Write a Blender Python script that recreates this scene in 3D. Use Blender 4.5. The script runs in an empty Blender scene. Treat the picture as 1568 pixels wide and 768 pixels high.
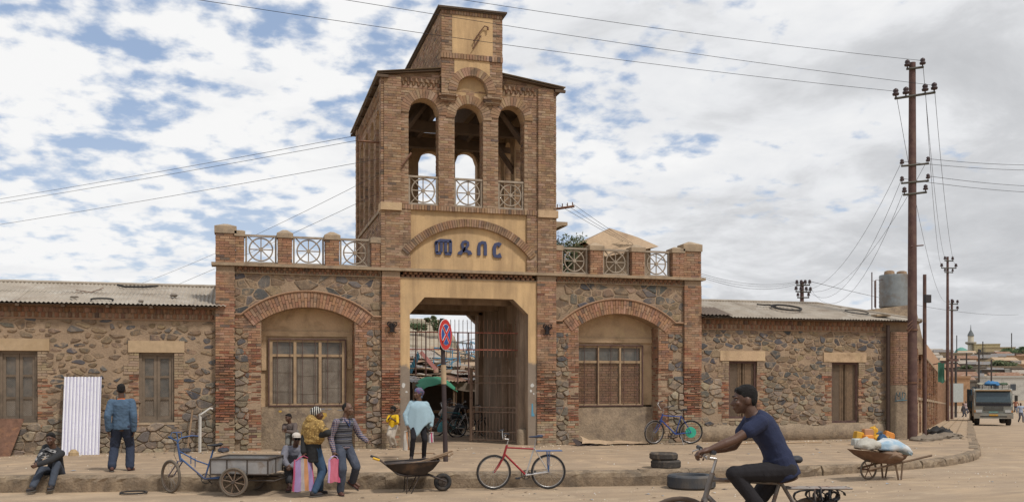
import bpy, bmesh, math, random
from math import sin, cos, pi, radians, sqrt, atan2
from mathutils import Vector, Matrix
import numpy as np
R = random.Random(7)
S = bpy.context.scene
COL = S.collection

# ---------------------------------------------------------------- camera
CAMZ = 2.05
YAW = radians(15.8)
cam = bpy.data.cameras.new('camera'); co = bpy.data.objects.new('camera', cam); COL.objects.link(co)
co.location = (0, 0, CAMZ); co.rotation_euler = (radians(90), 0, -YAW)
cam.sensor_width = 36; cam.lens = 36*1459/1568; cam.shift_y = 200/1568
cam.clip_start = .1; cam.clip_end = 6000
S.camera = co

# ---------------------------------------------------------------- sky, sun, exposure
SUN_EL, SUN_AZ = 56, 148      # azimuth clockwise from +Y: behind and to the right of the camera
W = bpy.data.worlds.new('World'); S.world = W; W.use_nodes = True
nt = W.node_tree; N = nt.nodes; L = nt.links; N.clear()
def nd(nt, t, **k):
    n = nt.nodes.new(t)
    for a, v in k.items(): setattr(n, a, v)
    return n
def mth(nt, op, a, b=None, c=None, clamp=False):
    n = nt.nodes.new('ShaderNodeMath'); n.operation = op; n.use_clamp = clamp
    for i, v in enumerate((a, b, c)):
        if v is None: continue
        if isinstance(v, (int, float)): n.inputs[i].default_value = v
        else: nt.links.new(v, n.inputs[i])
    return n.outputs[0]
def ramp(nt, src, stops, interp='LINEAR'):
    n = nt.nodes.new('ShaderNodeValToRGB'); n.color_ramp.interpolation = interp
    el = n.color_ramp.elements
    while len(el) < len(stops): el.new(.5)
    for e, (p, c) in zip(el, stops):
        e.position = p
        e.color = (c, c, c, 1) if isinstance(c, (int, float)) else (*c, 1)
    nt.links.new(src, n.inputs[0]); return n.outputs[0]
def noise(nt, vec, scale, detail=4, rough=.55, dist=0, out=0):
    n = nt.nodes.new('ShaderNodeTexNoise'); n.inputs['Scale'].default_value = scale
    n.inputs['Detail'].default_value = detail; n.inputs['Roughness'].default_value = rough
    n.inputs['Distortion'].default_value = dist
    if vec is not None: nt.links.new(vec, n.inputs['Vector'])
    return n.outputs[out]
def mixc(nt, fac, a, b, mode='MIX'):
    n = nt.nodes.new('ShaderNodeMix'); n.data_type = 'RGBA'; n.blend_type = mode
    for i, v in ((0, fac), (6, a), (7, b)):
        if isinstance(v, (int, float)): n.inputs[i].default_value = v if i == 0 else (v, v, v, 1)
        elif isinstance(v, tuple): n.inputs[i].default_value = (*v[:3], 1)
        else: nt.links.new(v, n.inputs[i])
    return n.outputs[2]
sky = nd(nt, 'ShaderNodeTexSky', sky_type='NISHITA', sun_disc=False, sun_elevation=radians(SUN_EL), sun_rotation=radians(SUN_AZ))
sky.altitude = 2300; sky.air_density = 1.0; sky.dust_density = .6; sky.ozone_density = 1.5
tc = nd(nt, 'ShaderNodeTexCoord'); sp = nd(nt, 'ShaderNodeSeparateXYZ'); L.new(tc.outputs['Generated'], sp.inputs[0])
zc = mth(nt, 'MAXIMUM', sp.outputs[2], 0.0)
den = mth(nt, 'ADD', zc, .24)
px = mth(nt, 'DIVIDE', sp.outputs[0], den); py = mth(nt, 'DIVIDE', sp.outputs[1], den)
cv = nd(nt, 'ShaderNodeCombineXYZ'); L.new(px, cv.inputs[0]); L.new(py, cv.inputs[1]); cv.inputs[2].default_value = 3.3
cl = cv.outputs[0]
n1 = mth(nt, 'MULTIPLY_ADD', noise(nt, cl, 15.5, 5, .52, .1), .68, mth(nt, 'MULTIPLY', noise(nt, cl, 6.5, 4, .5), .34))          # puffs
n2 = noise(nt, cl, 3.2, 3, .5)                 # large patches
# the cloud bank thickens towards the east (right of the view)
east = mth(nt, 'MULTIPLY_ADD', sp.outputs[0], .962, mth(nt, 'MULTIPLY', sp.outputs[1], -.272))
bank = mth(nt, 'MULTIPLY_ADD', east, .62, -.04)
cov = mth(nt, 'ADD', mth(nt, 'ADD', n1, mth(nt, 'MULTIPLY', mth(nt, 'SUBTRACT', n2, .5), .55)), mth(nt, 'MAXIMUM', bank, -.02))
mask = ramp(nt, cov, [(.37, 0), (.555, 1)], 'EASE')
n3 = noise(nt, cl, 3.0, 6, .6, .3)
grey = mth(nt, 'ADD', n3, mth(nt, 'MULTIPLY', mth(nt, 'SUBTRACT', mth(nt, 'MULTIPLY', east, .9), .12), .55))
low = mth(nt, 'MULTIPLY', mth(nt, 'SUBTRACT', .30, zc), .35)
grey = mth(nt, 'ADD', grey, mth(nt, 'MAXIMUM', low, 0))
ccol = ramp(nt, grey, [(.34, (8.9, 8.9, 8.9)), (.56, (7.7, 7.8, 8.0)), (.70, (6.1, 6.2, 6.4)), (.85, (5.3, 5.4, 5.6))])
skyb = mixc(nt, .55, mixc(nt, 1.0, sky.outputs[0], (1.2, 1.1, 1.0), 'MULTIPLY'), (4.4, 5.7, 8.0))
hz = ramp(nt, zc, [(.0, .85), (.10, .45), (.28, .0)])
skyb = mixc(nt, hz, skyb, (6.3, 6.7, 7.2))
fin = mixc(nt, mask, skyb, ccol)
bg = nd(nt, 'ShaderNodeBackground'); bg.inputs['Strength'].default_value = .105
L.new(fin, bg.inputs[0]); wo = nd(nt, 'ShaderNodeOutputWorld'); L.new(bg.outputs[0], wo.inputs[0])
sd = bpy.data.lights.new('sun', 'SUN'); sd.energy = 2.8; sd.angle = radians(6); sd.color = (1, .965, .92)
so = bpy.data.objects.new('sun', sd); COL.objects.link(so)
az, el = radians(SUN_AZ), radians(SUN_EL)
tosun = Vector((sin(az)*cos(el), cos(az)*cos(el), sin(el)))
so.rotation_euler = tosun.to_track_quat('Z', 'Y').to_euler()
S.view_settings.view_transform = 'Standard'; S.view_settings.look = 'None'
S.view_settings.exposure = 0.0; S.view_settings.gamma = 1
S.render.engine = 'CYCLES'
S.cycles.max_bounces = 6; S.cycles.use_denoising = True

# ---------------------------------------------------------------- helpers: tags and mesh builder
def tag(o, label=None, cat=None, group=None, kind=None):
    if label: o['label'] = label
    if cat: o['category'] = cat
    if group: o['group'] = group
    if kind: o['kind'] = kind
    return o
def empty(name, loc=(0, 0, 0), rz=0, label=None, cat=None, group=None, kind=None):
    o = bpy.data.objects.new(name, None); COL.objects.link(o)
    o.location = loc; o.rotation_euler = (0, 0, rz); o.empty_display_size = .2
    return tag(o, label, cat, group, kind)
def copy_tree(o, parent=None):
    c = o.copy(); COL.objects.link(c); c.parent = parent
    if parent is not None: c.matrix_parent_inverse = o.matrix_parent_inverse
    for ch in o.children: copy_tree(ch, c)
    return c
class MB:
    def __init__(s): s.v = []; s.f = []; s.c = []; s.m = []; s.sm = []
    def add(s, vs, fs, col=(1, 1, 1), mat=0, smooth=False):
        b = len(s.v); s.v += [tuple(v) for v in vs]
        for f in fs: s.f.append(tuple(i+b for i in f)); s.c.append(col); s.m.append(mat); s.sm.append(smooth)
        return s
    def box(s, x0, x1, y0, y1, z0, z1, col=(1, 1, 1), mat=0, M=None):
        vs = [Vector(p) for p in ((x0,y0,z0),(x1,y0,z0),(x1,y1,z0),(x0,y1,z0),(x0,y0,z1),(x1,y0,z1),(x1,y1,z1),(x0,y1,z1))]
        if M is not None: vs = [M @ v for v in vs]
        return s.add(vs, [(0,3,2,1),(4,5,6,7),(0,1,5,4),(1,2,6,5),(2,3,7,6),(3,0,4,7)], col, mat)
    def tube(s, p0, p1, r0, r1=None, n=8, col=(1, 1, 1), mat=0, cap=True):
        return s.path([p0, p1], [r0, r0 if r1 is None else r1], n, col, mat, cap)
    def path(s, pts, r, n=8, col=(1, 1, 1), mat=0, cap=True, closed=False):
        pts = [Vector(p) for p in pts]; m = len(pts)
        rs = r if isinstance(r, (list, tuple)) else [r]*m
        prev = None; rings = []
        for i, p in enumerate(pts):
            if closed: t = pts[(i+1) % m]-pts[i-1]
            else: t = pts[min(i+1, m-1)]-pts[max(i-1, 0)]
            if t.length < 1e-9: t = Vector((0, 0, 1))
            t.normalize()
            if prev is None:
                a = Vector((0, 0, 1)) if abs(t.z) < .9 else Vector((1, 0, 0)); nrm = t.cross(a).normalized()
            else:
                nrm = (prev-t*prev.dot(t))
                if nrm.length < 1e-6: nrm = t.orthogonal()
                nrm.normalize()
            prev = nrm; bn = t.cross(nrm)
            rings.append([p+(nrm*cos(2*pi*k/n)+bn*sin(2*pi*k/n))*rs[i] for k in range(n)])
        vs = [v for rg in rings for v in rg]; fs = []
        for i in range(m if closed else m-1):
            j = (i+1) % m
            for k in range(n):
                k2 = (k+1) % n; fs.append((i*n+k, i*n+k2, j*n+k2, j*n+k))
        s.add(vs, fs, col, mat, n > 5)
        if cap and not closed:
            s.add(rings[0], [tuple(range(n))[::-1]], col, mat); s.add(rings[-1], [tuple(range(n))], col, mat)
        return s
    def torus(s, c, U, V, Rr, r, n=28, k=8, col=(1, 1, 1), mat=0, sx=1):
        c = Vector(c); U = Vector(U); V = Vector(V)
        return s.path([c+U*Rr*cos(2*pi*i/n)+V*Rr*sin(2*pi*i/n) for i in range(n)], r, k, col, mat, closed=True)
    def loft(s, rings, col=(1, 1, 1), mat=0, cap=True, closed=True, smooth=True):
        n = len(rings[0]); vs = [v for rg in rings for v in rg]; fs = []
        for i in range(len(rings)-1):
            for k in range(n if closed else n-1):
                k2 = (k+1) % n; fs.append((i*n+k, i*n+k2, (i+1)*n+k2, (i+1)*n+k))
        s.add(vs, fs, col, mat, smooth)
        if cap: s.add(rings[0], [tuple(range(n))[::-1]], col, mat); s.add(rings[-1], [tuple(range(n))], col, mat)
        return s
    def sheet(s, fn, nu, nv, col=(1, 1, 1), mat=0, smooth=False):
        vs = [fn(i/nu, j/nv) for j in range(nv+1) for i in range(nu+1)]
        fs = [(j*(nu+1)+i, j*(nu+1)+i+1, (j+1)*(nu+1)+i+1, (j+1)*(nu+1)+i) for j in range(nv) for i in range(nu)]
        return s.add(vs, fs, col, mat, smooth)
    def corr(s, p0, U, V, lu, lv, amp=.02, per=.12, th=0, col=(1, 1, 1), mat=0, rag=0, nv=2, sag=0):
        """corrugated sheet: waves across U, running along V"""
        p0 = Vector(p0); U = Vector(U).normalized(); V = Vector(V).normalized(); Nn = U.cross(V).normalized()
        n = max(4, int(lu/per*4)); e0 = {}; 
        for i in range(n+1): e0[i//4] = e0.get(i//4, R.uniform(-rag, rag))
        def fn(a, b):
            i = round(a*n); ph = [0, 1, 0, -1][i % 4]
            return p0+U*(a*lu)+V*(b*lv+(e0[i//4] if b < .01 else 0))+Nn*(amp*ph-sag*sin(pi*b))
        return s.sheet(fn, n, nv, col, mat, True)
    def build(s, name, mats, parent=None, loc=None, smooth=None, world=True):
        me = bpy.data.meshes.new(name); me.from_pydata(s.v, [], s.f)
        if not isinstance(mats, (list, tuple)): mats = [mats]
        for m in mats: me.materials.append(m)
        me.polygons.foreach_set('material_index', s.m)
        me.polygons.foreach_set('use_smooth', s.sm if smooth is None else [smooth]*len(s.f))
        a = me.color_attributes.new('Col', 'FLOAT_COLOR', 'CORNER')
        buf = []
        for f, c in zip(s.f, s.c): buf += [c[0], c[1], c[2], 1.0]*len(f)
        a.data.foreach_set('color', buf)
        me.update()
        o = bpy.data.objects.new(name, me); COL.objects.link(o)
        if loc is not None: o.location = loc
        if parent is not None:
            o.parent = parent
            if world: o.matrix_parent_inverse = parent.matrix_basis.inverted()
        return o
def merge_smooth(o):
    bm = bmesh.new(); bm.from_mesh(o.data); bmesh.ops.remove_doubles(bm, verts=bm.verts, dist=1e-5); bm.to_mesh(o.data); bm.free()

# ---------------------------------------------------------------- materials
MATS = {}
def mat(name, col=(.5, .5, .5), rough=.85, metal=0, attr=False, var=.25, sc=8, bump=.3, bsc=40, dirt=None, dsc=1.2, dlo=.5, dhi=.7, spec=.3, coord='Object', fine=0, extra=None, mort=None):
    """colour x large noise, optional second 'dirt' colour in blotches, fine relief by bump"""
    m = bpy.data.materials.new(name); m.use_nodes = True; t = m.node_tree; b = t.nodes['Principled BSDF']
    g = t.nodes.new('ShaderNodeNewGeometry') if coord == 'World' else t.nodes.new('ShaderNodeTexCoord')
    v = g.outputs['Position'] if coord == 'World' else g.outputs['Object']
    if attr:
        at = t.nodes.new('ShaderNodeAttribute'); at.attribute_name = 'Col'; c = mixc(t, 1, at.outputs['Color'], tuple(col), 'MULTIPLY')
    else: c = tuple(col)
    n1 = noise(t, v, sc, 5, .6)
    f = ramp(t, n1, [(.25, 1-var), (.75, 1+var)])
    c = mixc(t, 1, c, f, 'MULTIPLY')
    if fine:
        n4 = noise(t, v, bsc*1.5, 3, .7); c = mixc(t, 1, c, ramp(t, n4, [(.3, 1-fine), (.7, 1+fine)]), 'MULTIPLY')
    if dirt:
        for k, d in enumerate(dirt if isinstance(dirt, list) else [dirt]):
            mp = t.nodes.new('ShaderNodeMapping'); mp.inputs['Location'].default_value = (k*7.3, k*3.1, k*5.7); t.links.new(v, mp.inputs[0])
            n2 = noise(t, mp.outputs[0], dsc*(1+k*.9), 7, .62, .3); c = mixc(t, ramp(t, n2, [(dlo, 0), (dhi, 1)]), c, d)
    if extra: c = extra(t, v, c)
    t.links.new(c, b.inputs['Base Color'])
    b.inputs['Roughness'].default_value = rough; b.inputs['Metallic'].default_value = metal
    b.inputs['Specular IOR Level'].default_value = spec
    if bump:
        n3 = noise(t, v, bsc, 5, .65); bu = t.nodes.new('ShaderNodeBump'); bu.inputs['Strength'].default_value = bump; bu.inputs['Distance'].default_value = .02
        t.links.new(n3, bu.inputs['Height']); t.links.new(bu.outputs[0], b.inputs['Normal'])
    MATS[name] = m; return m
def zmask(t, v, z0, z1, nsc=1.5, amp=.8):
    """1 below z0, 0 above z1, with a ragged edge"""
    sp = t.nodes.new('ShaderNodeSeparateXYZ'); t.links.new(v, sp.inputs[0])
    n = noise(t, v, nsc, 6, .6)
    zz = mth(t, 'ADD', sp.outputs[2], mth(t, 'MULTIPLY', mth(t, 'SUBTRACT', n, .5), amp))
    mr = t.nodes.new('ShaderNodeMapRange'); t.links.new(zz, mr.inputs[0]); mr.inputs[1].default_value = z0; mr.inputs[2].default_value = z1
    mr.inputs[3].default_value = 1; mr.inputs[4].default_value = 0; return mr.outputs[0]
def streak(t, v, sx=5, lo=.5, hi=.72):
    mp = t.nodes.new('ShaderNodeMapping'); mp.inputs['Scale'].default_value = (sx, sx, .5); t.links.new(v, mp.inputs[0])
    return ramp(t, noise(t, mp.outputs[0], 1, 6, .65), [(lo, 0), (hi, 1)])

M_brick = mat('brick', (.93, .97, .97), .93, attr=True, var=.12, sc=3, bump=.5, bsc=60, fine=.22, dirt=[(.33,.23,.145), (.12,.08,.055), (.10,.075,.06)], dsc=1.3, dlo=.53, dhi=.80, coord='World')
M_stone = mat('stone', (1, 1, 1), .9, attr=True, var=.2, sc=6, bump=.7, bsc=34, fine=.25, dirt=[(.40,.28,.175), (.11,.095,.08)], dsc=5, dlo=.52, dhi=.72, coord='World')
def mort_extra(t, v, c):
    c = mixc(t, mth(t, 'MULTIPLY', zmask(t, v, .5, 1.5), .55), c, (.22, .17, .12))
    return mixc(t, mth(t, 'MULTIPLY', streak(t, v, 3), .35), c, (.21, .15, .10))
M_mortar = mat('mortar', (.32, .228, .15), .95, var=.2, sc=2.5, bump=.8, bsc=22, fine=.15, coord='World', extra=mort_extra)
def ochre_extra(t, v, c):
    peel = zmask(t, v, 2.55, 2.62, 1.3, 1.3)
    c = mixc(t, mth(t, 'MULTIPLY', streak(t, v, 4, .45, .70), .6), c, (.28, .18, .10))
    c = mixc(t, peel, c, mixc(t, noise(t, v, 5, 6, .7), (.17, .13, .10), (.30, .24, .18)))
    return c
M_ochre = mat('ochre_plaster', (.54, .365, .19), .9, var=.16, sc=1.3, bump=.3, bsc=30, fine=.05, dirt=[(.42,.29,.16)], dsc=1.1, dlo=.5, dhi=.75, coord='World', extra=ochre_extra)
M_tan = mat('tan_plaster', (.48, .335, .205), .92, var=.18, sc=1.8, bump=.5, bsc=25, fine=.1, dirt=[(.26,.175,.10), (.52,.38,.22)], dsc=1.6, dlo=.5, dhi=.72, coord='World')
M_dado = mat('dado_plaster', (.27, .205, .14), .95, var=.25, sc=1.7, bump=1, bsc=16, fine=.2, dirt=[(.16,.12,.09), (.36,.27,.18)], dsc=2.2, dlo=.5, dhi=.7, coord='World')
M_pass = mat('passage_plaster', (.37, .275, .195), .93, var=.25, sc=1.2, bump=.4, bsc=20, fine=.1, coord='World', extra=lambda t, v, c: mixc(t, mth(t, 'MULTIPLY', streak(t, v, 3.5, .42, .66), .7), c, (.13, .09, .062)))
M_dark = mat('dark_interior', (.15, .11, .08), .95, var=.4, sc=1.5, bump=.3, bsc=20, coord='World')  # mottled dark brown for roof beams, window backs and hut doors
M_cap = mat('weathered_concrete', (.36, .27, .18), .92, var=.2, sc=4, bump=.5, bsc=40, fine=.15, dirt=[(.20,.16,.12)], dsc=3, dlo=.5, dhi=.75, coord='World')
M_rail = mat('rail_concrete', (.33, .27, .205), .88, var=.22, sc=7, bump=.4, bsc=50, fine=.1, dirt=[(.20,.13,.08)], dsc=5, dlo=.55, dhi=.8, coord='World')
M_cornice = mat('cornice', (.33, .245, .16), .9, var=.2, sc=4, bump=.3, bsc=40, dirt=[(.16,.12,.09)], dsc=3, dlo=.5, dhi=.75, coord='World')
M_roof = mat('roof_sheet', (.33, .28, .22), .75, .0, var=.15, sc=2, bump=.15, bsc=60, dirt=[(.22,.17,.125), (.42,.38,.32)], dsc=1.2, dlo=.5, dhi=.75, coord='World')
M_rust = mat('rusty_iron', (.16, .085, .055), .8, .2, var=.35, sc=9, bump=.4, bsc=60, dirt=[(.26,.13,.07)], dsc=6, dlo=.5, dhi=.7)
M_brown = mat('brown_iron', (.115, .065, .055), .7, .2, var=.25, sc=6, bump=.3, bsc=50, dirt=[(.17,.11,.08)], dsc=3, dlo=.5, dhi=.75)
M_red = mat('red_lead_iron', (.30, .095, .065), .75, .1, var=.3, sc=9, bump=.3, bsc=60)
M_wood = mat('weathered_wood', (.25, .165, .10), .88, var=.3, sc=12, bump=.5, bsc=45, fine=.15, dirt=[(.14,.10,.07)], dsc=5, dlo=.5, dhi=.75)
M_shut = mat('grey_shutter', (.22, .19, .155), .85, var=.3, sc=3, bump=.4, bsc=30, fine=.15, dirt=[(.12,.095,.075)], dsc=2.4, dlo=.48, dhi=.72, coord='World')
M_wire = mat('wire', (.03, .03, .035), .6, .4, bump=0)
M_netw = mat('wire_mesh', (.20, .14, .09), .75, .3, bump=0)
M_black = mat('black_rubber', (.028, .027, .027), .8, var=.3, sc=20, bump=.3, bsc=80, dirt=[(.10,.075,.055)], dsc=6, dlo=.52, dhi=.75)
M_glassd = mat('dusty_glass', (.10, .105, .10), .25, var=.3, sc=4, bump=.1, bsc=20, dirt=[(.24,.20,.16)], dsc=3, dlo=.45, dhi=.75, coord='World', spec=.5)
M_letter = mat('navy_letter_paint', (.052, .062, .125), .6, var=.15, sc=12, bump=.1)
M_white = mat('white_paint', (.75, .74, .70), .6, var=.1, bump=.05)
def flat(name, col, rough=.7, metal=0, **k): return MATS.get(name) or mat(name, col, rough, metal, **dict(dict(var=.15, sc=8, bump=.15, bsc=50), **k))

# ---------------------------------------------------------------- masonry generators
class Fr:
    """a wall frame: u runs along the wall, z is up, p sticks out of the face"""
    def __init__(s, o, U, Nn, dz=0): s.o = Vector(o); s.U = Vector(U); s.N = Vector(Nn); s.dz = dz
    def p(s, u, z, p=0): return s.o+s.U*u+s.N*p+Vector((0, 0, z+s.dz*u))
class Sink:
    def __init__(s): s.d = {'brick': [], 'stone': []}
    def put(s, kind, vs, fs, col, size):
        c = vs[0]; d2 = c[0]**2+c[1]**2+(c[2]-2)**2
        if kind == 'brick': size *= R.uniform(.98, 1.02)
        s.d[kind].append((size/d2, vs, fs, col))
    def flush(s, parent, limit=300):
        for kind, lst in s.d.items():
            if not lst: continue
            lst.sort(key=lambda r: -r[0]); m = M_brick if kind == 'brick' else M_stone
            for r in lst[:limit]:
                MB().add(r[1], r[2], r[3]).build(kind, m, parent)
            if lst[limit:]:
                mb = MB()
                for r in lst[limit:]: mb.add(r[1], r[2], r[3])
                tag(mb.build('brickwork' if kind == 'brick' else 'stonework', m, parent), kind='stuff')
def vary(c, a=.15): 
    k = 1+R.uniform(-a, a); return (c[0]*k, c[1]*k*(1+R.uniform(-.05, .05)), c[2]*k*(1+R.uniform(-.08, .08)))
def pick(opts):
    t = R.uniform(0, sum(o[0] for o in opts))
    for w, c in opts:
        t -= w
        if t <= 0: return c
    return opts[-1][1]
def brick_pal(x=0, z=0, red=0):
    if R.random() < red: return vary(pick([(5, (.265, .10, .055)), (3, (.205, .082, .05)), (2, (.32, .15, .085)), (2, (.15, .075, .052))]), .2)
    return vary(pick([(7, (.36, .188, .112)), (5, (.32, .16, .092)), (3, (.40, .235, .148)), (1.2, (.25, .14, .092)), (.4, (.16, .11, .085))]), .09)
def tower_pal(x=0, z=0, red=0):
    return vary(pick([(6, (.335, .200, .122)), (5, (.305, .172, .102)), (3, (.385, .25, .162)), (1.6, (.24, .145, .095)), (.4, (.15, .105, .08))]), .09)
def bricks(sk, F, x0, x1, z0, z1, proud=.02, skip=None, pal=brick_pal, erode=None, w=.235, h=.0665, j=.011, edge=None, back=-.03, body=None):
    nr = int(round((z1-z0)/h)); h = (z1-z0)/nr
    for r in range(nr):
        za = z0+r*h; zb = za+h-j; a0, a1 = x0, x1
        if edge: a0, a1 = edge(r, x0, x1)
        x = a0-(w/2 if r % 2 else 0)-(R.uniform(0, .03))
        while x < a1-.03:
            xa = max(x, a0); xb = min(x+w-j, a1); x += w
            if xb-xa < .035: continue
            cx, cz = (xa+xb)/2, (za+zb)/2
            if skip:
                if skip(cx, cz): continue
                if skip(xa, cz):
                    lo_, hi_ = xa, cx
                    for _ in range(6):
                        m_ = (lo_+hi_)/2
                        if skip(m_, cz): lo_ = m_
                        else: hi_ = m_
                    xa = hi_
                if skip(xb, cz):
                    lo_, hi_ = cx, xb
                    for _ in range(6):
                        m_ = (lo_+hi_)/2
                        if skip(m_, cz): hi_ = m_
                        else: lo_ = m_
                    xb = lo_
                if xb-xa < .03: continue
            e = erode(cx, cz) if erode else 0
            pr = proud+R.uniform(-.004, .004)
            q = 0
            if e > 0:
                if R.random() < e*.12: continue
                pr += -R.uniform(0, .045)*e; q = .010*e; zb -= R.uniform(.004, .016)*e; za += R.uniform(0, .005)*e
            jit = lambda: R.uniform(-q, q) if q else 0
            P = []
            for uu, zz in ((xa, za), (xb, za), (xb, zb), (xa, zb)): P.append(F.p(uu, zz, back))
            for uu, zz in ((xa, za), (xb, za), (xb, zb), (xa, zb)): P.append(F.p(uu+jit(), zz+jit()*.7, pr+R.uniform(-.003, .003)+jit()))
            sk.put('brick', P, [(4, 5, 6, 7), (0, 1, 5, 4), (1, 2, 6, 5), (2, 3, 7, 6), (3, 0, 4, 7)], pal(cx, cz, e), (xb-xa)*(zb-za))
def soldiers(sk, F, x0, x1, z0, z1, proud, w=.075, pal=tower_pal):
    n = max(1, int((x1-x0)/w)); w = (x1-x0)/n
    for i in range(n):
        a, b = x0+i*w, x0+(i+1)*w-.011; pr = proud+R.uniform(-.006, .006)
        P = [F.p(u, z, q) for q in (-.03, pr) for u, z in ((a, z0), (b, z0), (b, z1), (a, z1))]
        sk.put('brick', P, [(4, 5, 6, 7), (0, 1, 5, 4), (1, 2, 6, 5), (2, 3, 7, 6), (3, 0, 4, 7)], pal(), (b-a)*(z1-z0))
def voussoirs(sk, F, cx, zc, R0, R1, a0, a1, proud=.035, back=-.05, w=.075, pal=brick_pal, split=True):
    n = int((a1-a0)*(R0+R1)/2/w); da = (a1-a0)/n
    for i in range(n):
        A, B = a0+i*da, a0+(i+1)*da-.011/R1; 
        Ls = [R0, R1]
        if split: Ls = [R0, R0+(R1-R0)*(.62 if i % 2 else .38), R1]
        for k in range(len(Ls)-1):
            ra, rb = Ls[k]+(.005 if k else 0), Ls[k+1]-(.006 if k < len(Ls)-2 else 0); pr = proud+R.uniform(-.006, .006)
            P = [F.p(cx+r*cos(t), zc+r*sin(t), q) for q in (back, pr) for r, t in ((ra, A), (ra, B), (rb, B), (rb, A))]
            sk.put('brick', P, [(7, 6, 5, 4), (4, 5, 1, 0), (5, 6, 2, 1), (6, 7, 3, 2), (7, 4, 0, 3)], pal(), (rb-ra)*da*ra)
def clip(poly, px, pz, nx, nz):
    out = []; n = len(poly)
    for i in range(n):
        a, b = poly[i], poly[(i+1) % n]
        da = (a[0]-px)*nx+(a[1]-pz)*nz; db = (b[0]-px)*nx+(b[1]-pz)*nz
        if da <= 0: out.append(a)
        if (da < 0) != (db < 0) and abs(da-db) > 1e-12:
            t = da/(da-db); out.append((a[0]+(b[0]-a[0])*t, a[1]+(b[1]-a[1])*t))
    return out
def stone_pal(x, z, low=0):
    if low and R.random() < low: return vary(pick([(4, (.25, .20, .145)), (3, (.20, .158, .115)), (2, (.30, .24, .172)), (1.5, (.15, .13, .108))]), .15)
    return vary(pick([(3.0, (.205, .142, .092)), (2.4, (.25, .175, .112)), (1.5, (.095, .09, .088)), (1.5, (.145, .128, .11)), (1.8, (.185, .13, .085)), (.6, (.065, .063, .065))]), .13)
def stones(sk, F, x0, x1, z0, z1, cw=.30, ch=.19, gap=.014, heavy=None, skip=None, pal=stone_pal, low=None, proud=(.004, .022), lowsize=None):
    asp = cw/ch; H = ch; rows = max(1, int(round((z1-z0)/H))); seeds = []
    for r in range(-1, rows+1):
        n = int((x1-x0)/cw)+2
        for i in range(-1, n+1):
            x = x0+(i+.5+(.5 if r % 2 else 0)+R.uniform(-.38, .38))*cw; z = z0+(r+.5+R.uniform(-.36, .36))*(z1-z0)/rows
            seeds.append((x/asp, z, r, i))
    grid = {(s[2], s[3]): s for s in seeds}
    # let some stones be bigger by dropping neighbours
    for k in [k for k in grid if R.random() < .26]: del grid[k]
    for (r, i), s in grid.items():
        cx, cz = s[0], s[1]; X = cx*asp
        if X < x0-.05 or X > x1+.05 or cz < z0-.05 or cz > z1+.05: continue
        hv = heavy(X, cz) if heavy else 0
        if hv and R.random() < hv*.22: continue
        g = gap/2+(R.uniform(0, .035)*hv)
        poly = [(x0/asp, z0), (x1/asp, z0), (x1/asp, z1), (x0/asp, z1)]
        for dr in (-2, -1, 0, 1, 2):
            for di in (-3, -2, -1, 0, 1, 2, 3):
                q = grid.get((r+dr, i+di))
                if q is None or q is s: continue
                dx, dz = q[0]-cx, q[1]-cz; d = sqrt(dx*dx+dz*dz)
                if d < 1e-6: continue
                nx, nz = dx/d, dz/d
                poly = clip(poly, cx+dx/2-nx*g, cz+dz/2-nz*g, nx, nz)
                if len(poly) < 3: break
            if len(poly) < 3: break
        if len(poly) < 3: continue
        poly = [(a*asp, b) for a, b in poly]
        A = abs(sum(poly[k][0]*poly[(k+1) % len(poly)][1]-poly[(k+1) % len(poly)][0]*poly[k][1] for k in range(len(poly))))/2
        if A < .0035: continue
        mx = sum(a for a, b in poly)/len(poly); mz = sum(b for a, b in poly)/len(poly)
        if skip and skip(mx, mz): continue
        # drop very short edges, then cut the corners once
        pp = []
        for k in range(len(poly)):
            a, b = poly[k], poly[(k+1) % len(poly)]; e = sqrt((a[0]-b[0])**2+(a[1]-b[1])**2)
            if e < .012: continue
            t = min(.26, .022/e)*R.uniform(.5, 1.3)
            pp.append((a[0]+(b[0]-a[0])*t, a[1]+(b[1]-a[1])*t)); pp.append((b[0]+(a[0]-b[0])*t, b[1]+(a[1]-b[1])*t))
        n = len(pp)
        if n < 5: continue
        lw = low(mx, mz) if low else 0
        pr = R.uniform(*proud)*(1+lw*.9); tx, tz = R.uniform(-.05, .05), R.uniform(-.07, .07)
        V = [F.p(a, b, -.05) for a, b in pp]
        V += [F.p(a, b, pr*.45) for a, b in pp]
        V += [F.p(mx+(a-mx)*.90+R.uniform(-.007, .007), mz+(b-mz)*.84+R.uniform(-.006, .006), pr+(a-mx)*tx+(b-mz)*tz+R.uniform(-.004, .004)) for a, b in pp]
        fs = [(k, (k+1) % n, n+(k+1) % n, n+k) for k in range(n)]+[(n+k, n+(k+1) % n, 2*n+(k+1) % n, 2*n+k) for k in range(n)]+[tuple(range(2*n, 3*n))]
        sk.put('stone', V, fs, pal(mx, mz, lw), A)
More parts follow.
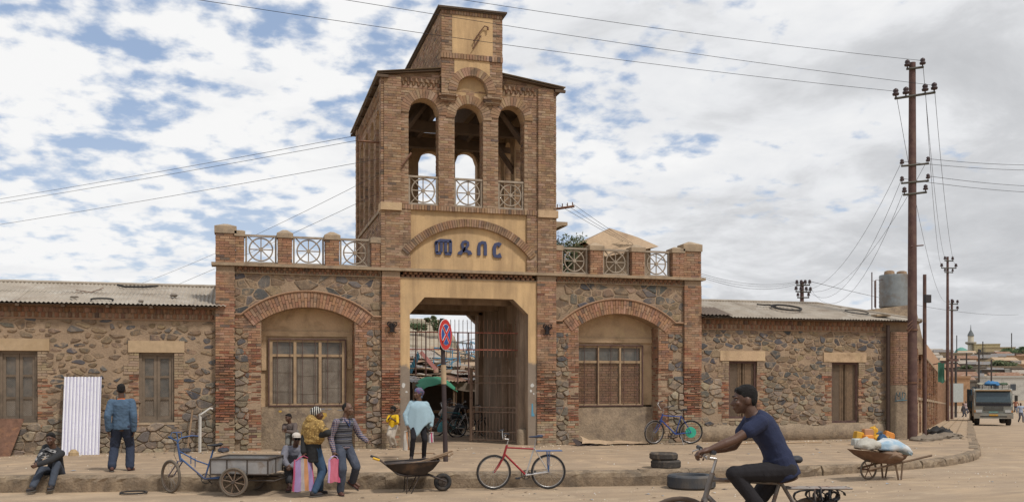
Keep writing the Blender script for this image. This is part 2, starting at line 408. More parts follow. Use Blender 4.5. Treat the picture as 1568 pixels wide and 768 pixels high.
def arch_wall(mb, F, x0, x1, z0, z1, pf, pb, ops=(), col=(1, 1, 1), m=0, mj=None, step=.09, ends=True):
    """wall slab with arched openings; ops: (xa, xb, z_bottom, top(x))"""
    mj = m if mj is None else mj
    xs = {x0, x1}
    for o in ops:
        n = max(1, int((o[1]-o[0])/step)) if o[3](o[0]) != o[3]((o[0]+o[1])/2) or len(o) > 4 else 1
        for i in range(n+1): xs.add(o[0]+(o[1]-o[0])*i/n)
    xs = sorted(xs)
    def q(a, b, c, d, mm): mb.add([a, b, c, d], [(0, 1, 2, 3)], col, mm)
    for a, b in zip(xs, xs[1:]):
        if b-a < 1e-6: continue
        mid = (a+b)/2; o = next((o for o in ops if o[0] < mid < o[1]), None)
        for p, flip in ((pf, 0), (pb, 1)):
            def face(za, zb, zc, zd):
                P = [F.p(a, za, p), F.p(b, zb, p), F.p(b, zc, p), F.p(a, zd, p)]
                if flip: P.reverse()
                q(*P, mj if flip else m)
            if o is None: face(z0, z0, z1, z1)
            else:
                if o[2] > z0+1e-4: face(z0, z0, o[2], o[2])
                face(o[3](a), o[3](b), z1, z1)
        if o is not None:
            q(F.p(a, o[3](a), pf), F.p(a, o[3](a), pb), F.p(b, o[3](b), pb), F.p(b, o[3](b), pf), mj)
            if o[2] > z0+1e-4: q(F.p(a, o[2], pf), F.p(b, o[2], pf), F.p(b, o[2], pb), F.p(a, o[2], pb), mj)
    for o in ops:
        for x, fl in ((o[0], 0), (o[1], 1)):
            P = [F.p(x, o[2], pf), F.p(x, o[3](x), pf), F.p(x, o[3](x), pb), F.p(x, o[2], pb)]
            if fl: P.reverse()
            q(*P, mj)
    q(F.p(x0, z1, pf), F.p(x1, z1, pf), F.p(x1, z1, pb), F.p(x0, z1, pb), m)
    if ends:
        q(F.p(x0, z0, pb), F.p(x0, z0, pf), F.p(x0, z1, pf), F.p(x0, z1, pb), m)
        q(F.p(x1, z0, pf), F.p(x1, z0, pb), F.p(x1, z1, pb), F.p(x1, z1, pf), m)
def seg(cx, zs, w, rise):
    Rr = (w*w/4+rise*rise)/(2*rise); zc = zs+rise-Rr
    return (lambda x: zc+sqrt(max(0, Rr*Rr-(x-cx)**2))), zc, Rr
def fbox(mb, F, x0, x1, z0, z1, p0, p1, col=(1, 1, 1), m=0):
    """box in frame coordinates, p0 < p1 (outwards)"""
    P = [F.p(u, z, p) for p in (p1, p0) for u, z in ((x0, z0), (x1, z0), (x1, z1), (x0, z1))]
    mb.add(P, [(0, 1, 2, 3), (7, 6, 5, 4), (4, 5, 1, 0), (3, 2, 6, 7), (4, 0, 3, 7), (1, 5, 6, 2)], col, m)
# ================================================================ GROUND
def smooth(t): t = max(0, min(1, t)); return t*t*(3-2*t)
DX, DY = .661, .750                                   # direction of the side street
def along(x, y): return (x-20.4)*DX+(y-25.8)*DY
def fall(x, y):
    s = along(x, y)
    if x < 14 and y < 40: s -= (14-x)*.6
    return -.0247*max(0, min(s, 75))
from mathutils import noise as mn
def road_z(x, y):
    z = fall(x, y)+.50*smooth((16.2-y)/8.2)*smooth((24-x)/10)+.13*smooth((x-8.5)/4)*(1-smooth((along(x, y)+4)/16))
    if -12 < x < 30 and 5 < y < 40: z += .012*mn.noise((x*1.1, y*1.1, 0))+.008*mn.noise((x*3, y*3, 5))
    return z
def pave_z(x, y): return .30+fall(x, y)
def road_mat_extra(t, v, c):
    mp = t.nodes.new('ShaderNodeMapping'); mp.inputs['Scale'].default_value = (.25, 1.4, 1); mp.inputs['Rotation'].default_value = (0, 0, .1); t.links.new(v, mp.inputs[0])
    c = mixc(t, ramp(t, noise(t, mp.outputs[0], 1.3, 6, .6), [(.45, 0), (.75, .55)]), c, (.27, .195, .125))
    mp2 = t.nodes.new('ShaderNodeMapping'); mp2.inputs['Scale'].default_value = (.12, 2.6, 1); mp2.inputs['Rotation'].default_value = (0, 0, .12); t.links.new(v, mp2.inputs[0])
    c = mixc(t, ramp(t, noise(t, mp2.outputs[0], 1, 4, .5), [(.5, 0), (.62, .45), (.70, 0)]), c, (.24, .175, .12))
    c = mixc(t, ramp(t, noise(t, v, .9, 6, .7, 1.0), [(.55, 0), (.66, .5)]), c, (.46, .35, .235))
    return mixc(t, ramp(t, noise(t, v, 70, 2, .5), [(.62, 0), (.72, .6)]), c, (.17, .12, .085))
M_road = mat('dusty_road', (.325, .243, .165), .95, var=.10, sc=.6, bump=.55, bsc=14, fine=.10, dirt=[(.33,.24,.155), (.47,.34,.215)], dsc=.5, dlo=.45, dhi=.75, coord='World', extra=road_mat_extra)
M_pave = mat('dusty_pavement', (.305, .226, .153), .94, var=.10, sc=.8, bump=.45, bsc=16, fine=.09, dirt=[(.33,.235,.15), (.46,.33,.21)], dsc=.7, dlo=.45, dhi=.72, coord='World', extra=road_mat_extra)
def lin(a, b, st): n = max(1, int(round((b-a)/st))); return [a+(b-a)*i/n for i in range(n)]
xs = lin(-2500, -60, 400)+lin(-60, -12, 6)+lin(-12, 30, .35)+lin(30, 140, 5)+lin(140, 3000, 400)+[3000]
ys = lin(-400, -4, 60)+lin(-4, 5, 1.5)+lin(5, 24, .3)+lin(24, 60, 1.2)+lin(60, 180, 8)+lin(180, 4000, 500)+[4000]
mb = MB(); nx = len(xs)
mb.add([(x, y, road_z(x, y)) for y in ys for x in xs], [(j*nx+i, j*nx+i+1, (j+1)*nx+i+1, (j+1)*nx+i) for j in range(len(ys)-1) for i in range(nx-1)], smooth=True)
tag(mb.build('ground', M_road), kind='structure')
KP = [(-60, 23.4), (-30, 22.6), (-14, 21.4), (-8, 20.35), (-4.3, 19.55), (-2, 19.08), (.34, 18.58), (3, 18.14), (5.85, 17.66), (8, 17.38), (9.8, 17.22), (11.2, 17.22), (12.6, 17.35), (14, 17.66), (15.2, 18.1), (16.3, 18.7), (17.3, 19.4), (18.2, 20.25), (19.4, 21.6)]
for s in lin(3, 96, 3)[1:]: KP.append((18.06+DX*s+.0, 19.92+DY*s+.25))
def kp_res(st):
    out = []; d = 0
    pts = [Vector(p) for p in KP]
    for a, b in zip(pts, pts[1:]):
        Ln = (b-a).length
        while d < Ln: out.append(a+(b-a)*(d/Ln)); d += st
        d -= Ln
    return out
kr = kp_res(.5); rows = 34
def back_of(i):
    k = smooth((i/len(kr)-.45)/.3)      # swing from straight back to square to the street
    return Vector((0, 1))*(1-k)+Vector((-.75, .661))*k
vs = []; 
kp_i = [p for p in kr if -59 < p.x]
for i, p in enumerate(kp_i):
    t = smooth((p.x-10)/10); dvec = (Vector((0, 1))*(1-t)+Vector((-.75, .661))*t).normalized()
    for j in range(rows+1):
        f = (j/rows)**1.8; q = p+dvec*(.14+f*62); z = pave_z(q.x, q.y)
        z += .010*mn.noise((q.x*1.3, q.y*1.3, 9))*min(1, j/3)
        vs.append((q.x, q.y, z))
n = rows+1
mb = MB(); mb.add(vs, [(i*n+j, (i+1)*n+j, (i+1)*n+j+1, i*n+j+1) for i in range(len(kp_i)-1) for j in range(rows)], smooth=True)
tag(mb.build('pavement', M_pave), kind='structure')
# kerb stones
M_kerb = mat('kerb_concrete', (.215, .16, .108), .95, var=.25, sc=2.2, bump=1, bsc=18, fine=.2, dirt=[(.12,.095,.07), (.33,.25,.165)], dsc=2, dlo=.48, dhi=.7, coord='World')
kerb = empty('kerb', (0, 18, 0)); tag(kerb, kind='structure')
ks = [p for p in kp_res(1.0) if -16 < p.x < 62]
far = MB()
for a, b in zip(ks, ks[1:]):
    t = (b-a).normalized(); nn = Vector((-t.y, t.x)); Ln = (b-a).length
    gapk = 0.0 if a.x < 8 else .014
    mb = MB(); za = pave_z(a.x, a.y)+.006+(R.uniform(-.012, .012) if a.x > 6 else 0); off = R.uniform(-.02, .02) if a.x > 6 else 0; nseg = 9
    rings = []
    for i in range(nseg+1):
        q = a+t*(gapk+(Ln-2*gapk)*i/nseg)+nn*off; j = lambda s=.020: R.uniform(-s, s)
        prof = [(-.0, -.45), (-.02+j(), -.12), (-.01+j(), -.05+j()), (.035+j(), j(.004)), (.24, j(.003)), (.24, -.45)]
        rings.append([(q.x+nn.x*u, q.y+nn.y*u, za+w) for u, w in prof])
    (mb if a.x < 24 else far).loft(rings, smooth=False)
    if a.x < 24: mb.build('kerb_stone', M_kerb, kerb)
tag(far.build('far_kerbing', M_kerb, kerb), kind='stuff')
# tiled strip of the side-street pavement
def tile_extra(t, v, c):
    mp = t.nodes.new('ShaderNodeMapping'); mp.inputs['Rotation'].default_value = (0, 0, -radians(48.6)); t.links.new(v, mp.inputs[0])
    b = t.nodes.new('ShaderNodeTexBrick'); t.links.new(mp.outputs[0], b.inputs['Vector']); b.offset = 0
    b.inputs['Scale'].default_value = 1; b.inputs['Brick Width'].default_value = .4; b.inputs['Row Height'].default_value = .4; b.inputs['Mortar Size'].default_value = .03
    b.inputs['Color1'].default_value = (1, 1, 1, 1); b.inputs['Color2'].default_value = (.9, .9, .9, 1); b.inputs['Mortar'].default_value = (.62, .6, .56, 1)
    return mixc(t, 1, c, b.outputs[0], 'MULTIPLY')
M_tile = mat('pavement_tiles', (.385, .29, .195), .93, var=.15, sc=1, bump=.3, bsc=18, fine=.08, dirt=[(.37,.26,.16)], dsc=.8, dlo=.45, dhi=.62, coord='World', extra=tile_extra)
mb = MB()
def tf(a, b):
    s = 5.2+a*70; off = .3+b*(3.9+1.2*smooth((12-s)/9)); x = 18.06+DX*s-.75*off; y = 20.17+DY*s+.661*off
    return (x, y, pave_z(x, y)+.012+.010*mn.noise((x*1.3, y*1.3, 9)))
mb.sheet(tf, 70, 8, smooth=True)
tag(mb.build('tiled_footway', M_tile), kind='structure')

# ================================================================ GATEHOUSE
YF = 25.2
F = Fr((0, YF, 0), (1, 0, 0), (0, -1, 0))
gate = empty('gatehouse', (6, YF, .3), label='brick and stone market gatehouse with tall arched belfry and blue letters over the gateway', cat='gatehouse')
sk = Sink()
def er(x, z, hi=2.55, lo=.85):
    n = mn.noise((x*.9, z*.9, 3.1))*.9
    t = smooth((hi+n*.35-z)/.25)*smooth((z-lo-n*.4)/.35)
    return max(0, t*(.65+.5*mn.noise((x*2.3, z*2.3, 8))))
def pal_e(x, z, e=0):
    if z < .95+.4*mn.noise((x, z, 1)) and R.random() < .8: return vary((.345, .25, .165), .14)
    if e > .05: return brick_pal(red=min(1, .6+.4*e))
    return brick_pal(red=.02 if z > 2.9 else .1)
Z0 = .22
piers = [(-.65, -.18), (3.54, 4.03), (7.83, 8.38), (12.28, 12.82)]
for a, b in piers:
    mb = MB(); fbox(mb, F, a+.01, b-.01, Z0, 4.98, -.6, .042); mb.build('pier', M_mortar, gate)
    # the mortar skin survives at the top and the foot of each pier, with a ragged edge
    hi_ = {-.65: 2.75, 3.54: 2.4, 7.83: 2.55, 12.28: 2.5}[a]
    mb = MB(); n = 10; us = [a+.01+(b-a-.02)*i/n for i in range(n+1)]; ed = [hi_+.16*mn.noise((u*5, hi_, 0))+R.uniform(-.03, .03) for u in us]
    mb.add([F.p(u, e, .09) for u, e in zip(us, ed)]+[F.p(u, 4.97, .09) for u in us]+[F.p(u, e, .04) for u, e in zip(us, ed)], [(i, i+1, n+2+i, n+1+i) for i in range(n)]+[(2*n+2+i, 2*n+3+i, i+1, i) for i in range(n)]); mb.build('mortar_skin', M_mortar, gate)
    mb = MB(); ed = [.98+.2*mn.noise((u*4, a, 7))+R.uniform(-.03, .03) for u in us]
    mb.add([F.p(u, Z0, .09) for u in us]+[F.p(u, e, .088) for u, e in zip(us, ed)]+[F.p(u, e, .04) for u, e in zip(us, ed)], [(i, i+1, n+2+i, n+1+i) for i in range(n)]+[(n+1+i, n+2+i, 2*n+3+i, 2*n+2+i) for i in range(n)]); mb.build('mortar_skin', M_mortar, gate)
    for x, s_ in ((a+.012, -1), (b-.012, 1)):
        mb = MB(); mb.add([F.p(x, 2.6, .088), F.p(x, 4.97, .088), F.p(x, 4.97, 0), F.p(x, 2.6, 0)], [(0, 1, 2, 3)]); mb.build('mortar_edge', M_mortar, gate)
erL = lambda x, z: er(x, z, 2.35 if x > 3 and x < 5 else (2.75 if x < 3 else 2.45))
for a, b in piers: bricks(sk, F, a, b, .30, 4.83, proud=.10, pal=pal_e, erode=erL, back=.0)
arches = []
for k, (cx, w, base) in enumerate([(1.65, 2.38, 0), (10.285, 2.43, 0)]):
    top, zc, RR = seg(cx, 3.62, w, .36)
    arches.append((cx, w, top, zc, RR))
    xa, xb = (-.18, 3.54) if k == 0 else (8.38, 12.28)
    mb = MB(); arch_wall(mb, F, xa, xb, Z0, 5.0, 0, -.5, [(cx-w/2, cx+w/2, Z0, top, 1)], m=0, mj=0, ends=False); mb.build('wall', [M_mortar], gate)
    # recess back wall, dado
    mb = MB(); fbox(mb, F, cx-w/2-.1, cx+w/2+.1, 1.38, 4.2, -.75, -.46); mb.build('recess_wall', M_tan, gate)
    mb = MB(); fbox(mb, F, cx-w/2, cx+w/2, Z0, 1.40 if k == 0 else 1.33, -.75, -.36); mb.build('dado', M_dado, gate)
    a0 = radians(40)
    voussoirs(sk, F, cx, zc, RR, RR+.385, pi/2-a0, pi/2+a0, proud=.045, back=-.12, w=.078)
    # jamb bricks and reveals
    tooth = lambda r, x0, x1: (x0-(.12 if (r//4) % 2 else 0), x1)
    tooth2 = lambda r, x0, x1: (x0, x1+(.12 if (r//4) % 2 else 0))
    sx = lambda x, z: (x-cx)**2+(z-zc)**2 < (RR+.38)**2 and z > 3.2 and abs(x-cx) < w/2+.02+max(0, (z-3.55))*.9
    bricks(sk, F, cx-w/2-.33, cx-w/2, .30, 3.76, proud=.022, pal=pal_e, erode=erL, edge=tooth, skip=sx)
    bricks(sk, F, cx+w/2, cx+w/2+.33, .30, 3.76, proud=.022, pal=pal_e, erode=erL, edge=tooth2, skip=sx)
    bricks(sk, F, xa, cx-w/2-.3, 3.42, 3.74, proud=.02, pal=pal_e, skip=sx); bricks(sk, F, cx+w/2+.3, xb, 3.42, 3.74, proud=.02, pal=pal_e, skip=sx)
    for sgn, x in ((1, cx-w/2), (-1, cx+w/2)):
        G = Fr((x, YF, 0), (0, 1, 0), (sgn, 0, 0)); bricks(sk, G, .02, .45, .30, 3.60, proud=.012, pal=pal_e, erode=erL, w=.22)
    # drip moulding
    a1 = radians(41); m = MB(); pts = [F.p(xa, zc+(RR+.41)*cos(a1), .05)]
    for i in range(33): t = pi/2+a1-2*a1*i/32; pts.append(F.p(cx+(RR+.41)*cos(t), zc+(RR+.41)*sin(t), .05))
    pts.append(F.p(xb, zc+(RR+.41)*cos(a1), .05)); m.path(pts, .028, 5); m.build('drip_moulding', flat('brick_moulding', (.30, .18, .11), .9), gate)
    insk = lambda x, z: (x-cx)**2+(z-zc)**2 < (RR+.37)**2
    hv = lambda x, z: .25 if z > 3 else .1
    lw = lambda x, z: .85 if z < 2.3 else 0
    stones(sk, F, xa, xb, 3.76, 4.83, cw=.27, ch=.17, gap=.016, skip=insk, heavy=lambda x, z: .25)
    stones(sk, F, xa, cx-w/2-.30, .30, 3.42, cw=.22, ch=.135, gap=.014, heavy=hv, low=lw, proud=(.012, .045))
    stones(sk, F, cx+w/2+.30, xb, .30, 3.42, cw=.22, ch=.135, gap=.014, heavy=hv, low=lw, proud=(.012, .045))
# cornice
def dogtooth(sk, F, x0, x1, z0, z1, proud=.02, rows=2, w=.135, depth=.07, pal=brick_pal):
    h = (z1-z0)/rows
    for r in range(rows):
        n = int((x1-x0)/w)
        for i in range(n):
            a = x0+(x1-x0)*i/n+(w/2 if r % 2 else 0); b = a+w*.86; za, zb = z0+r*h+.004, z0+(r+1)*h-.006; pr = proud+r*.025
            if b > x1: continue
            m_ = a+(b-a)*.42
            P = [F.p(a, za, pr-.02), F.p(m_, za, pr+depth), F.p(b, za, pr-.02), F.p(a, zb, pr-.02), F.p(m_, zb, pr+depth), F.p(b, zb, pr-.02)]
            sk.put('brick', P, [(0, 1, 4, 3), (1, 2, 5, 4), (0, 2, 1), (3, 4, 5)], pal(), (b-a)*h)
for a, b in [(-.18, 3.54), (4.05, 7.81), (8.38, 12.28)]:
    dogtooth(sk, F, a, b, 4.83, 4.975, .0)
mb = MB(); fbox(mb, F, -.65-.1, 12.82+.1, 4.98, 5.055, -.3, .17); fbox(mb, F, -.62, 12.8, 4.805, 4.832, -.1, .05); mb.build('cornice', M_cornice, gate)
# passage: ochre portal, walls, ceiling
def ptop(x):
    if x < 4.69: return 3.86+(x-4.29)/.40*.45
    if x > 7.15: return 4.31-(x-7.15)/.43*.41
    return 4.31
def portal(F2, nm, m1, m2, pf, pb, zt=4.83):
    mb = MB(); xs = [4.03, 4.29, 4.69, 7.15, 7.58, 7.83]
    arch_wall(mb, F2, 4.03, 7.83, Z0, zt, pf, pb, [(4.29, 4.69, Z0, ptop, 1), (4.69, 7.15, Z0, ptop), (7.15, 7.58, Z0, ptop, 1)], m=0, mj=1, ends=False, step=.5)
    mb.build(nm, [m1, m2], gate)
# portal jambs inside the merged opening are skipped by building it by hand
def portal(F2, nm, m1, m2, pf, pb, zt=4.83):
    mb = MB(); P = [(4.29, Z0), (4.29, 3.86), (4.69, 4.31), (7.15, 4.31), (7.58, 3.90), (7.58, Z0)]
    O = [(4.03, Z0), (4.03, zt), (4.69, zt), (7.15, zt), (7.83, zt), (7.83, Z0)]
    for i in range(5):
        for p, fl in ((pf, 0), (pb, 1)):
            q = [F2.p(*P[i], p), F2.p(*P[i+1], p), F2.p(*O[i+1], p), F2.p(*O[i], p)]
            mb.add(q if fl else q[::-1], [(0, 1, 2, 3)], mat=fl)
        mb.add([F2.p(*P[i], pf), F2.p(*P[i+1], pf), F2.p(*P[i+1], pb), F2.p(*P[i], pb)], [(0, 1, 2, 3)], mat=1)
    mb.build(nm, [m1, m2], gate)
portal(F, 'gateway_surround', M_ochre, M_pass, .045, -.35)
FB = Fr((0, 30.75, 0), (1, 0, 0), (0, -1, 0)); portal(FB, 'rear_surround', M_pass, M_pass, 0, -.35, 4.9)
mb = MB(); fbox(mb, F, 4.03, 4.29, Z0, 4.9, -5.9, -.36); 
mb.build('passage_wall', M_pass, gate)
G = Fr((7.55, YF, 0), (0, 1, 0), (-1, 0, 0)); mb = MB()
nt_, nzc, nR = seg(1.85, 3.05, 1.5, .72)
arch_wall(mb, G, .36, 5.5, Z0, 4.9, 0, -.22, [(1.1, 2.6, Z0, nt_, 1)], m=0, mj=0); fbox(mb, G, 1.0, 2.7, Z0, 4.0, -.4, -.17)
fbox(mb, G, .36, .62, Z0, 4.3, 0, .10); fbox(mb, G, 5.0, 5.5, Z0, 4.3, 0, .14)
mb.build('passage_wall', M_pass, gate)
mb = MB(); mb.box(4.0, 7.85, 25.55, 31, 4.42, 4.9); 
for y in (26.2, 28.2, 30.2): mb.box(4.1, 7.7, y, y+.28, 4.22, 4.43)
mb.build('passage_ceiling', M_pass, gate)
# wheel guard stones
for x in (4.30, 7.50):
    mb = MB(); mb.loft([[(x+r*cos(a), 25.45+r*sin(a), z) for a in [2*pi*k/10 for k in range(10)]] for z, r in ((Z0, .17), (.62, .16), (.72, .13), (.75, .06))]); mb.build('guard_stone', M_dado, gate)
# flank blocks (behind the fronts) and terrace
for q in ((-.64, 4.02, 25.95, 31.1, Z0, 4.97), (-.64, -.2, 25.3, 25.95, Z0, 4.96), (7.84, 12.81, 25.95, 31.1, Z0, 4.97), (12.35, 12.81, 25.3, 25.95, Z0, 4.96)): mb = MB(); mb.box(*q); mb.build('side_wall', M_mortar, gate)
mb = MB(); mb.box(-.6, 12.78, 25.3, 31.15, 4.972, 5.03); mb.build('terrace', M_cap, gate)
# letters: built from strokes, standing proud of the tympanum
def pxl(u, v): return (4.56+ (u)/1568*160*.01785, 5.93-(v-100)/588*60*.01765)
def letter(strokes):
    mb = MB(); w = .075
    for st in strokes:
        pts = [pxl(*p[:2]) for p in st]; ww = [(p[2] if len(p) > 2 else 26) for p in st]
        n = len(pts); Lf, Rt = [], []
        for i, (x, z) in enumerate(pts):
            a = pts[max(0, i-1)]; b = pts[min(n-1, i+1)]; tx, tz = b[0]-a[0], b[1]-a[1]; l = sqrt(tx*tx+tz*tz) or 1
            nx_, nz_ = -tz/l, tx/l; h = ww[i]*.00182; Lf.append((x+nx_*h, z+nz_*h)); Rt.append((x-nx_*h, z-nz_*h))
        for i in range(n-1):
            q = [Lf[i], Lf[i+1], Rt[i+1], Rt[i]]
            P = [F.p(a, b, p) for p in (.005, .06) for a, b in q]
            mb.add(P, [(4, 5, 6, 7), (0, 1, 5, 4), (1, 2, 6, 5), (2, 3, 7, 6), (3, 0, 4, 7)])
    mb.build('letter', M_letter, gate)
letter([[(252,170,22),(252,335,22)], [(232,215,16),(240,175,18),(300,150,24),(470,152,24)], [(322,165,20),(322,320,20)], [(240,338,22),(318,338,22)], [(386,165,20),(386,335,20)], [(460,150,22),(460,335,22)], [(375,342,22),(470,342,22)]])
letter([[(680,262,22),(645,235,22),(632,195,20),(650,162,20),(690,150,20),(722,165,20),(725,205,20),(700,240,20),(665,270,22),(640,295,22),(600,330,30),(596,350,34)], [(640,295,20),(700,288,22),(745,310,28),(758,345,34)]])
letter([[(892,350,24),(892,215,24),(905,175,24),(940,155,24),(985,160,24),(990,190,24),(990,350,24)]])
letter([[(1222,190,38),(1190,165,26),(1150,178,26),(1130,215,26),(1128,320,26),(1140,350,26),(1180,355,24),(1232,335,38)]])
# iron lamp brackets
for x in (3.80, 8.10):
    mb = MB()
    for sx in (-1, 1):
        mb.path([F.p(x+sx*q, z, .16+p) for q, z, p in [(.02, 3.42, 0), (.05, 3.55, .02), (.11, 3.62, .03), (.12, 3.54, .03), (.07, 3.5, .02), (.03, 3.45, 0), (.05, 3.37, 0), (.09, 3.34, 0), (.11, 3.37, 0)]], .016, 5)
        mb.torus(F.p(x+sx*.075, 3.58, .18), (1, 0, 0), (0, 0, 1), .05, .014, 12, 5)
    fbox(mb, F, x-.04, x+.04, 3.36, 3.60, .10, .17); mb.build('lamp_bracket', flat('black_iron', (.03, .025, .025), .6, .4), gate)

# ---- tympanum storey
mb = MB(); fbox(mb, F, 3.58, 8.36, 5.03, 6.66, -.4, .02); mb.build('tympanum', M_ochre, gate)
for a, b, q in ((3.57, 4.29, .075), (7.56, 7.84, .075), (7.842, 8.37, .11)): mb = MB(); fbox(mb, F, a, b, 5.056, 6.62, -.3, q); mb.build('pier', M_mortar, gate)
RT = 2.19; zt = 4.04; at = radians(51)
ts = lambda x, z: (x-5.925)**2+(z-zt)**2 < (RT+.22)**2 and z > zt+RT*cos(at)-.05 and False
ring = lambda x, z: abs(sqrt((x-5.925)**2+(z-zt)**2)-(RT+.11)) < .11 and z > 5.42
bricks(sk, F, 3.56, 4.31, 5.06, 6.62, proud=.085, pal=tower_pal, skip=ring, back=.02); bricks(sk, F, 7.54, 7.84, 5.06, 6.62, proud=.085, pal=tower_pal, skip=ring, back=.02)
bricks(sk, F, 7.84, 8.38, 5.06, 6.62, proud=.12, pal=tower_pal, back=.02)
voussoirs(sk, F, 5.925, zt, RT, RT+.21, pi/2-at, pi/2+at, proud=.12, back=0, w=.066, pal=tower_pal, split=False)
soldiers(sk, F, 4.08, 7.84, 6.63, 6.76, .10); 
for a, b in ((3.5, 4.06), (7.84, 8.42)): mb = MB(); fbox(mb, F, a, b, 6.58, 6.78, -.3, .16); mb.build('pier_block', M_tan, gate)
# ---- belfry
BF, BB = 8.32, 3.57
T = 9.19
O = [(4.25, 5.07), (5.5, 6.3), (6.72, 7.47)]
def semi(a, b, crown): 
    c_, r_ = (a+b)/2, (b-a)/2; return lambda x: crown-r_+sqrt(max(0, r_*r_-(x-c_)**2))
crowns = [9.61, 9.55, 9.60]
ops = [(a, b, 6.76, semi(a, b, c), 1) for (a, b), c in zip(O, crowns)]
def inopen(x, z, ring=.225):
    for (a, b), c in zip(O, crowns):
        r_ = (b-a)/2; zc_ = c-r_
        if a < x < b and z < zc_: return True
        if z >= zc_-.02 and (x-(a+b)/2)**2+(z-zc_)**2 < (r_+ring)**2: return True
    return False
mb = MB(); arch_wall(mb, F, 3.59, 8.30, 6.66, 10.14, .06, -.34, ops, m=0, mj=1); mb.build('belfry_wall', [M_mortar, M_tan], gate)
bricks(sk, F, 3.59, 8.30, 6.78, 9.93, proud=.07, skip=inopen, pal=tower_pal, back=.0)
FBk = Fr((0, 30.9, 0), (1, 0, 0), (0, 1, 0)); mb = MB(); arch_wall(mb, FBk, 3.59, 8.30, 5.03, 10.14, .04, -.30, ops, m=0, mj=1); mb.build('belfry_wall', [M_mortar, M_tan], gate)
for (a, b), c in zip(O, crowns):
    r_ = (b-a)/2; voussoirs(sk, F, (a+b)/2, c-r_, r_, r_+.235, 0, pi, proud=.095, back=-.06, w=.078, pal=tower_pal, split=False)
    for sgn, x in ((1, a), (-1, b)):
        G = Fr((x, YF, 0), (0, 1, 0), (sgn, 0, 0)); bricks(sk, G, -.03, .32, 6.78, c-r_, proud=.008, pal=tower_pal, w=.22)
for a, b in ((3.59, 4.04), (7.85, 8.30)):
    mb = MB(); fbox(mb, F, a+.01, b-.01, 6.78, 10.13, -.2, .125); mb.build('pilaster', M_mortar, gate)
    bricks(sk, F, a, b, 6.78, 10.12, proud=.135, pal=tower_pal, back=.04)
for a, b in ((4.05, 5.15), (6.76, 7.84)): dogtooth(sk, F, a, b, 9.93, 10.12, .05, pal=tower_pal)
# sides of the tower
for sgn, x in ((-1, 3.59), (1, 8.30)):
    G = Fr((x, 25.12, 0), (0, 1, 0), (sgn, 0, 0)); cs = [1.15, 2.35, 3.55, 4.75]
    so_ = [(c-.38, c+.38, 6.76, semi(c-.38, c+.38, 9.5), 1) for c in cs]
    mb = MB(); arch_wall(mb, G, .0, 5.82, 5.03, 10.14, -.002, -.34, so_, m=0, mj=1); mb.build('belfry_wall', [M_mortar, M_tan], gate)
    def sskip(u, z): return any(abs(u-c) < .38 and 6.76 < z < 9.12 or (z >= 9.1 and (u-c)**2+(z-9.12)**2 < .38**2) for c in cs)
    bricks(sk, G, .36, 5.5, 5.06, 9.9, proud=.008, skip=sskip, pal=tower_pal)
    for a, b in ((-.03, .36), (5.46, 5.84)): bricks(sk, G, a, b, 5.06, 10.1, proud=.075, pal=tower_pal)
    for c in cs:
        for s2, uu in ((1, c-.38), (-1, c+.38)):
            H_ = Fr((x, 25.12+uu, 0), (-sgn, 0, 0), (0, s2, 0)); bricks(sk, H_, 0, .3, 6.78, 9.1, proud=.006, pal=tower_pal, w=.22)
    for i in range(5): fb = MB()
    for z_ in (9.95, 6.6): mb = MB(); fbox(mb, G, .3, 5.5, z_, z_+.08, -.1, .05); mb.build('string_course', M_cornice, gate)
    dogtooth(sk, G, .36, 5.46, 9.7, 9.94, .0, pal=tower_pal)
# belfry floor, ceiling, beams
mb = MB(); mb.box(3.6, 8.29, 25.3, 30.85, 6.5, 6.66); mb.build('belfry_floor', M_cap, gate)
mb = MB(); mb.box(3.62, 5.2, 25.35, 30.8, 10.02, 10.10); mb.box(6.7, 8.27, 25.35, 30.8, 10.02, 10.10); mb.box(5.16, 6.74, 25.5, 30.8, 11.6, 11.7)
for y in (27.0, 28.9): mb.box(3.7, 8.2, y, y+.22, 9.25, 9.55)
for x in (5.12, 6.66): mb.box(x, x+.12, 25.4, 30.8, 9.5, 10.15)
for y in (26.1, 28.0, 29.9):
    mb.tube((3.8, y, 8.3), (5.0, y, 9.9), .09, n=4); mb.tube((8.1, y, 8.3), (6.9, y, 9.9), .09, n=4)
mb.build('roof_beams', M_dark, gate)
# centre bay above the middle arch
cb0, cb1 = 5.11, 6.79
bz = 9.84; br = .43; btop = semi(5.95-br, 5.95+br, bz+br)
mb = MB(); arch_wall(mb, F, cb0, cb1, 9.72, 12.0, .225, -.3, [(5.95-br, 5.95+br, 9.72, btop, 1)], m=0, mj=0); mb.build('gable_wall', [M_mortar], gate)
for q in ((5.5, 6.4, 9.62, 10.3, .0, .07), (5.40, 6.52, 10.83, 11.86, .1, .24), (5.46, 6.44, 10.30, 10.69, .1, .238)): mb = MB(); fbox(mb, F, *q); mb.build('ochre_panel', M_ochre, gate)
def cskip(x, z): return ((x-5.95)**2+(z-bz)**2 < (br+.225)**2 and z > bz-.02) or (abs(x-5.95) < br and z <= bz) or (5.40 < x < 6.52 and z > 10.83 and z < 11.86) or (5.46 < x < 6.44 and 10.45 < z < 10.69)
bricks(sk, F, cb0, cb1, 9.76, 10.69, proud=.235, skip=cskip, pal=tower_pal, back=.1); bricks(sk, F, cb0, cb1, 10.83, 11.86, proud=.235, skip=cskip, pal=tower_pal, back=.1)
soldiers(sk, F, cb0-.02, cb1+.02, 10.69, 10.83, .27); soldiers(sk, F, cb0, cb1, 11.87, 11.98, .255)
voussoirs(sk, F, 5.95, bz, br, br+.225, 0, pi, proud=.255, back=.05, w=.078, pal=tower_pal, split=False)
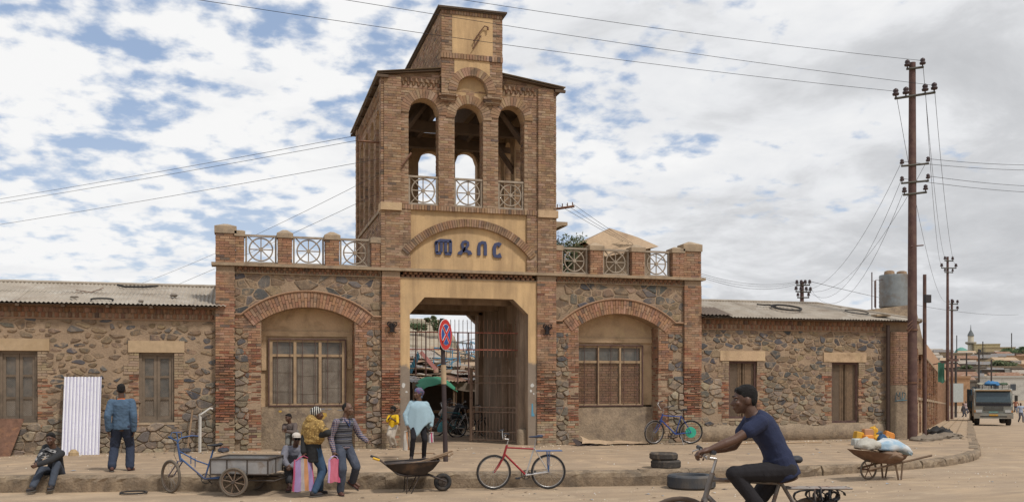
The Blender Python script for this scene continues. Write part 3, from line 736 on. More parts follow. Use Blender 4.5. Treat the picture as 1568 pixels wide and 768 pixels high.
for k, (a, b) in enumerate(((5.09, 5.52), (6.32, 6.76))):
    for i in range(3): bricks(sk, F, a-.0-.02*i, b+.02*i, 9.56+i*.067, 9.56+(i+1)*.067, proud=.12+.045*i, pal=tower_pal, back=0)
    mb = MB(); fbox(mb, F, a+.02, b-.02, 9.6, 9.76, 0, .16); mb.build('corbel', M_mortar, gate)
for sgn, x in ((-1, cb0), (1, cb1)):
    G = Fr((x, 25.0, 0), (0, 1, 0), (sgn, 0, 0)); mb = MB(); fbox(mb, G, .2, 5.9, 9.95, 11.99, -.3, -.01); mb.build('clerestory_wall', M_mortar, gate)
    bricks(sk, G, -.02, 5.9, 10.2, 11.95, proud=.01, pal=tower_pal)
mb = MB(); mb.box(5.0, 6.9, 24.86, 31.0, 12.0, 12.045); mb.box(5.04, 6.86, 24.9, 30.96, 11.965, 12.0); mb.build('top_slab', flat('dark_roof_edge', (.10, .075, .055), .9), gate)
# tower's lower roofs
for sgn in (-1, 1):
    xi, xo = (cb0, 3.40) if sgn < 0 else (cb1, 8.62)
    for i in range(8):
        y0 = 24.96+i*.82; mb = MB(); V = Vector((xi-xo, 0, .24)); mb.corr((xo, y0, 10.19), (0, 1, 0), V, .86, V.length, amp=.016, per=.105)
        mb.build('roof_sheet', M_roof, gate)
    mb = MB(); a, b = sorted((xi, xo+(-.04 if sgn > 0 else .04)))
    mb.add([(xo-sgn*.05, 25.0, 10.155), (xi, 25.0, 10.38), (xi, 31.4, 10.38), (xo-sgn*.05, 31.4, 10.155), (xo-sgn*.05, 25.0, 10.13), (xi, 25.0, 10.355), (xi, 31.4, 10.32), (xo-sgn*.05, 31.4, 10.11)], [(0,1,2,3),(7,6,5,4),(0,4,5,1),(1,5,6,2),(2,6,7,3),(3,7,4,0)])
    for i in range(7): y = 25.0+i*1.05; mb.box(min(xo, xo-sgn*.3), max(xo, xo-sgn*.3), y, y+.08, 10.05, 10.12)
    mb.build('eave_board', flat('dark_eave', (.11, .075, .05), .9), gate)
for a, b, sg_ in ((3.6, 5.1, 1), (6.79, 8.29, -1)):
    sl = lambda x: 10.14+(.21*(x-3.5)/1.6 if sg_ > 0 else .21*(8.4-x)/1.6)
    mb = MB(); P = [(a, 10.1), (b, 10.1), (b, sl(b)), (a, sl(a))]; P = [F.p(x, z, q) for q in (.055, -.1) for x, z in P]; mb.add(P, [(0, 1, 2, 3), (7, 6, 5, 4), (0, 3, 7, 4), (1, 5, 6, 2), (3, 2, 6, 7)]); mb.build('eave_wall', M_mortar, gate)
    bricks(sk, F, a, b, 10.12, 10.34, proud=.07, pal=tower_pal, skip=lambda x, z: z+.03 > sl(x))
# broken iron ornament on the top panel
mb = MB(); mb.path([F.p(5.97, 11.18, .3), F.p(6.15, 11.45, .3), F.p(6.28, 11.62, .3), F.p(6.36, 11.60, .3)], .016, 5); mb.path([F.p(5.95, 10.98, .3), F.p(6.18, 11.35, .3)], .018, 5)
mb.tube(F.p(6.0, 11.22, .3), F.p(6.0, 11.05, .3), .01, n=4); mb.tube(F.p(6.12, 11.42, .3), F.p(6.14, 11.28, .3), .01, n=4); mb.tube(F.p(6.36, 11.6, .3), F.p(6.37, 11.52, .3), .028, n=5)
mb.build('iron_ornament', M_rust, gate)
# wire brackets on the tower
mb = MB(); mb.tube((2.95, 25.4, 8.42), (3.62, 25.4, 8.42), .03, n=4); mb.tube((3.0, 25.4, 8.42), (3.0, 25.4, 8.56), .02, n=4)
mb.tube((4.05, 25.02, 7.75), (4.32, 25.1, 8.12), .028, n=4); mb.build('wire_bracket', M_rust, gate)
mb = MB(); mb.tube((8.3, 25.4, 6.86), (8.98, 25.3, 6.98), .035, n=4)
for i in range(4): mb.tube((8.5+i*.15, 25.37, 6.88+i*.028), (8.5+i*.15, 25.37, 7.02+i*.028), .015, n=4)
mb.build('wire_bracket', M_rust, gate)
mb = MB(); mb.box(8.3, 8.85, 25.5, 26.6, 6.46, 6.56); mb.add([(8.3, 25.5, 6.46), (8.7, 25.5, 6.46), (8.3, 25.5, 6.3), (8.3, 26.6, 6.46), (8.7, 26.6, 6.46), (8.3, 26.6, 6.3)], [(0,1,2),(3,5,4),(0,2,5,3),(1,4,5,2)]); mb.build('side_canopy', M_cap, gate)

# ---- balustrade
def wheel_panel(x0, x1, z0, z1, y, parent=gate):
    mb = MB(); c = ((x0+x1)/2, y, (z0+z1)/2); t = .045
    mb.box(x0-.02, x1+.02, y-.045, y+.045, z1, z1+.05); fr = mb.build('railing_panel', M_rail, parent)
    for a, b in ((x0, x0+t), (x1-t, x1)): mb = MB(); mb.box(a, b, y-.03, y+.03, z0, z1); mb.build('post', M_rail, fr)
    mb = MB(); mb.box(x0-.02, x1+.02, y-.04, y+.04, z0-.05, z0); mb.build('bottom_rail', M_rail, fr)
    w_, h_ = (x1-x0)/2-t, (z1-z0)/2; r = min(w_, h_)-.03
    mb = MB(); mb.torus(c, (1, 0, 0), (0, 0, 1), r, .021, 28, 6); mb.build('ring', M_rail, fr)
    for k in range(4):
        a = k*pi/4; mb = MB(); L1 = min(w_/abs(cos(a)) if abs(cos(a)) > .01 else 9, h_/abs(sin(a)) if abs(sin(a)) > .01 else 9)
        if k % 2 == 0: L1 = r
        mb.tube((c[0]-L1*cos(a), y+.002*k, c[2]-L1*sin(a)), (c[0]+L1*cos(a), y+.002*k, c[2]+L1*sin(a)), .016, n=6); mb.build('spoke', M_rail, fr)
    mb = MB(); mb.tube((c[0], y-.04, c[2]), (c[0], y+.04, c[2]), .05, n=10); mb.build('hub', M_rail, fr)
def bal_pier(x0, x1, zt, zc, peak, dy=.36):
    y0 = YF-.07; mb = MB(); mb.box(x0+.012, x1-.012, y0+.012, y0+dy-.012, 5.05, zt); mb.build('baluster_pier', M_mortar, gate)
    FF = Fr((0, y0, 0), (1, 0, 0), (0, -1, 0)); bricks(sk, FF, x0, x1, 5.06, zt, proud=.005, pal=lambda *a: brick_pal())
    for sgn, x in ((-1, x0), (1, x1)): G = Fr((x, y0, 0), (0, 1, 0), (sgn, 0, 0)); bricks(sk, G, 0, dy, 5.06, zt, proud=.002, pal=lambda *a: brick_pal())
    mb = MB(); e = .03; mb.box(x0-e, x1+e, y0-e, y0+dy+e, zt, zc)
    cx_, cy_ = (x0+x1)/2, y0+dy/2
    mb.add([(x0-e, y0-e, zc), (x1+e, y0-e, zc), (x1+e, y0+dy+e, zc), (x0-e, y0+dy+e, zc), (cx_-.05, cy_, peak), (cx_+.05, cy_, peak)], [(0, 1, 5, 4), (1, 2, 5), (2, 3, 4, 5), (3, 0, 4)])
    mb.build('cap_stone', M_cap, gate)
for a, b, zt_, zc_, pk in [(-.65, -.17, 5.80, 5.98, 6.06), (-.165, .04, 5.74, 5.87, 5.92), (.88, 1.23, 5.74, 5.86, 5.97), (2.08, 2.43, 5.74, 5.86, 5.97), (3.27, 3.53, 5.70, 5.84, 5.88),
                      (8.39, 8.56, 5.70, 5.84, 5.86), (9.40, 9.78, 5.74, 5.87, 5.98), (10.66, 11.04, 5.74, 5.87, 5.98), (11.92, 12.27, 5.76, 5.88, 5.95), (12.275, 12.82, 5.82, 6.02, 6.12)]:
    bal_pier(a, b, zt_, zc_, pk)
for a, b in [(.07, .85), (1.26, 2.05), (2.46, 3.24), (8.59, 9.36), (9.82, 10.62), (11.08, 11.88)]: wheel_panel(a, b, 5.12, 5.76, YF+.10)
for a, b in O: wheel_panel(a+.01, b-.01, 6.82, 7.50, YF+.02)

# ---- big windows in the two arches
def net(mb, F, x0, x1, z0, z1, p, st=.07, w=.006, col=(1, 1, 1)):
    """diamond wire netting as thin ribbons"""
    H_ = z1-z0; W_ = x1-x0
    for sgn in (1, -1):
        k = -H_
        while k < W_+H_:
            pts = []
            a = k; xA, zA = x0+a, z0 if sgn > 0 else z1
            t0 = max(0, -a*1.0); t1 = min(H_, W_-a)
            if t1 > t0:
                za, zb = (z0+t0, z0+t1) if sgn > 0 else (z1-t0, z1-t1)
                xa, xb = x0+a+t0, x0+a+t1
                mb.add([F.p(xa-w, za, p), F.p(xb-w, zb, p), F.p(xb+w, zb, p), F.p(xa+w, za, p)], [(0, 1, 2, 3)], col)
            k += st
M_frame1 = mat('tan_timber', (.34, .235, .14), .85, var=.2, sc=5, bump=.4, bsc=60, fine=.1, dirt=[(.22,.15,.10)], dsc=4, dlo=.5, dhi=.75, coord='World')
def big_window(F, x0, x1, z0, z1, zt, bricked):
    pf = -.455
    w = MB(); fbox(w, F, x0, x1, z0, z1, pf-.2, pf+.015)
    win = w.build('window', M_shut if not bricked else M_dark, gate)
    fr = MB(); t = .075 if not bricked else .05
    xs = [x0+(x1-x0)*i/3 for i in range(4)]
    for i, x in enumerate(xs):
        a = x-(0 if i == 0 else t if i == 3 else t/2); fbox(fr, F, a, a+t, z0, z1, pf, pf+.085)
    fr.build('mullion', M_frame1, win)
    fr = MB(); fbox(fr, F, x0, x1, zt-.035, zt+.035, pf, pf+.075); fbox(fr, F, x0, x1, z1-.06, z1, pf, pf+.08); fbox(fr, F, x0, x1, z0, z0+.04, pf, pf+.08); fr.build('transom', M_frame1, win)
    for i in range(3):
        a, b = xs[i]+t/2+(t/2 if i == 0 else 0), xs[i+1]-t/2-(t/2 if i == 2 else 0)
        g = MB(); fbox(g, F, a, b, zt+.035, z1-.06, pf, pf+.024); g.build('pane', M_glassd, win)
        if not bricked:
            g = MB(); fbox(g, F, a+.03, b-.03, z0+.05, zt-.06, pf, pf+.04); 
            for q in range(2): zz = z0+.35+q*.5+R.uniform(-.1, .1); fbox(g, F, a+.03, b-.03, zz, zz+.02, pf, pf+.05)
            g.build('shutter_panel', M_shut, win)
            g = MB(); fbox(g, F, a, b, z0+.04, zt-.035, pf, pf+.03); g.build('board', flat('dim_board', (.13, .105, .085), .9), win)
        n = MB(); net(n, F, a, b, z0+.04, z1-.06, pf+.07, st=.055, w=.0025)
        tag(n.build('netting', M_netw, win), kind='stuff')
    bars = MB()
    nb = 5 if bricked else 6
    for i in range(nb):
        x = x0+(x1-x0)*(i+.6)/nb
        bars.tube(F.p(x, z0+.02, pf+.11), F.p(x, z1+.03, pf+.11), .009, n=5)
    bars.build('window_bars', M_brown, win)
    e = MB(); 
    for a, b, c, d in ((x0-.03, x1+.03, z1, z1+.03), (x0-.03, x1+.03, z0-.03, z0), (x0-.03, x0, z0, z1), (x1, x1+.03, z0, z1)): fbox(e, F, a, b, c, d, pf, pf+.12)
    e.build('window_frame', M_brown, win)
    return win, xs, t
big_window(F, .68, 2.62, 1.44, 3.15, 2.74, False)
win2, xs2, t2 = big_window(F, 9.13, 11.15, 1.38, 3.08, 2.62, True)
for i in range(3): bricks(sk, F, xs2[i]+.05, xs2[i+1]-.05, 1.43, 2.58, proud=-.425, pal=lambda *a: vary((.235, .125, .08), .15), w=.22, h=.07, back=-.5, j=.014)
# plaster mouldings round the windows
mb = MB()
for cx, w, zt_ in ((1.65, 2.38, 3.24), (10.285, 2.43, 3.17)):
    mb = MB(); fbox(mb, F, cx-w/2+.02, cx+w/2-.02, zt_, zt_+.13, -.46, -.40); mb.build('plaster_band', M_tan, gate); mb = MB(); fbox(mb, F, cx-w/2+.02, cx-w/2+.14, 2.35 if cx < 5 else 1.5, zt_, -.46, -.41); mb.build('plaster_band', M_tan, gate)
mb = MB(); fbox(mb, F, 2.68, 2.82, 2.4, 3.24, -.46, -.41); mb.build('plaster_band', M_tan, gate)
# torn poster scraps and paint marks
for x, z, w, h in ((4.12, 1.95, .12, .16), (4.2, 1.78, .08, .07), (7.70, 1.95, .15, .13), (7.66, 1.80, .08, .09), (7.74, 1.72, .05, .06)):
    mb = MB(); n = 9; mb.add([F.p(x+w/2*cos(2*pi*i/n)*R.uniform(.6, 1), z+h/2*sin(2*pi*i/n)*R.uniform(.6, 1), .050) for i in range(n)], [tuple(range(n))]); mb.build('poster_scrap', flat('paper_scrap', (.52, .50, .46), .9), gate)
mb = MB(); mb.add([F.p(7.70+q*.02, z, .050) for q, z in ((-1, 1.45), (1, 1.45), (1.4, 1.2), (3, 1.15), (3, 1.1), (-1.4, 1.1))], [tuple(range(6))]); mb.build('paint_mark', flat('blue_mark', (.10, .26, .36), .9), gate)
for x, z, w, h, c in ((2.02, 1.15, .34, .26, (.45, .28, .06)), (.95, 1.28, .10, .07, (.45, .28, .06)), (2.1, 1.33, .5, .05, (.20, .20, .21)), (1.25, 1.30, .16, .10, (.16, .15, .14)), (2.55, 1.30, .3, .04, (.20, .20, .21))):
    mb = MB(); n = 17; mb.add([F.p(x+w/2*cos(2*pi*i/n)*R.uniform(.65, 1), z+h/2*sin(2*pi*i/n)*R.uniform(.65, 1), -.355) for i in range(n)], [tuple(range(n))]); mb.build('paint_patch', flat('paint_%d' % int(c[0]*1000), c, .9, dirt=[(.25, .19, .13)], dsc=6, dlo=.45, dhi=.6), gate)
sk.flush(gate)
# ================================================================ WINGS
def wing_window(F, parent, x0, x1, z0, z1, kind):
    w = MB(); fbox(w, F, x0, x1, z0, z1, -.30, -.14); win = w.build('window', M_dark if kind == 'net' else flat('dim_board', (.13, .105, .085), .9), parent)
    mb = MB(); t = .06
    for a, b, c, d in ((x0, x0+t, z0, z1), (x1-t, x1, z0, z1), (x0+t, x1-t, z1-t, z1), (x0+t, x1-t, z0, z0+t)): fbox(mb, F, a, b, c, d, -.15, -.05)
    Mf = flat('grey_brown_timber', (.185, .14, .10), .88, dirt=[(.10, .08, .06)], coord='World') if kind == 'leaf' else M_brown
    mb.build('window_frame', Mf, win)
    c = (x0+x1)/2
    if kind == 'leaf':
        for k, (a, b) in enumerate(((x0+t, c-.005), (c+.005, x1-t))):
            lf = MB()
            for q, r, u, v in ((a, a+.07, z0+t, z1-t), (b-.07, b, z0+t, z1-t), (a+.07, b-.07, z1-t-.08, z1-t), (a+.07, b-.07, z0+t, z0+t+.1)): fbox(lf, F, q, r, u, v, -.14, -.09)
            h = (z1-z0-2*t)/3
            for i in (1, 2): fbox(lf, F, a+.07, b-.07, z0+t+h*i-.03, z0+t+h*i+.03, -.14, -.092)
            l = lf.build('casement', Mf, win)
            for i in range(3):
                p = MB(); fbox(p, F, a+.07, b-.07, z0+t+h*i+.03, z0+t+h*(i+1)-.03, -.14, -.12); p.build('pane', M_glassd if i else M_shut, win)
            n = MB(); net(n, F, a+.07, b-.07, z0+t+.1, z1-t-.08, -.085, st=.05, w=.003); tag(n.build('netting', M_netw, win), kind='stuff')
    else:
        for i in (1, 2):
            a = x0+t+.05+i*(x1-x0-2*t-.1)/3; p = MB(); fbox(p, F, a+.01, a+(x1-x0-2*t-.1)/3-.02, z0+t, z1-t-.25*(i == 0), -.15, -.12); p.build('board', M_wood, win)
        mb = MB()
        for i in range(2): fbox(mb, F, c-.012+i*.0, c+.012, z0+t, z1-t, -.06, -.04)
        mb.build('window_bars', M_brown, win)
        n = MB(); net(n, F, x0+t, x1-t, z0+t, z1-t, -.07, st=.045, w=.0035); tag(n.build('netting', M_netw, win), kind='stuff')
    sl = MB(); fbox(sl, F, x0-.03, x1+.03, z0-.06, z0, -.2, .02); sl.build('sill', M_cap, win)
    return win
def wing(name, label, x0, x1, wins, kind, hv, lw, quoin, plinth=None, skipz=3.58):
    Fw = Fr((0, YF+.08, 0), (1, 0, 0), (0, -1, 0)); root = empty(name, ((x0+x1)/2, YF, .3), label=label, cat='building'); sk = Sink()
    mb = MB(); ops = [(a, b, c, (lambda x, d=d: d)) for a, b, c, d, *_ in wins]
    arch_wall(mb, Fw, x0, x1, Z0-.2, 3.93, 0, -.32, ops, m=0, mj=0, ends=True); mb.build('wall', [M_mortar], root)
    for a, b, c, d, la, lb in wins:
        wing_window(Fw, root, a, b, c, d, kind)
        m = MB(); fbox(m, Fw, la, lb, d+.01, d+.30, -.1, .035); m.build('lintel', M_tan if kind == 'net' else flat('ochre_lintel', (.43, .31, .19), .92, dirt=[(.36, .25, .14)], coord='World'), root)
        el = lambda r, p, q: (p-(.13 if (r//4) % 2 else 0), q); er_ = lambda r, p, q: (p, q+(.13 if (r//4) % 2 else 0))
        erw = lambda x, z: er(x, z, 2.2, 1.0)*(1 if kind == 'leaf' else .8)
        palw = (lambda x, z, e=0: brick_pal(red=.5) if e > .05 else vary((.35, .245, .16), .08))
        bricks(sk, Fw, a-.22, a, c-.12, d+.0, proud=.02, pal=palw, erode=erw, edge=el); bricks(sk, Fw, b, b+.22, c-.12, d+.0, proud=.02, pal=palw, erode=erw, edge=er_)
    def skp(x, z):
        for a, b, c, d, la, lb in wins:
            if a-.2 < x < b+.2 and c-.1 < z < d: return True
            if la-.02 < x < lb+.02 and d-.02 < z < d+.33: return True
        return quoin(x, z)
    stones(sk, Fw, x0, x1, plinth or .28, 3.60, cw=.235, ch=.125, gap=.013, heavy=hv, low=lw, skip=skp, proud=(.004, .03))
    xe = x1 if x1 < 0 else 19.2
    mb = MB(); fbox(mb, Fw, x0, x1, 3.88, 3.93, -.3, .10); mb.build('eave_course', flat('brick_moulding', (.30, .18, .11), .9), root); mb = MB(); fbox(mb, Fw, x0, xe, 3.575, 3.61, -.1, .03); mb.build('string_course', flat('brick_moulding', (.30, .18, .11), .9), root)
    dogtooth(sk, Fw, x0, xe, 3.62, 3.87, .0, rows=2, w=.15)
    return root, sk, Fw
# left wing
wl = [(-5.60, -4.76, 1.07, 2.79, -6.1, -4.5), (-2.47, -1.64, 1.04, 2.77, -2.72, -1.40), (-9.0, -8.1, 1.07, 2.79, -9.3, -7.8)]
def hvL(x, z): return max(0, min(1, smooth((z-1.5)/.7)))*(.9+.1*mn.noise((x, z, 2)))
def lwL(x, z): return 1.0 if z < 1.25+.35*mn.noise((x*.7, z*.2, 5))+(.8*smooth((x+1.4)/.4)) else 0
left, skl, Fl = wing('left_building', 'long low stone building with grey corrugated roof to the left of the gatehouse', -12.5, -.65, wl, 'leaf', hvL, lwL, lambda x, z: False)
skl.flush(left)
mb = MB(); mb.box(-12.4, -.66, 25.7, 30.4, Z0, 3.9); mb.build('side_wall', M_mortar, left)
def roof_sheets(root, x0, x1, ye, ze, yr, zr, w=.80, skipf=None, lim=None):
    V = Vector((0, yr-ye, zr-ze)); Lr = V.length; i = 0; x = x0
    while x < x1-.05:
        ww = min(w, x1-x)
        for k in range(2):
            mb = MB(); a, b = (0, Lr*.55) if k == 0 else (Lr*.52, Lr)
            o = Vector((x, ye, ze))+V.normalized()*a+Vector((0, 0, .006*k+.002*(i % 2)+R.uniform(0, .006)))
            mb.corr(o, (1, 0, 0), V, ww+.03, b-a, amp=.017, per=.10, rag=.015 if k == 0 else 0)
            if lim: lim(mb)
            mb.build('roof_sheet', M_roof, root)
        x += w; i += 1
roof_sheets(left, -12.4, -.42, 24.97, 3.95, 27.7, 4.66)
mb = MB(); mb.path([(x, 27.7, 4.69) for x in (-12.4, -8, -4, -.5)], .05, 6); mb.build('ridge_cap', M_roof, left)
mb = MB(); mb.add([(-12.4, 27.7, 4.65), (-.5, 27.7, 4.65), (-.5, 30.6, 3.9), (-12.4, 30.6, 3.9)], [(0, 1, 2, 3)]); mb.build('rear_roof', M_roof, left)
mb = MB(); mb.box(-12.4, -.6, 25.02, 25.25, 3.90, 3.925)
for i in range(12): mb.box(-12.2+i, -12.12+i, 25.0, 25.3, 3.86, 3.93)
mb.build('eave_board', flat('dark_eave', (.11, .075, .05), .9), left)
# right wing
wr = [(13.79, 14.72, .97, 2.66, 13.5, 14.98), (17.27, 18.22, .80, 2.64, 16.98, 18.48)]
hvR = lambda x, z: .32+.3*mn.noise((x*.8, z*.8, 4)); lwR = lambda x, z: .75 if z < 1.9+.9*mn.noise((x*.5, z*.4, 6)) and z > .5 else 0
qR = lambda x, z: x > 19.15
right, skr, Frt = wing('right_building', 'stone building on the street corner with two netted windows and a hipped corrugated roof', 12.83, 20.02, wr, 'net', hvR, lwR, qR, plinth=.74)
mb = MB()
prof = [(-.05, .2), (.09, .2), (.085, .60), (.05, .72), (.0, .80)]
mb.loft([[Frt.p(x, z+.02*mn.noise((x, z, 3)), p+.02*mn.noise((x*1.5, z*2, 1))) for p, z in prof] for x in lin(12.83, 19.3, .15)], closed=False, cap=False); mb.build('plinth', M_dado, right)
mb = MB(); fbox(mb, Frt, 19.28, 19.99, Z0-.2, 3.56, -.3, .10); mb.build('corner_pier', M_mortar, right)
bricks(skr, Frt, 19.27, 20.0, 1.95, 3.6, proud=.13, pal=lambda x, z, e=0: vary((.36, .205, .13), .12), back=.05)
mb = MB(); fbox(mb, Frt, 19.26, 20.01, Z0-.2, 1.94, -.1, .145); mb.build('pier_render', M_dado, right)
mb = MB()
for pts in ([(19.45, 1.5), (19.47, 1.72), (19.55, 1.6), (19.6, 1.74), (19.62, 1.5)], [(19.68, 1.5), (19.7, 1.73), (19.8, 1.7), (19.78, 1.55), (19.68, 1.5)], [(19.42, 1.46), (19.85, 1.48)]):
    mb.path([Frt.p(x, z, .148) for x, z in pts], .012, 4)
mb.build('graffiti', flat('blue_spray', (.06, .17, .22), .9), right)
mb = MB(); mb.tube((19.16, 25.12, .3), (19.16, 25.12, 3.8), .055, n=8); mb.build('downpipe', flat('dark_pipe', (.07, .045, .035), .7), right)
skr.flush(right)
mb = MB(); mb.box(12.84, 19.5, 25.7, 30.4, Z0-.3, 3.9); mb.add([(20.02, 25.3, 0), (20.02, 25.3, 3.9), (24.0, 29.8, 3.8), (24.0, 29.8, 0), (19.5, 30, 0), (19.5, 30, 3.9)], [(0, 1, 2, 3), (3, 2, 5, 4)]); mb.build('side_wall', M_mortar, right)
XR = 20.3
def hip(mb):
    # cut the sheets along the hip line
    out = []
    def lim(v):
        x, y, z = v; t = (y-24.97)/2.73; xm = XR-t*1.95
        return (min(x, xm), y, z)
    mb.v = [lim(v) for v in mb.v]
roof_sheets(right, 12.80, XR, 24.97, 3.93, 27.7, 4.63, lim=hip)
mb = MB(); mb.add([(XR, 24.97, 3.93), (XR+.4, 25.5, 3.92), (22.3, 28.2, 3.90), (22.3, 30.5, 3.9), (18.35, 27.7, 4.63), (12.8, 27.7, 4.63), (12.8, 30.6, 3.9)], [(0, 1, 4), (1, 2, 4), (2, 3, 4), (4, 3, 6, 5)]); mb.build('hip_roof', M_roof, right)
mb = MB(); mb.path([(12.8, 27.7, 4.66), (18.35, 27.7, 4.66), (XR, 25.0, 3.96)], .045, 6); mb.build('ridge_cap', M_roof, right)
mb = MB(); mb.box(12.85, 20.1, 25.02, 25.25, 3.885, 3.91); mb.build('eave_board', MATS['dark_eave'], right)
mb = MB(); mb.corr((12.80, 24.93, 3.99), (1, 0, 0), (0, 1.1, .30), .95, 1.15, amp=.02, per=.12); mb.build('patch_sheet', flat('dark_tin', (.17, .13, .10), .7, .2), right)

# hoses, old tyres and stones lying on the roofs
def roofz(x, y): return 3.96+(y-24.97)*.26+.03
def lying(kind, label, cat, pts, r, m, grp=None):
    mb = MB(); mb.path([(x, y, roofz(x, y)+r) for x, y in pts], r, 6); tag(mb.build(kind, m), label, cat, grp)
lying('hose', 'short piece of black hose near the eave of the left roof', 'hose', [(-3.3+.25*cos(a)*1.0, 25.15+.16*sin(a)) for a in [pi*k/10 for k in range(-1, 12)]], .022, M_black)
lying('hose', 'bent black hose on the ridge of the left roof', 'hose', [(-3.2, 27.3), (-3.0, 27.05), (-2.5, 27.1), (-2.2, 27.3)], .03, M_black)
lying('wire_scrap', 'thin bent wire lying on the left roof', 'wire', [(-4.1, 26.5), (-3.7, 26.2), (-3.5, 26.9)], .01, M_rust)
for i, (x, y, s_) in enumerate([(-4.0, 25.4, .06), (-3.93, 25.45, .05), (-1.7, 25.9, .09), (-2.4, 25.0, .07)]):
    mb = MB(); rings = [[(x+s_*r*cos(a)*R.uniform(.8, 1.2), y+s_*r*sin(a)*R.uniform(.8, 1.2), roofz(x, y)+s_*h) for a in [2*pi*k/7 for k in range(7)]] for h, r in ((0, .8), (.4, 1.1), (.9, .6))]
    mb.loft(rings, smooth=False); tag(mb.build('stone', MATS.get('roof_stone') or mat('roof_stone', (.2 , .17, .14), .9)), ['small dark stone on the left roof beside another', 'small dark stone, right one of a pair on the left roof', 'pale round lump in the middle of the left roof', 'flat dark scrap at the eave of the left roof'][i], 'stone')
def tyre_on(x, y, Rr, r, label):
    mb = MB(); pts = [(x+Rr*cos(a), y+Rr*sin(a), roofz(x, y+Rr*sin(a))-.0+r) for a in [2*pi*k/24 for k in range(24)]]; mb.path(pts, r, 6, closed=True); tag(mb.build('old_bicycle_ring', M_black), label, 'tyre')
tyre_on(16.35, 26.3, .45, .03, 'old bicycle tyre lying in the middle of the right roof'); tyre_on(18.6, 25.9, .35, .015, 'thin wire ring on the right roof near the corner')
lying('hose', 'short black hose beside the tyre on the right roof', 'hose', [(15.6, 26.8), (15.8, 26.7), (16.0, 26.75), (16.1, 26.5)], .025, M_black)
mb = MB(); mb.box(18.9, 19.4, 25.3, 25.6, 4.08, 4.14); tag(mb.build('flat_stone', M_cap), 'flat slab weighing down the right roof near its corner', 'slab')

# ---- water tank and its plinth behind the right wing
tb = empty('tank_house', (22.6, 30, 0), label='rough rendered hut behind the corner building that carries the water tank', cat='hut')
mb = MB(); mb.add([(20.6, 28.2, 3), (22.9, 28.0, 3), (25.2, 30.9, 3), (22.8, 33.2, 3), (20.9, 28.4, 4.55), (22.6, 28.2, 4.75), (24.0, 29.9, 4.85), (22.6, 32, 4.75)], [(0, 1, 5, 4), (1, 2, 6, 5), (2, 3, 7, 6), (3, 0, 4, 7), (4, 5, 6, 7)]); mb.build('wall', M_dado, tb)
tk = empty('water_tank', (22.55, 29.2, 4.78), label='grey corrugated metal water tank with two small lids on top', cat='water tank')
tx, ty = 22.55, 29.2
Mt = flat('galvanised', (.26, .28, .28), .5, .4, coord='World', dirt=[(.2, .15, .11)])
mb = MB(); n = 32; rg = []
for i in range(19): z = 4.72+i*1.15/18; r = .52+(.012 if i % 2 else 0); rg.append([(tx+r*cos(2*pi*k/n), ty+r*sin(2*pi*k/n), z) for k in range(n)])
mb.loft(rg); mb.build('tank_body', Mt, tk)
for dx in (-.22, .30):
    mb = MB(); mb.loft([[(tx+dx+r*cos(2*pi*k/12), ty+r*sin(2*pi*k/12), z) for k in range(12)] for z, r in ((5.85, .19), (6.0, .17), (6.03, .1))]); mb.build('lid', M_wood, tk)
mb = MB(); mb.path([(tx-.95, ty, 4.6), (tx-.95, ty, 5.95), (tx-.95, ty, 5.65), (tx-.83, ty, 5.65), (tx-.83, ty, 4.7)], .02, 6); mb.path([(tx-.8, ty-.02, 4.6), (tx-.8, ty-.02, 5.68), (tx-.5, ty-.02, 5.7)], .016, 6); mb.build('pipe', M_brown, tk)

# ================================================================ SIDE STREET WALL
SL = .0247
Fs = Fr((20.45, 25.75, 0), (DX, DY, 0), (DY, -DX, 0), -SL)
side = empty('street_wall', (30, 37, 0), label='long brick and plaster wall running down the side street behind the poles', cat='wall'); sks = Sink()
mb = MB(); fbox(mb, Fs, .0, 62, -.3, 3.25, -.4, 0); mb.build('wall', M_mortar, side)
mb = MB(); fbox(mb, Fs, .0, 62, 3.25, 3.33, -.4, .12); mb.build('cornice', M_cornice, side)
mb = MB(); mb.add([Fs.p(u, z, p) for u, z, p in [(1.0, 3.33, .02), (1.0, 4.15, .02), (3, 3.9, .02), (9, 4.0, .02), (26, 4.15, .02), (62, 4.3, .02), (62, 3.33, .02), (1.0, 3.33, -.3), (1.0, 4.15, -.3), (3, 3.9, -.3), (9, 4.0, -.3), (26, 4.15, -.3), (62, 4.3, -.3), (62, 3.33, -.3)]], [(0, 6, 5, 4, 3, 2, 1), (1, 2, 9, 8), (2, 3, 10, 9), (3, 4, 11, 10), (4, 5, 12, 11), (0, 1, 8, 7)]); mb.build('parapet', flat('orange_render', (.42, .255, .155), .93, coord='World', dirt=[(.30, .19, .12)]), side)
u = .1
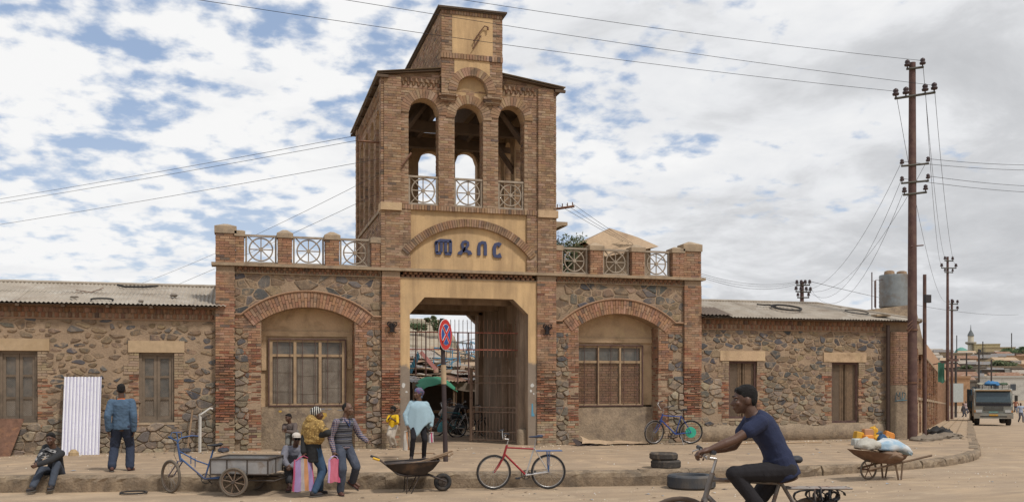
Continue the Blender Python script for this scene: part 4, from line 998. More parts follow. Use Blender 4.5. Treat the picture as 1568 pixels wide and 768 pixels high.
while u < 60:
    bricks(sks, Fs, u, u+.55, -.1, 3.24, proud=.12, pal=lambda x, z, e=0: brick_pal(red=.12), erode=lambda x, z: er(x, z, 2.0, .8)*.6) if u < 26 else None
    mb = MB(); fbox(mb, Fs, u+.01, u+.54, -.3, 3.24, 0, .105 if u < 26 else .12); mb.build('pier', M_mortar if u < 26 else flat('far_brick', (.36, .22, .14), .9, coord='World', var=.3, sc=4), side)
    mb = MB(); fbox(mb, Fs, u+.6, u+2.45, -.3, 1.50, 0, .06); mb.build('dado', flat('cream_dado', (.42, .31, .19), .92, coord='World', dirt=[(.27, .2, .13)]), side)
    mb = MB(); fbox(mb, Fs, u+.56, u+2.49, 1.50, 1.60, 0, .12); mb.build('ledge', M_cap, side)
    if int(u/2.5) % 2 == 0:
        mb = MB(); fbox(mb, Fs, u+1.1, u+2.0, 1.62, 2.75, -.1, .02); mb.build('window', M_dark, side)
        bricks(sks, Fs, u+.9, u+1.1, 1.6, 2.8, proud=.03, pal=lambda x, z, e=0: brick_pal(red=.3)) if u < 20 else None
        bricks(sks, Fs, u+2.0, u+2.2, 1.6, 2.8, proud=.03, pal=lambda x, z, e=0: brick_pal(red=.3)) if u < 20 else None
    if u < 16: stones(sks, Fs, u+.56, u+2.48, 1.62, 3.22, skip=(lambda x, z, u=u: int(u/2.5) % 2 == 0 and u+.85 < x < u+2.25 and z < 2.85), heavy=lambda x, z: .4)
    u += 2.5
sks.flush(side)
# small signboard bracket with a green cloth on the wall
g = empty('wall_lamp', tuple(Fs.p(20, 3.6, .2)), label='street lamp arm with a green cloth hanging from the long wall', cat='lamp')
mb = MB(); mb.tube(Fs.p(20, 3.4, 0), Fs.p(20, 3.6, .8), .03, n=6); q = Fs.p(20, 3.62, 1.0); mb.box(q.x-.3, q.x+.25, q.y-.1, q.y+.1, q.z-.05, q.z+.06); mb.build('lamp_arm', M_brown, g)
mb = MB(); q = Fs.p(20, 3.0, .45); mb.sheet(lambda a, b: (q.x+.4*a-.2, q.y+.03*sin(a*9), q.z+.5-1.0*b+.04*sin(a*7)), 6, 4); mb.build('green_cloth', flat('green_cloth', (.04, .12, .08), .9), g)
# ================================================================ IRON GATE
ig = empty('iron_gate', (5.9, 25.75, .3), label='rusty iron gate with a spiked grille across the gateway and one leaf swung inwards', cat='gate')
Fg = Fr((0, 25.75, 0), (1, 0, 0), (0, -1, 0))
for z in (3.41, 2.94):
    mb = MB(); fbox(mb, Fg, 4.3, 7.54, z-.015, z+.015, -.015, .015); mb.build('rail', M_red, ig)
for i in range(28):
    x = 4.36+i*.1165; mb = MB(); zb = 2.74 if i > 13 else 2.90-(.25 if i % 3 == 0 else 0)
    mb.tube(Fg.p(x, zb, .02), Fg.p(x+R.uniform(-.006, .006), 3.72+R.uniform(-.03, .02), .02), .009, n=5); mb.tube(Fg.p(x, 3.72, .02), Fg.p(x, 3.78, .02), .014, .001, n=5); mb.build('bar', M_rust, ig)
for x in (4.55, 4.83, 5.72, 6.03):
    mb = MB(); mb.tube(Fg.p(x, 2.2 if x < 5 else 2.0, .03), Fg.p(x, 3.42, .03), .02, n=6); mb.build('post', M_brown, ig)
A = Vector((7.47, 25.78, 0)); B = Vector((6.42, 27.05, 0)); Ul = (B-A).normalized(); Fl2 = Fr(A, Ul, (Ul.y, -Ul.x, 0)); LW = (B-A).length
M_leafbar = flat('pale_rusted_bar', (.27, .19, .14), .8, .1, dirt=[(.14, .08, .06)], dsc=8)
for x, w, zt_ in ((0, .03, 3.9), (LW, .035, 2.45)):
    mb = MB(); fbox(mb, Fl2, x-w, x+w, .33, zt_, -w, w); mb.build('stile', M_leafbar, ig)
for z in (.38, .62, 1.18, 1.32, 2.02, 2.22):
    mb = MB(); fbox(mb, Fl2, .03, LW-.03, z-.012, z+.012, -.012, .012); mb.build('rail', M_leafbar, ig)
for i in range(14):
    x = .08+i*(LW-.16)/13; mb = MB(); mb.tube(Fl2.p(x, .36, .015), Fl2.p(x, 1.34 if i % 2 else 2.45, .015), .009, n=5); mb.build('bar', M_leafbar, ig)
# ================================================================ BEHIND THE GATE: THE MARKET
def corr_panel(name, m, label, cat, p0, U, V, lu, lv, grp=None, **k):
    mb = MB(); mb.corr(p0, U, V, lu, lv, **k); return tag(mb.build(name, m), label, cat, grp)
M_tin = [flat('tin_pale', (.36, .31, .25), .7, .2, dirt=[(.2, .12, .08)], coord='World'), flat('tin_rust', (.24, .13, .08), .8, .2, dirt=[(.36, .26, .19)], coord='World'), flat('tin_grey', (.20, .19, .18), .65, .3, dirt=[(.24, .15, .1)], coord='World'), flat('tin_tan', (.42, .30, .19), .8, .1, dirt=[(.25, .17, .11)], coord='World')]
def stall(x, y, w, d, h, tilt, label, seed, m0=0):
    t = empty('market_stall', (x, y, pave_z(x, y)), label=label, cat='market stall', group='stalls of the yard behind the gate'); rr = random.Random(seed); z0 = pave_z(x, y)
    for px_, py_ in ((x, y), (x+w, y), (x, y+d), (x+w, y+d), (x+w/2, y)):
        mb = MB(); mb.tube((px_, py_, z0-.1), (px_+rr.uniform(-.05, .05), py_, z0+h+tilt*(py_-y)), .035, n=6); mb.build('post', M_wood, t)
    n = int(w/.8)+1
    for i in range(n):
        mb = MB(); ov = rr.uniform(.1, .5); V = Vector((rr.uniform(-.06, .06), 1, tilt+rr.uniform(-.05, .05)))
        mb.corr((x-.2+i*w/n, y-ov, z0+h+rr.uniform(-.03, .1)-ov*tilt), (1, 0, rr.uniform(-.1, .1)), V, w/n+.25, d+ov+rr.uniform(0, .5), amp=.02, per=.12, rag=.03); mb.build('roof_sheet', M_tin[(m0+rr.randrange(3)) % 4], t)
    mb = MB(); mb.sheet(lambda a, b: (x-.1+a*(w+.2), y-.12-.1*sin(a*11), z0+h-.02-b*(.22+.12*sin(a*7+seed))), 14, 2); mb.build('valance', flat('dirty_sacking', (.26, .21, .16), .95), t)
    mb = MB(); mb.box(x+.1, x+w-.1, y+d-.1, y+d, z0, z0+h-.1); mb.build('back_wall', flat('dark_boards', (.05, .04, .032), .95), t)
    mb = MB(); mb.box(x+.1, x+w-.4, y+.5, y+1.1, z0+.6, z0+.68)
    mb.build('counter', M_wood, t)
    return t
stall(6.0, 34.2, 2.9, 2.6, 1.75, .05, 'nearest stall behind the gate with ragged sheet roof and dark inside', 3, 1)
stall(8.1, 35.6, 3.4, 3.0, 1.95, .07, 'stall behind the swung gate leaf with pale tin roof', 5, 0)
stall(5.4, 38.4, 3.6, 3.2, 2.35, .06, 'middle row stall with rusty and tan roof sheets under the stacked blue frames', 8, 2)
stall(8.6, 41.0, 4.2, 3.4, 2.5, .08, 'middle row stall with a tan roof right of the blue frames', 12, 3)
stall(6.2, 44.5, 5.5, 4.5, 3.0, .10, 'large back row stall with long sloping tan roof', 15, 3)
stall(11.5, 47.5, 5.0, 4.0, 3.1, .08, 'back row stall with a red brown tin roof', 17, 1)
stall(3.2, 41.5, 2.2, 2.4, 2.6, .05, 'small stall at the left edge of the gateway view', 19, 2)
# green tarpaulin
mb = MB()
def tarp(a, b):
    ang = (a-.5)*2; r = ang
    return (6.0+a*1.35, 33.0+b*1.3, 1.95+.30*(1-ang*ang)-.28*(1-b)**2+.03*sin(a*13+b*5))
mb.sheet(tarp, 14, 6, smooth=True); tag(mb.build('green_tarpaulin', flat('green_tarp', (.02, .17, .085), .7)), 'bright green tarpaulin sagging over the stall behind the woman in pale blue', 'tarpaulin')
for x in (6.05, 7.30):
    mb = MB(); mb.tube((x, 33.1, .25), (x, 33.1, 1.85), .03, n=6); tag(mb.build('tarpaulin_pole', M_wood), 'left pole holding up the green tarpaulin' if x < 7 else 'right pole holding up the green tarpaulin', 'pole')
# stacked frames on the roof
M_blue = flat('sky_blue_paint', (.07, .27, .42), .6); M_gf = flat('grey_frame', (.16, .17, .16), .6, .3)
def metal_frame(x, y, z, s, m, label, tilt=0):
    mb = MB(); M = Matrix.Translation((x, y, z)) @ Matrix.Rotation(tilt, 4, 'Y') @ Matrix.Rotation(R.uniform(-.3, .3), 4, 'Z'); r = .018
    c = [(0, 0), (s, 0), (s, s*.7), (0, s*.7)]
    for a, b in c: mb.tube(M @ Vector((a, b, 0)), M @ Vector((a, b, s*1.1)), r, n=5)
    for zz in (0, s*.55, s*1.1):
        for i in range(4): mb.tube(M @ Vector((*c[i], zz)), M @ Vector((*c[(i+1) % 4], zz)), r, n=5)
    mb.tube(M @ Vector((0, 0, 0)), M @ Vector((s, 0, s*.55)), r, n=5)
    tag(mb.build('metal_frame', m), label, 'metal frame', 'metal frames piled on the stall roofs')
metal_frame(7.5, 38.3, 2.62, .75, M_blue, 'leftmost sky blue metal frame on the stall roofs', .05)
metal_frame(8.15, 38.9, 2.66, .6, M_blue, 'small sky blue metal frame beside the leftmost one', -.1)
metal_frame(8.5, 39.8, 2.85, .85, M_gf, 'grey metal frame standing right of the blue frames', .1)
metal_frame(9.4, 40.6, 2.95, .8, M_gf, 'second grey metal frame, tilted, farther right on the roofs', -.2)
metal_frame(9.3, 40.2, 3.3, .5, M_blue, 'small blue frame on top between the grey frames', .4)
mb = MB(); mb.corr((6.15, 36.3, 2.55), (.5, .2, .9), (.3, .8, -.4), .8, .5); tag(mb.build('tin_offcut', M_blue), 'blue tin offcut standing up at the left of the yard', 'tin sheet')
mb = MB(); mb.box(0, .9, -.03, .03, 0, .14, M=Matrix.Translation((6.5, 36.0, 3.15)) @ Matrix.Rotation(radians(48), 4, 'Y')); tag(mb.build('pink_plank', flat('pink_paint', (.45, .20, .18), .8)), 'faded pink plank leaning steeply over the left stall', 'plank')
rr = random.Random(4)
lb = ['dark roof beam', 'pale scrap board', 'grey plank', 'rusty strip', 'warped board']
for i in range(22):
    x = rr.uniform(6.2, 10.5); y = rr.uniform(34.5, 40); z = 2.2+(y-34)*.12+rr.uniform(0, .12)
    mb = MB(); mb.box(-.55 if i % 3 else -.3, .55 if i % 3 else .3, -.09, .09, -.015, .015, M=Matrix.Translation((x, y, z)) @ Matrix.Rotation(rr.uniform(0, 3), 4, 'Z') @ Matrix.Rotation(rr.uniform(-.2, .2), 4, 'Y'))
    tag(mb.build('scrap_board', [M_wood, M_tin[0], M_tin[1], M_tin[3]][i % 4]), ['weathered brown', 'pale tin', 'rusty red', 'tan painted'][i % 4]+(' long' if i % 3 else ' short')+' scrap board lying on the '+('nearest' if y < 36 else 'middle' if y < 38 else 'farther')+' stall roofs of the yard', 'board', 'scrap boards on the stall roofs')
# heaps of goods in the shade
for i, (x, y, s_, c, lab) in enumerate([(6.9, 32.6, .35, (.05, .20, .22), 'teal bundle on the ground in the shade left of the sign pole'), (7.15, 33.6, .4, (.30, .22, .14), 'brown sack heap behind the sign pole'), (7.55, 33.9, .35, (.34, .25, .17), 'tan sack beside the bent man'), (6.6, 33.3, .35, (.16, .07, .05), 'dark red bundle behind the woman in blue'), (8.6, 32.9, .4, (.06, .06, .07), 'dark bundle behind the parked bicycles')]):
    mb = MB(); rg = []
    for h, r in ((0, .9), (.5, 1.05), (1.1, .8), (1.5, .3)): rg.append([(x+s_*r*cos(a)*(1+.15*sin(a*3+i)), y+s_*r*.8*sin(a), .25+s_*h+.03*sin(a*4)) for a in [2*pi*k/12 for k in range(12)]])
    mb.loft(rg); tag(mb.build('sack', flat('goods_%s' % 'abcde'[i], c, .9)), lab, 'sack')
# hillside behind the yard
def hill_l(x, y):
    b = -.6+13.0*smooth((y-75)/85)*(1-.62*smooth((x/max(y, 1)-.205)/.035)); return b+.5*mn.noise((x*.05, y*.05, 0))
M_hill = mat('dry_hillside', (.27, .215, .15), .95, var=.3, sc=.12, bump=.5, bsc=3, fine=.2, dirt=[(.13, .12, .07), (.35, .29, .21)], dsc=.09, dlo=.48, dhi=.62, coord='World')
mb = MB(); mb.sheet(lambda a, b: (lambda x, y: (x, y, hill_l(x, y)))(-60+a*(60+.40*(70+b*130)), 70+b*130), 80, 50, smooth=True); tag(mb.build('hillside', M_hill), kind='structure')
M_leaf = [mat('leaf_%s' % n_, c, .8, var=.35, sc=3, bump=0) for n_, c in (('dark', (.050, .075, .028)), ('olive', (.085, .10, .045)))]
def leafball(mb, c, rx, rz, n, s, rr, gaps=.35):
    blobs = [(rr.uniform(-1, 1)*rx*.6, rr.uniform(-1, 1)*rx*.6, rr.uniform(-.6, .7)*rz, rr.uniform(.3, .55)) for _ in range(9)]
    for i in range(n):
        b = rr.choice(blobs); d = Vector((rr.gauss(0, 1), rr.gauss(0, 1), rr.gauss(0, 1))).normalized()*rr.uniform(.6, 1)
        p = Vector(c)+Vector((b[0]+d.x*rx*b[3], b[1]+d.y*rx*b[3], b[2]+d.z*rz*b[3])); a = Vector((rr.gauss(0, 1), rr.gauss(0, 1), rr.gauss(0, .6))).normalized(); e = a.orthogonal().normalized()*s*.6; a *= s
        mb.add([p-a, p+e, p+a, p-e], [(0, 1, 2, 3)])
def tree(x, y, z, h, w, label, seed, m=0, grp='trees on the hillside', ls=.5):
    rr = random.Random(seed); t = empty('tree', (x, y, z), label=label, cat='tree', group=grp)
    mb = MB(); mb.path([(x, y, z-.5), (x+.05*h, y, z+h*.3), (x-.03*h, y, z+h*.6)], [h*.035, h*.025, h*.012], 6)
    for k in range(5): a = rr.uniform(0, 6.28); mb.path([(x+.03*h, y, z+h*.3), (x+cos(a)*w*.35, y+sin(a)*w*.35, z+h*rr.uniform(.6, .8))], [h*.018, h*.006], 5)
    mb.build('trunk', M_wood, t)
    mb = MB(); leafball(mb, (x, y, z+h*.7), w/2, h*.34, 900, ls, rr); tag(mb.build('crown', M_leaf[m], t), kind='stuff')
def uvY(u, Y): xc = (u-784)/1459; c_, s_ = cos(YAW), sin(YAW); return (s_+xc*c_)/(c_-xc*s_)*Y
for i, (u_, Y, h, w, lab) in enumerate([(642, 130, 4.4, 6.5, 'round dark tree highest on the left of the gateway view'), (655, 140, 2.2, 2.6, 'small tree just right of the round dark tree'), (671, 128, 5.6, 6.0, 'flat topped thin tree left of the road sign'), (664, 145, 1.8, 2.6, 'low bush on the ridge under the flat topped tree'), (708, 120, 3.2, 3.6, 'bushy tree right of the road sign'), (722, 118, 3.6, 2.2, 'pointed dark tree at the right edge of the ridge'), (700, 115, 2.4, 4.0, 'low olive bush right of the road sign')]):
    x = uvY(u_, Y); tree(x, Y, hill_l(x, Y)-.1, h*.46, w*.42, lab, 30+i, i % 2, ls=.13)
for i, (u_, Y, w, lab) in enumerate([(652, 100, 9, 'long pale hut on the hillside left of the road sign'), (700, 95, 8, 'long brown roofed shed right of the road sign'), (640, 85, 7, 'grey hut low on the hillside at the left jamb'), (716, 82, 6, 'red roofed hut close to the inner passage pier')]):
    x = uvY(u_, Y); z = hill_l(x, Y); t = empty('hut', (x, Y, z), label=lab, cat='hut', group='huts on the hillside behind the yard')
    mb = MB(); mb.box(x-w/2, x+w/2, Y, Y+4, z-1, z+1.9); mb.build('wall', flat('hut_wall_%s' % 'abcd'[i], [(.36, .29, .2), (.26, .19, .13), (.24, .22, .19), (.3, .17, .11)][i], .9), t)
    mb = MB(); mb.add([(x-w/2-.3, Y-.4, z+1.8), (x+w/2+.3, Y-.4, z+1.8), (x+w/2+.3, Y+4.4, z+2.6), (x-w/2-.3, Y+4.4, z+2.6)], [(0, 1, 2, 3)]); mb.build('roof', M_tin[(i*2+1) % 4], t)
    mb = MB(); mb.box(x-.5, x+.4, Y-.03, Y, z, z+1.6); mb.build('door', M_dark, t)
# ================================================================ TOWN ON THE RIGHT
def cam_pt(u, d): r = (u-784)/1459*d; return d*sin(YAW)+r*cos(YAW), d*cos(YAW)-r*sin(YAW)
def hill_r(x, y):
    d = x*sin(YAW)+y*cos(YAW); b = fall(x, y)-.15; return b+17.8*smooth((d-185)/275)**1.0*(.86+.12*mn.noise((x*.008, y*.008, 2)))-.3
mb = MB(); mb.sheet(lambda a, b: (lambda q: (q[0], q[1], hill_r(*q)))(cam_pt(1370+a*900*(1+.0*b), 176+b*520)), 90, 60, smooth=True); tag(mb.build('hill', M_hill), kind='structure')
HC = {'cream': (.43, .34, .20), 'tan': (.33, .245, .16), 'grey brown': (.20, .165, .13), 'white': (.52, .49, .43), 'orange': (.42, .25, .14), 'pale yellow': (.47, .38, .21), 'dark brown': (.13, .10, .08)}
def house(u, d, w, h, dep, cn, lab, rot=0, nw=3, flat_=True, grp='houses on the far hill', up=0, door=True):
    x, y = cam_pt(u, d); z = hill_r(x, y)+up; t = empty('house', (x, y, z), label=lab, cat='house', group=grp)
    M = Matrix.Translation((x, y, z)) @ Matrix.Rotation(-YAW*2.1+rot, 4, 'Z')
    mb = MB(); mb.box(-w/2, w/2, 0, dep, -2.5, h, M=M); mb.build('wall', flat('house_'+cn.replace(' ', '_'), HC[cn], .92, coord='World', dirt=[tuple(c*.7 for c in HC[cn])]), t)
    mb = MB()
    if flat_: mb.box(-w/2-.15, w/2+.15, -.15, dep+.15, h, h+.35, M=M); mb.build('roof', flat('parapet_'+cn.replace(' ', '_'), tuple(c*.85 for c in HC[cn]), .92), t)
    else:
        P = [M @ Vector(p) for p in [(-w/2-.3, -.4, h), (w/2+.3, -.4, h), (w/2+.3, dep+.3, h+.2), (-w/2-.3, dep+.3, h+.2), (-w/2-.3, dep/2, h+w*.08+.6), (w/2+.3, dep/2, h+w*.08+.6)]]
        mb.add(P, [(0, 1, 5, 4), (3, 2, 5, 4), (0, 4, 3), (1, 2, 5)]); mb.build('roof', M_tin[R.randrange(4)], t)
    for i in range(nw):
        xx = -w/2+w*(i+.5)/nw; mb = MB(); mb.box(xx-.5, xx+.5, -.05, 0, h*.45, h*.45+1.2, M=M); mb.build('window', flat('far_window', (.07, .08, .09), .4), t)
    if door:
        xx = -w/2+w/nw; mb = MB(); mb.box(xx-.45, xx+.45, -.06, 0, 0, 2, M=M); mb.build('door', flat('far_door', (.10, .12, .14), .7), t)
    return t
house(1618, 190, 25, 4.6, 9, 'white', 'long white building with a row of windows to the right of the truck', nw=8, grp=None, up=.6)
house(1467, 150, 3.4, 4.9, 8, 'orange', 'orange cream building at the end of the street wall', nw=1, grp=None, door=False)
house(1504, 205, 6, 4.2, 7, 'grey brown', 'grey brown house directly behind the truck load', nw=2, grp=None)
house(1488, 230, 7, 4.0, 8, 'tan', 'tan house between the truck and the street poles', nw=2, grp=None)
house(1512, 455, 11, 6.5, 12, 'pale yellow', 'pale yellow block just right of the minaret', nw=2, grp=None, door=False, up=.5)
house(1532, 440, 12.5, 5.2, 12, 'cream', 'wide cream block with blank wall right of the yellow one', nw=1, grp=None, door=False)
house(1494, 452, 9, 3.0, 10, 'dark brown', 'dark brown building at the foot of the minaret', nw=4, grp=None, door=False)
rr = random.Random(21); cn_ = list(HC); wts = {}
loc_names = ['low behind the street poles', 'low above the truck', 'low by the white building', 'mid slope behind the poles', 'mid slope above the truck', 'mid slope near the edge', 'high left of the minaret', 'high under the cream block', 'high near the edge']
for k in range(84):
    row = k//12; d = 222+row*33+rr.uniform(-8, 8); u_ = 1432+(k % 12)*18+rr.uniform(-6, 6)
    cn = rr.choice(['tan', 'grey brown', 'cream', 'tan', 'grey brown', 'orange', 'white', 'dark brown']); fl = rr.random() < .55
    li = (0 if row < 2 else 3 if row < 5 else 6)+(0 if u_ < 1486 else 1 if u_ < 1530 else 2)
    nwk = rr.choice([1, 2, 3]); drk = rr.random() < .4
    lab = '%s %s house with %s %s' % (cn, 'flat roofed' if fl else 'tin roofed', ['one window', 'two windows', 'three windows'][nwk-1]+(' and a door' if drk else ''), loc_names[li])
    house(u_, d, rr.uniform(5, 10), rr.uniform(2.6, 3.8), 6, cn, lab, rr.uniform(-.3, .3), nwk, fl, door=drk)
# minaret
x, y = cam_pt(1486.5, 462); z = hill_r(x, y); mi = empty('minaret', (x, y, z), label='pale minaret with a balcony and dark pointed cap on the hilltop', cat='minaret'); n = 16
def lathe(prof, x, y, n=16): return [[(x+r*cos(2*pi*k/n), y+r*sin(2*pi*k/n), zz) for k in range(n)] for zz, r in prof]
Mm = flat('minaret_plaster', (.50, .45, .35), .9)
mb = MB(); mb.loft(lathe([(z-2, 1.7), (z+4.5, 1.5), (z+5.0, 1.35), (z+11.3, 1.3)], x, y)); mb.build('shaft', Mm, mi)
mb = MB(); mb.loft(lathe([(z+7.0, 1.4), (z+7.6, 2.5), (z+8.4, 2.5), (z+8.5, 1.4)], x, y)); mb.build('balcony', flat('minaret_dark', (.28, .25, .20), .9), mi)
mb = MB(); mb.loft(lathe([(z+11.3, 1.6), (z+12.6, 1.1), (z+14.2, .25), (z+16.8, .06)], x, y)); mb.build('cap', flat('slate_cap', (.12, .13, .13), .8), mi)
mb = MB(); mb.box(x-4, x+4, y-3, y+4, z-3, z+2.4); mb.build('base', flat('minaret_dark', (.28, .25, .20), .9), mi)
x, y = cam_pt(1472, 455); z = hill_r(x, y); mb = MB(); mb.loft([[(x+r*cos(a), y+r*sin(a), z+h) for a in [2*pi*k/14 for k in range(14)]] for h, r in ((0, 3.2), (3, 3.2), (4.6, 2.4), (5.6, .6))]); tag(mb.build('green_dome', flat('dome_green', (.12, .27, .22), .7)), 'small green dome left of the minaret', 'dome')
for i, (u_, d, h, w, lab) in enumerate([(1552, 400, 6, 13, 'dark green tree near the right edge of the hill'), (1540, 300, 5, 9, 'low green tree halfway up the hill'), (1525, 260, 4, 7, 'bushy tree above the white building'), (1478, 290, 4, 6, 'small tree between houses left of the truck'), (1560, 250, 4.5, 8, 'dark tree above the right end of the white building')]):
    x, y = cam_pt(u_, d); tree(x, y, hill_r(x, y), h, w, lab, 60+i, i % 2, 'trees among the far houses', ls=.6)
# junction pavement across the side street
mb = MB(); a_, b_ = cam_pt(1440, 118), cam_pt(1640, 128); c_, d_ = cam_pt(1640, 200), cam_pt(1440, 200)
mb.add([(p[0], p[1], road_z(*p)+.14) for p in (a_, b_, c_, d_)]+[(p[0], p[1], road_z(*p)-.3) for p in (a_, b_, c_, d_)], [(0, 1, 2, 3), (0, 4, 5, 1), (3, 0, 4, 7)]); tag(mb.build('far_pavement', M_tile), kind='structure')

# ================================================================ POLES AND WIRES
def insul(x, y, z, parent, s=1.0, m=None):
    mb = MB(); mb.loft(lathe([(z, .018*s), (z+.05*s, .018*s), (z+.055*s, .075*s), (z+.10*s, .085*s), (z+.13*s, .05*s), (z+.15*s, .07*s), (z+.20*s, .06*s), (z+.23*s, .02*s)], x, y, 10)); mb.build('insulator', m or flat('brown_porcelain', (.06, .04, .04), .4), parent)
def pole(name, x, y, z0, zt, r0, r1, label, arms, m=M_brown, cat='pole', ad=(1, 0)):
    t = empty(name, (x, y, z0), label=label, cat=cat); mb = MB()
    mb.path([(x, y, z0-.3), (x, y, z0+(zt-z0)*.4), (x-.0, y, zt)], [r0, r0*.92, r1], 10); mb.build('shaft', m, t)
    ends = []
    for z, h, dz, pins, s in arms:
        a = Vector((ad[0], ad[1], dz)); p = Vector((x, y-.12, z)); mb = MB(); mb.tube(p-a*h, p+a*h, .035*s**.5, n=4); mb.build('crossarm', flat('olive_iron', (.09, .085, .07), .7, .3), t)
        for q in pins: c = p+a*h*q; insul(c.x, c.y, c.z+.03, t, s); ends.append((c.x, c.y, c.z+.18*s))
    return t, ends
bp, be = pole('utility_pole', 19.63, 24.6, .15, 11.75, .15, .10, 'tall red brown steel pole at the building corner, carrying most wires', [(11.55, .26, .12, (-.9, .9), 1.1), (10.72, .62, .16, (-.95, -.45, .5, .95), 1.2), (8.62, .42, .10, (-.95, .95), .8), (8.10, .42, .10, (-.95, .95), .8), (7.75, .36, .12, (-.9, .9), .9)], ad=(.97, -.25))
mb = MB()
for z in (3.6, 2.0): m_ = MB(); m_.loft(lathe([(z, .165), (z+.05, .165)], 19.63, 24.6), smooth=False); m_.build('pole_band', M_rust, bp)
for a in range(3): mb.tube((19.48, 24.5-.1, 3.9-.1*a), (19.30, 24.42, 3.75-.12*a), .012, n=4)
mb.build('band_wire', M_rust, bp)
mb = MB(); mb.tube((19.5, 24.5, 6.15), (19.95, 24.5, 6.2), .02, n=4); mb.build('step_iron', M_brown, bp)
p2, _ = pole('utility_pole', 20.85, 25.55, .1, 5.45, .07, .055, 'short thin brown pole beside the long wall, just behind the tall one', [])
mb = MB(); mb.box(20.78, 20.98, 25.4, 25.5, 4.55, 4.8); mb.build('switch_box', flat('dark_box', (.04, .035, .035), .7), p2)
X3 = cam_pt(1451, 66); p3, e3 = pole('utility_pole', *X3, pave_z(*X3), 10.7, .12, .08, 'tall brown pole farther down the side street with two crossarms', [(10.4, .35, 0, (-.9, .9), 1.2), (9.9, .62, .02, (-.95, .95), 1.3), (9.6, .35, 0, (-.9, .9), 1)])
X4 = cam_pt(1457.5, 78); p4, e4 = pole('utility_pole', *X4, pave_z(*X4), 8.8, .12, .09, 'brown pole right behind the second tall pole of the side street', [(8.4, .5, 0, (-.9, 0, .9), 1.4), (7.9, .5, 0, (-.9, .9), 1.4)])
X5 = cam_pt(1228, 50); p5, e5 = pole('utility_pole', *X5, 0, 7.3, .12, .10, 'dark pole with many crossarms rising behind the right roof', [(7.1, .4, .05, (-.95, -.3, .3, .95), 1.1), (6.75, .45, -.02, (-.95, -.3, .4, .95), 1.1), (6.45, .35, .03, (-.9, .9), 1.0)])
for i, (u_, d, zt_, lab) in enumerate([(1463.5, 92, 4.6, 'thin dark pole with a small board at the end of the footway'), (1499, 130, 6.5, 'thin pole in front of the far houses, above the truck'), (1480, 180, 7.5, 'thin pole among the low houses left of the truck'), (1518, 170, 6.0, 'thin pole above the right side of the truck'), (1505, 330, 16, 'thin mast in front of the yellow block'), (1549, 430, 24, 'thin mast near the right edge of the hill'), (1465, 420, 22.5, 'thin mast left of the minaret')]):
    X_ = cam_pt(u_, d); pole('far_pole', *X_, min(road_z(*X_), 0) if d < 200 else hill_r(*X_), zt_, .10+.0003*d, .08+.0003*d, lab, [], m=flat('dark_pole', (.06, .05, .045), .8))
X_ = cam_pt(1464.5, 91.5); mb = MB(); mb.box(X_[0]-.75, X_[0]+.75, X_[1]-.06, X_[1], .1, 1.9); tag(mb.build('signboard', flat('pale_board', (.36, .38, .36), .7)), 'pale square board fixed to the thin pole at the end of the footway', 'sign board')
def wire(a, b, sag, label, r=.009, n=16):
    a, b = Vector(a), Vector(b); pts = [a+(b-a)*(i/n)-Vector((0, 0, sag*4*(i/n)*(1-i/n))) for i in range(n+1)]
    mb = MB(); mb.path(pts, r, 4); tag(mb.build('overhead_wire', M_wire), label, 'wire', 'overhead wires')
LP = Vector((-20.8, 18.35, 0))
wire(be[1], LP+Vector((0, 0, 11.6)), .6, 'uppermost wire running from the top of the tall pole to the upper left', .0062)
wire(be[5], LP+Vector((.3, .2, 11.25)), .45, 'second wire from the top, passing in front of the tower roof', .0062)
wire(be[2], LP+Vector((-.3, -.2, 10.55)), .5, 'third wire from the top, crossing the cream panel of the tower', .0062)
E0 = cam_pt(-675, 60)
for i, (z0_, z1_) in enumerate([(8.58, 10.1), (8.45, 9.9)]): wire((3.0, 25.4, z0_), (*E0, z1_), .5, ['upper', 'lower'][i]+' of the two close wires leaving the tower bracket to the left', .0062)
wire((3.55, 25.45, 8.0), (E0[0], E0[1], 8.6), .5, 'lone wire left of the tower below the pair', .0062)
wire((3.5, 25.6, 7.6), (-8, 60, 7.0), .3, 'faint wire sloping down behind the left balustrade', .0062)
wire((3.5, 25.6, 7.1), (-12, 62, 4.6), .3, 'faintest wire low behind the left balustrade', .0062)
for i in range(3): wire((8.55+i*.2, 25.37, 7.0+i*.03), e5[i], .9+.15*i, ['lowest', 'middle', 'highest'][i]+' of the wires from the tower to the pole behind the right roof', .0062)
for i, (a, b) in enumerate([(6, 4), (7, 5), (8, 6), (10, 7)]): wire(be[min(a, len(be)-1)], e5[b], 1.3+.2*i, ['first', 'second', 'third', 'fourth'][i]+' of the sagging wires from the tall pole down to the left rear pole', .0062)
wire(be[1], e3[0], 1.2, 'wire from the pole top down the side street', .007); wire(be[4], e3[2], 1.4, 'wire from the right of the upper crossarm down the side street', .007); wire(be[5], e3[3], 1.4, 'outer wire from the upper crossarm down the side street', .007)
wire(be[2], e4[0], 2.0, 'wire hanging close to the left of the tall pole down the side street', .007)
E1 = cam_pt(1750, 45)
for i, (k, z) in enumerate([(7, 12.7), (6, 12.35), (9, 11.5), (8, 11.1)]): wire(be[k], (*E1, z), .3, ['top', 'second', 'third', 'lowest'][i]+' of the four level wires leaving the frame at the right', .007)
wire(e5[3], (*cam_pt(1560, 120), 10.5), .6, 'level wire from the rear pole passing behind the water tank', .012)

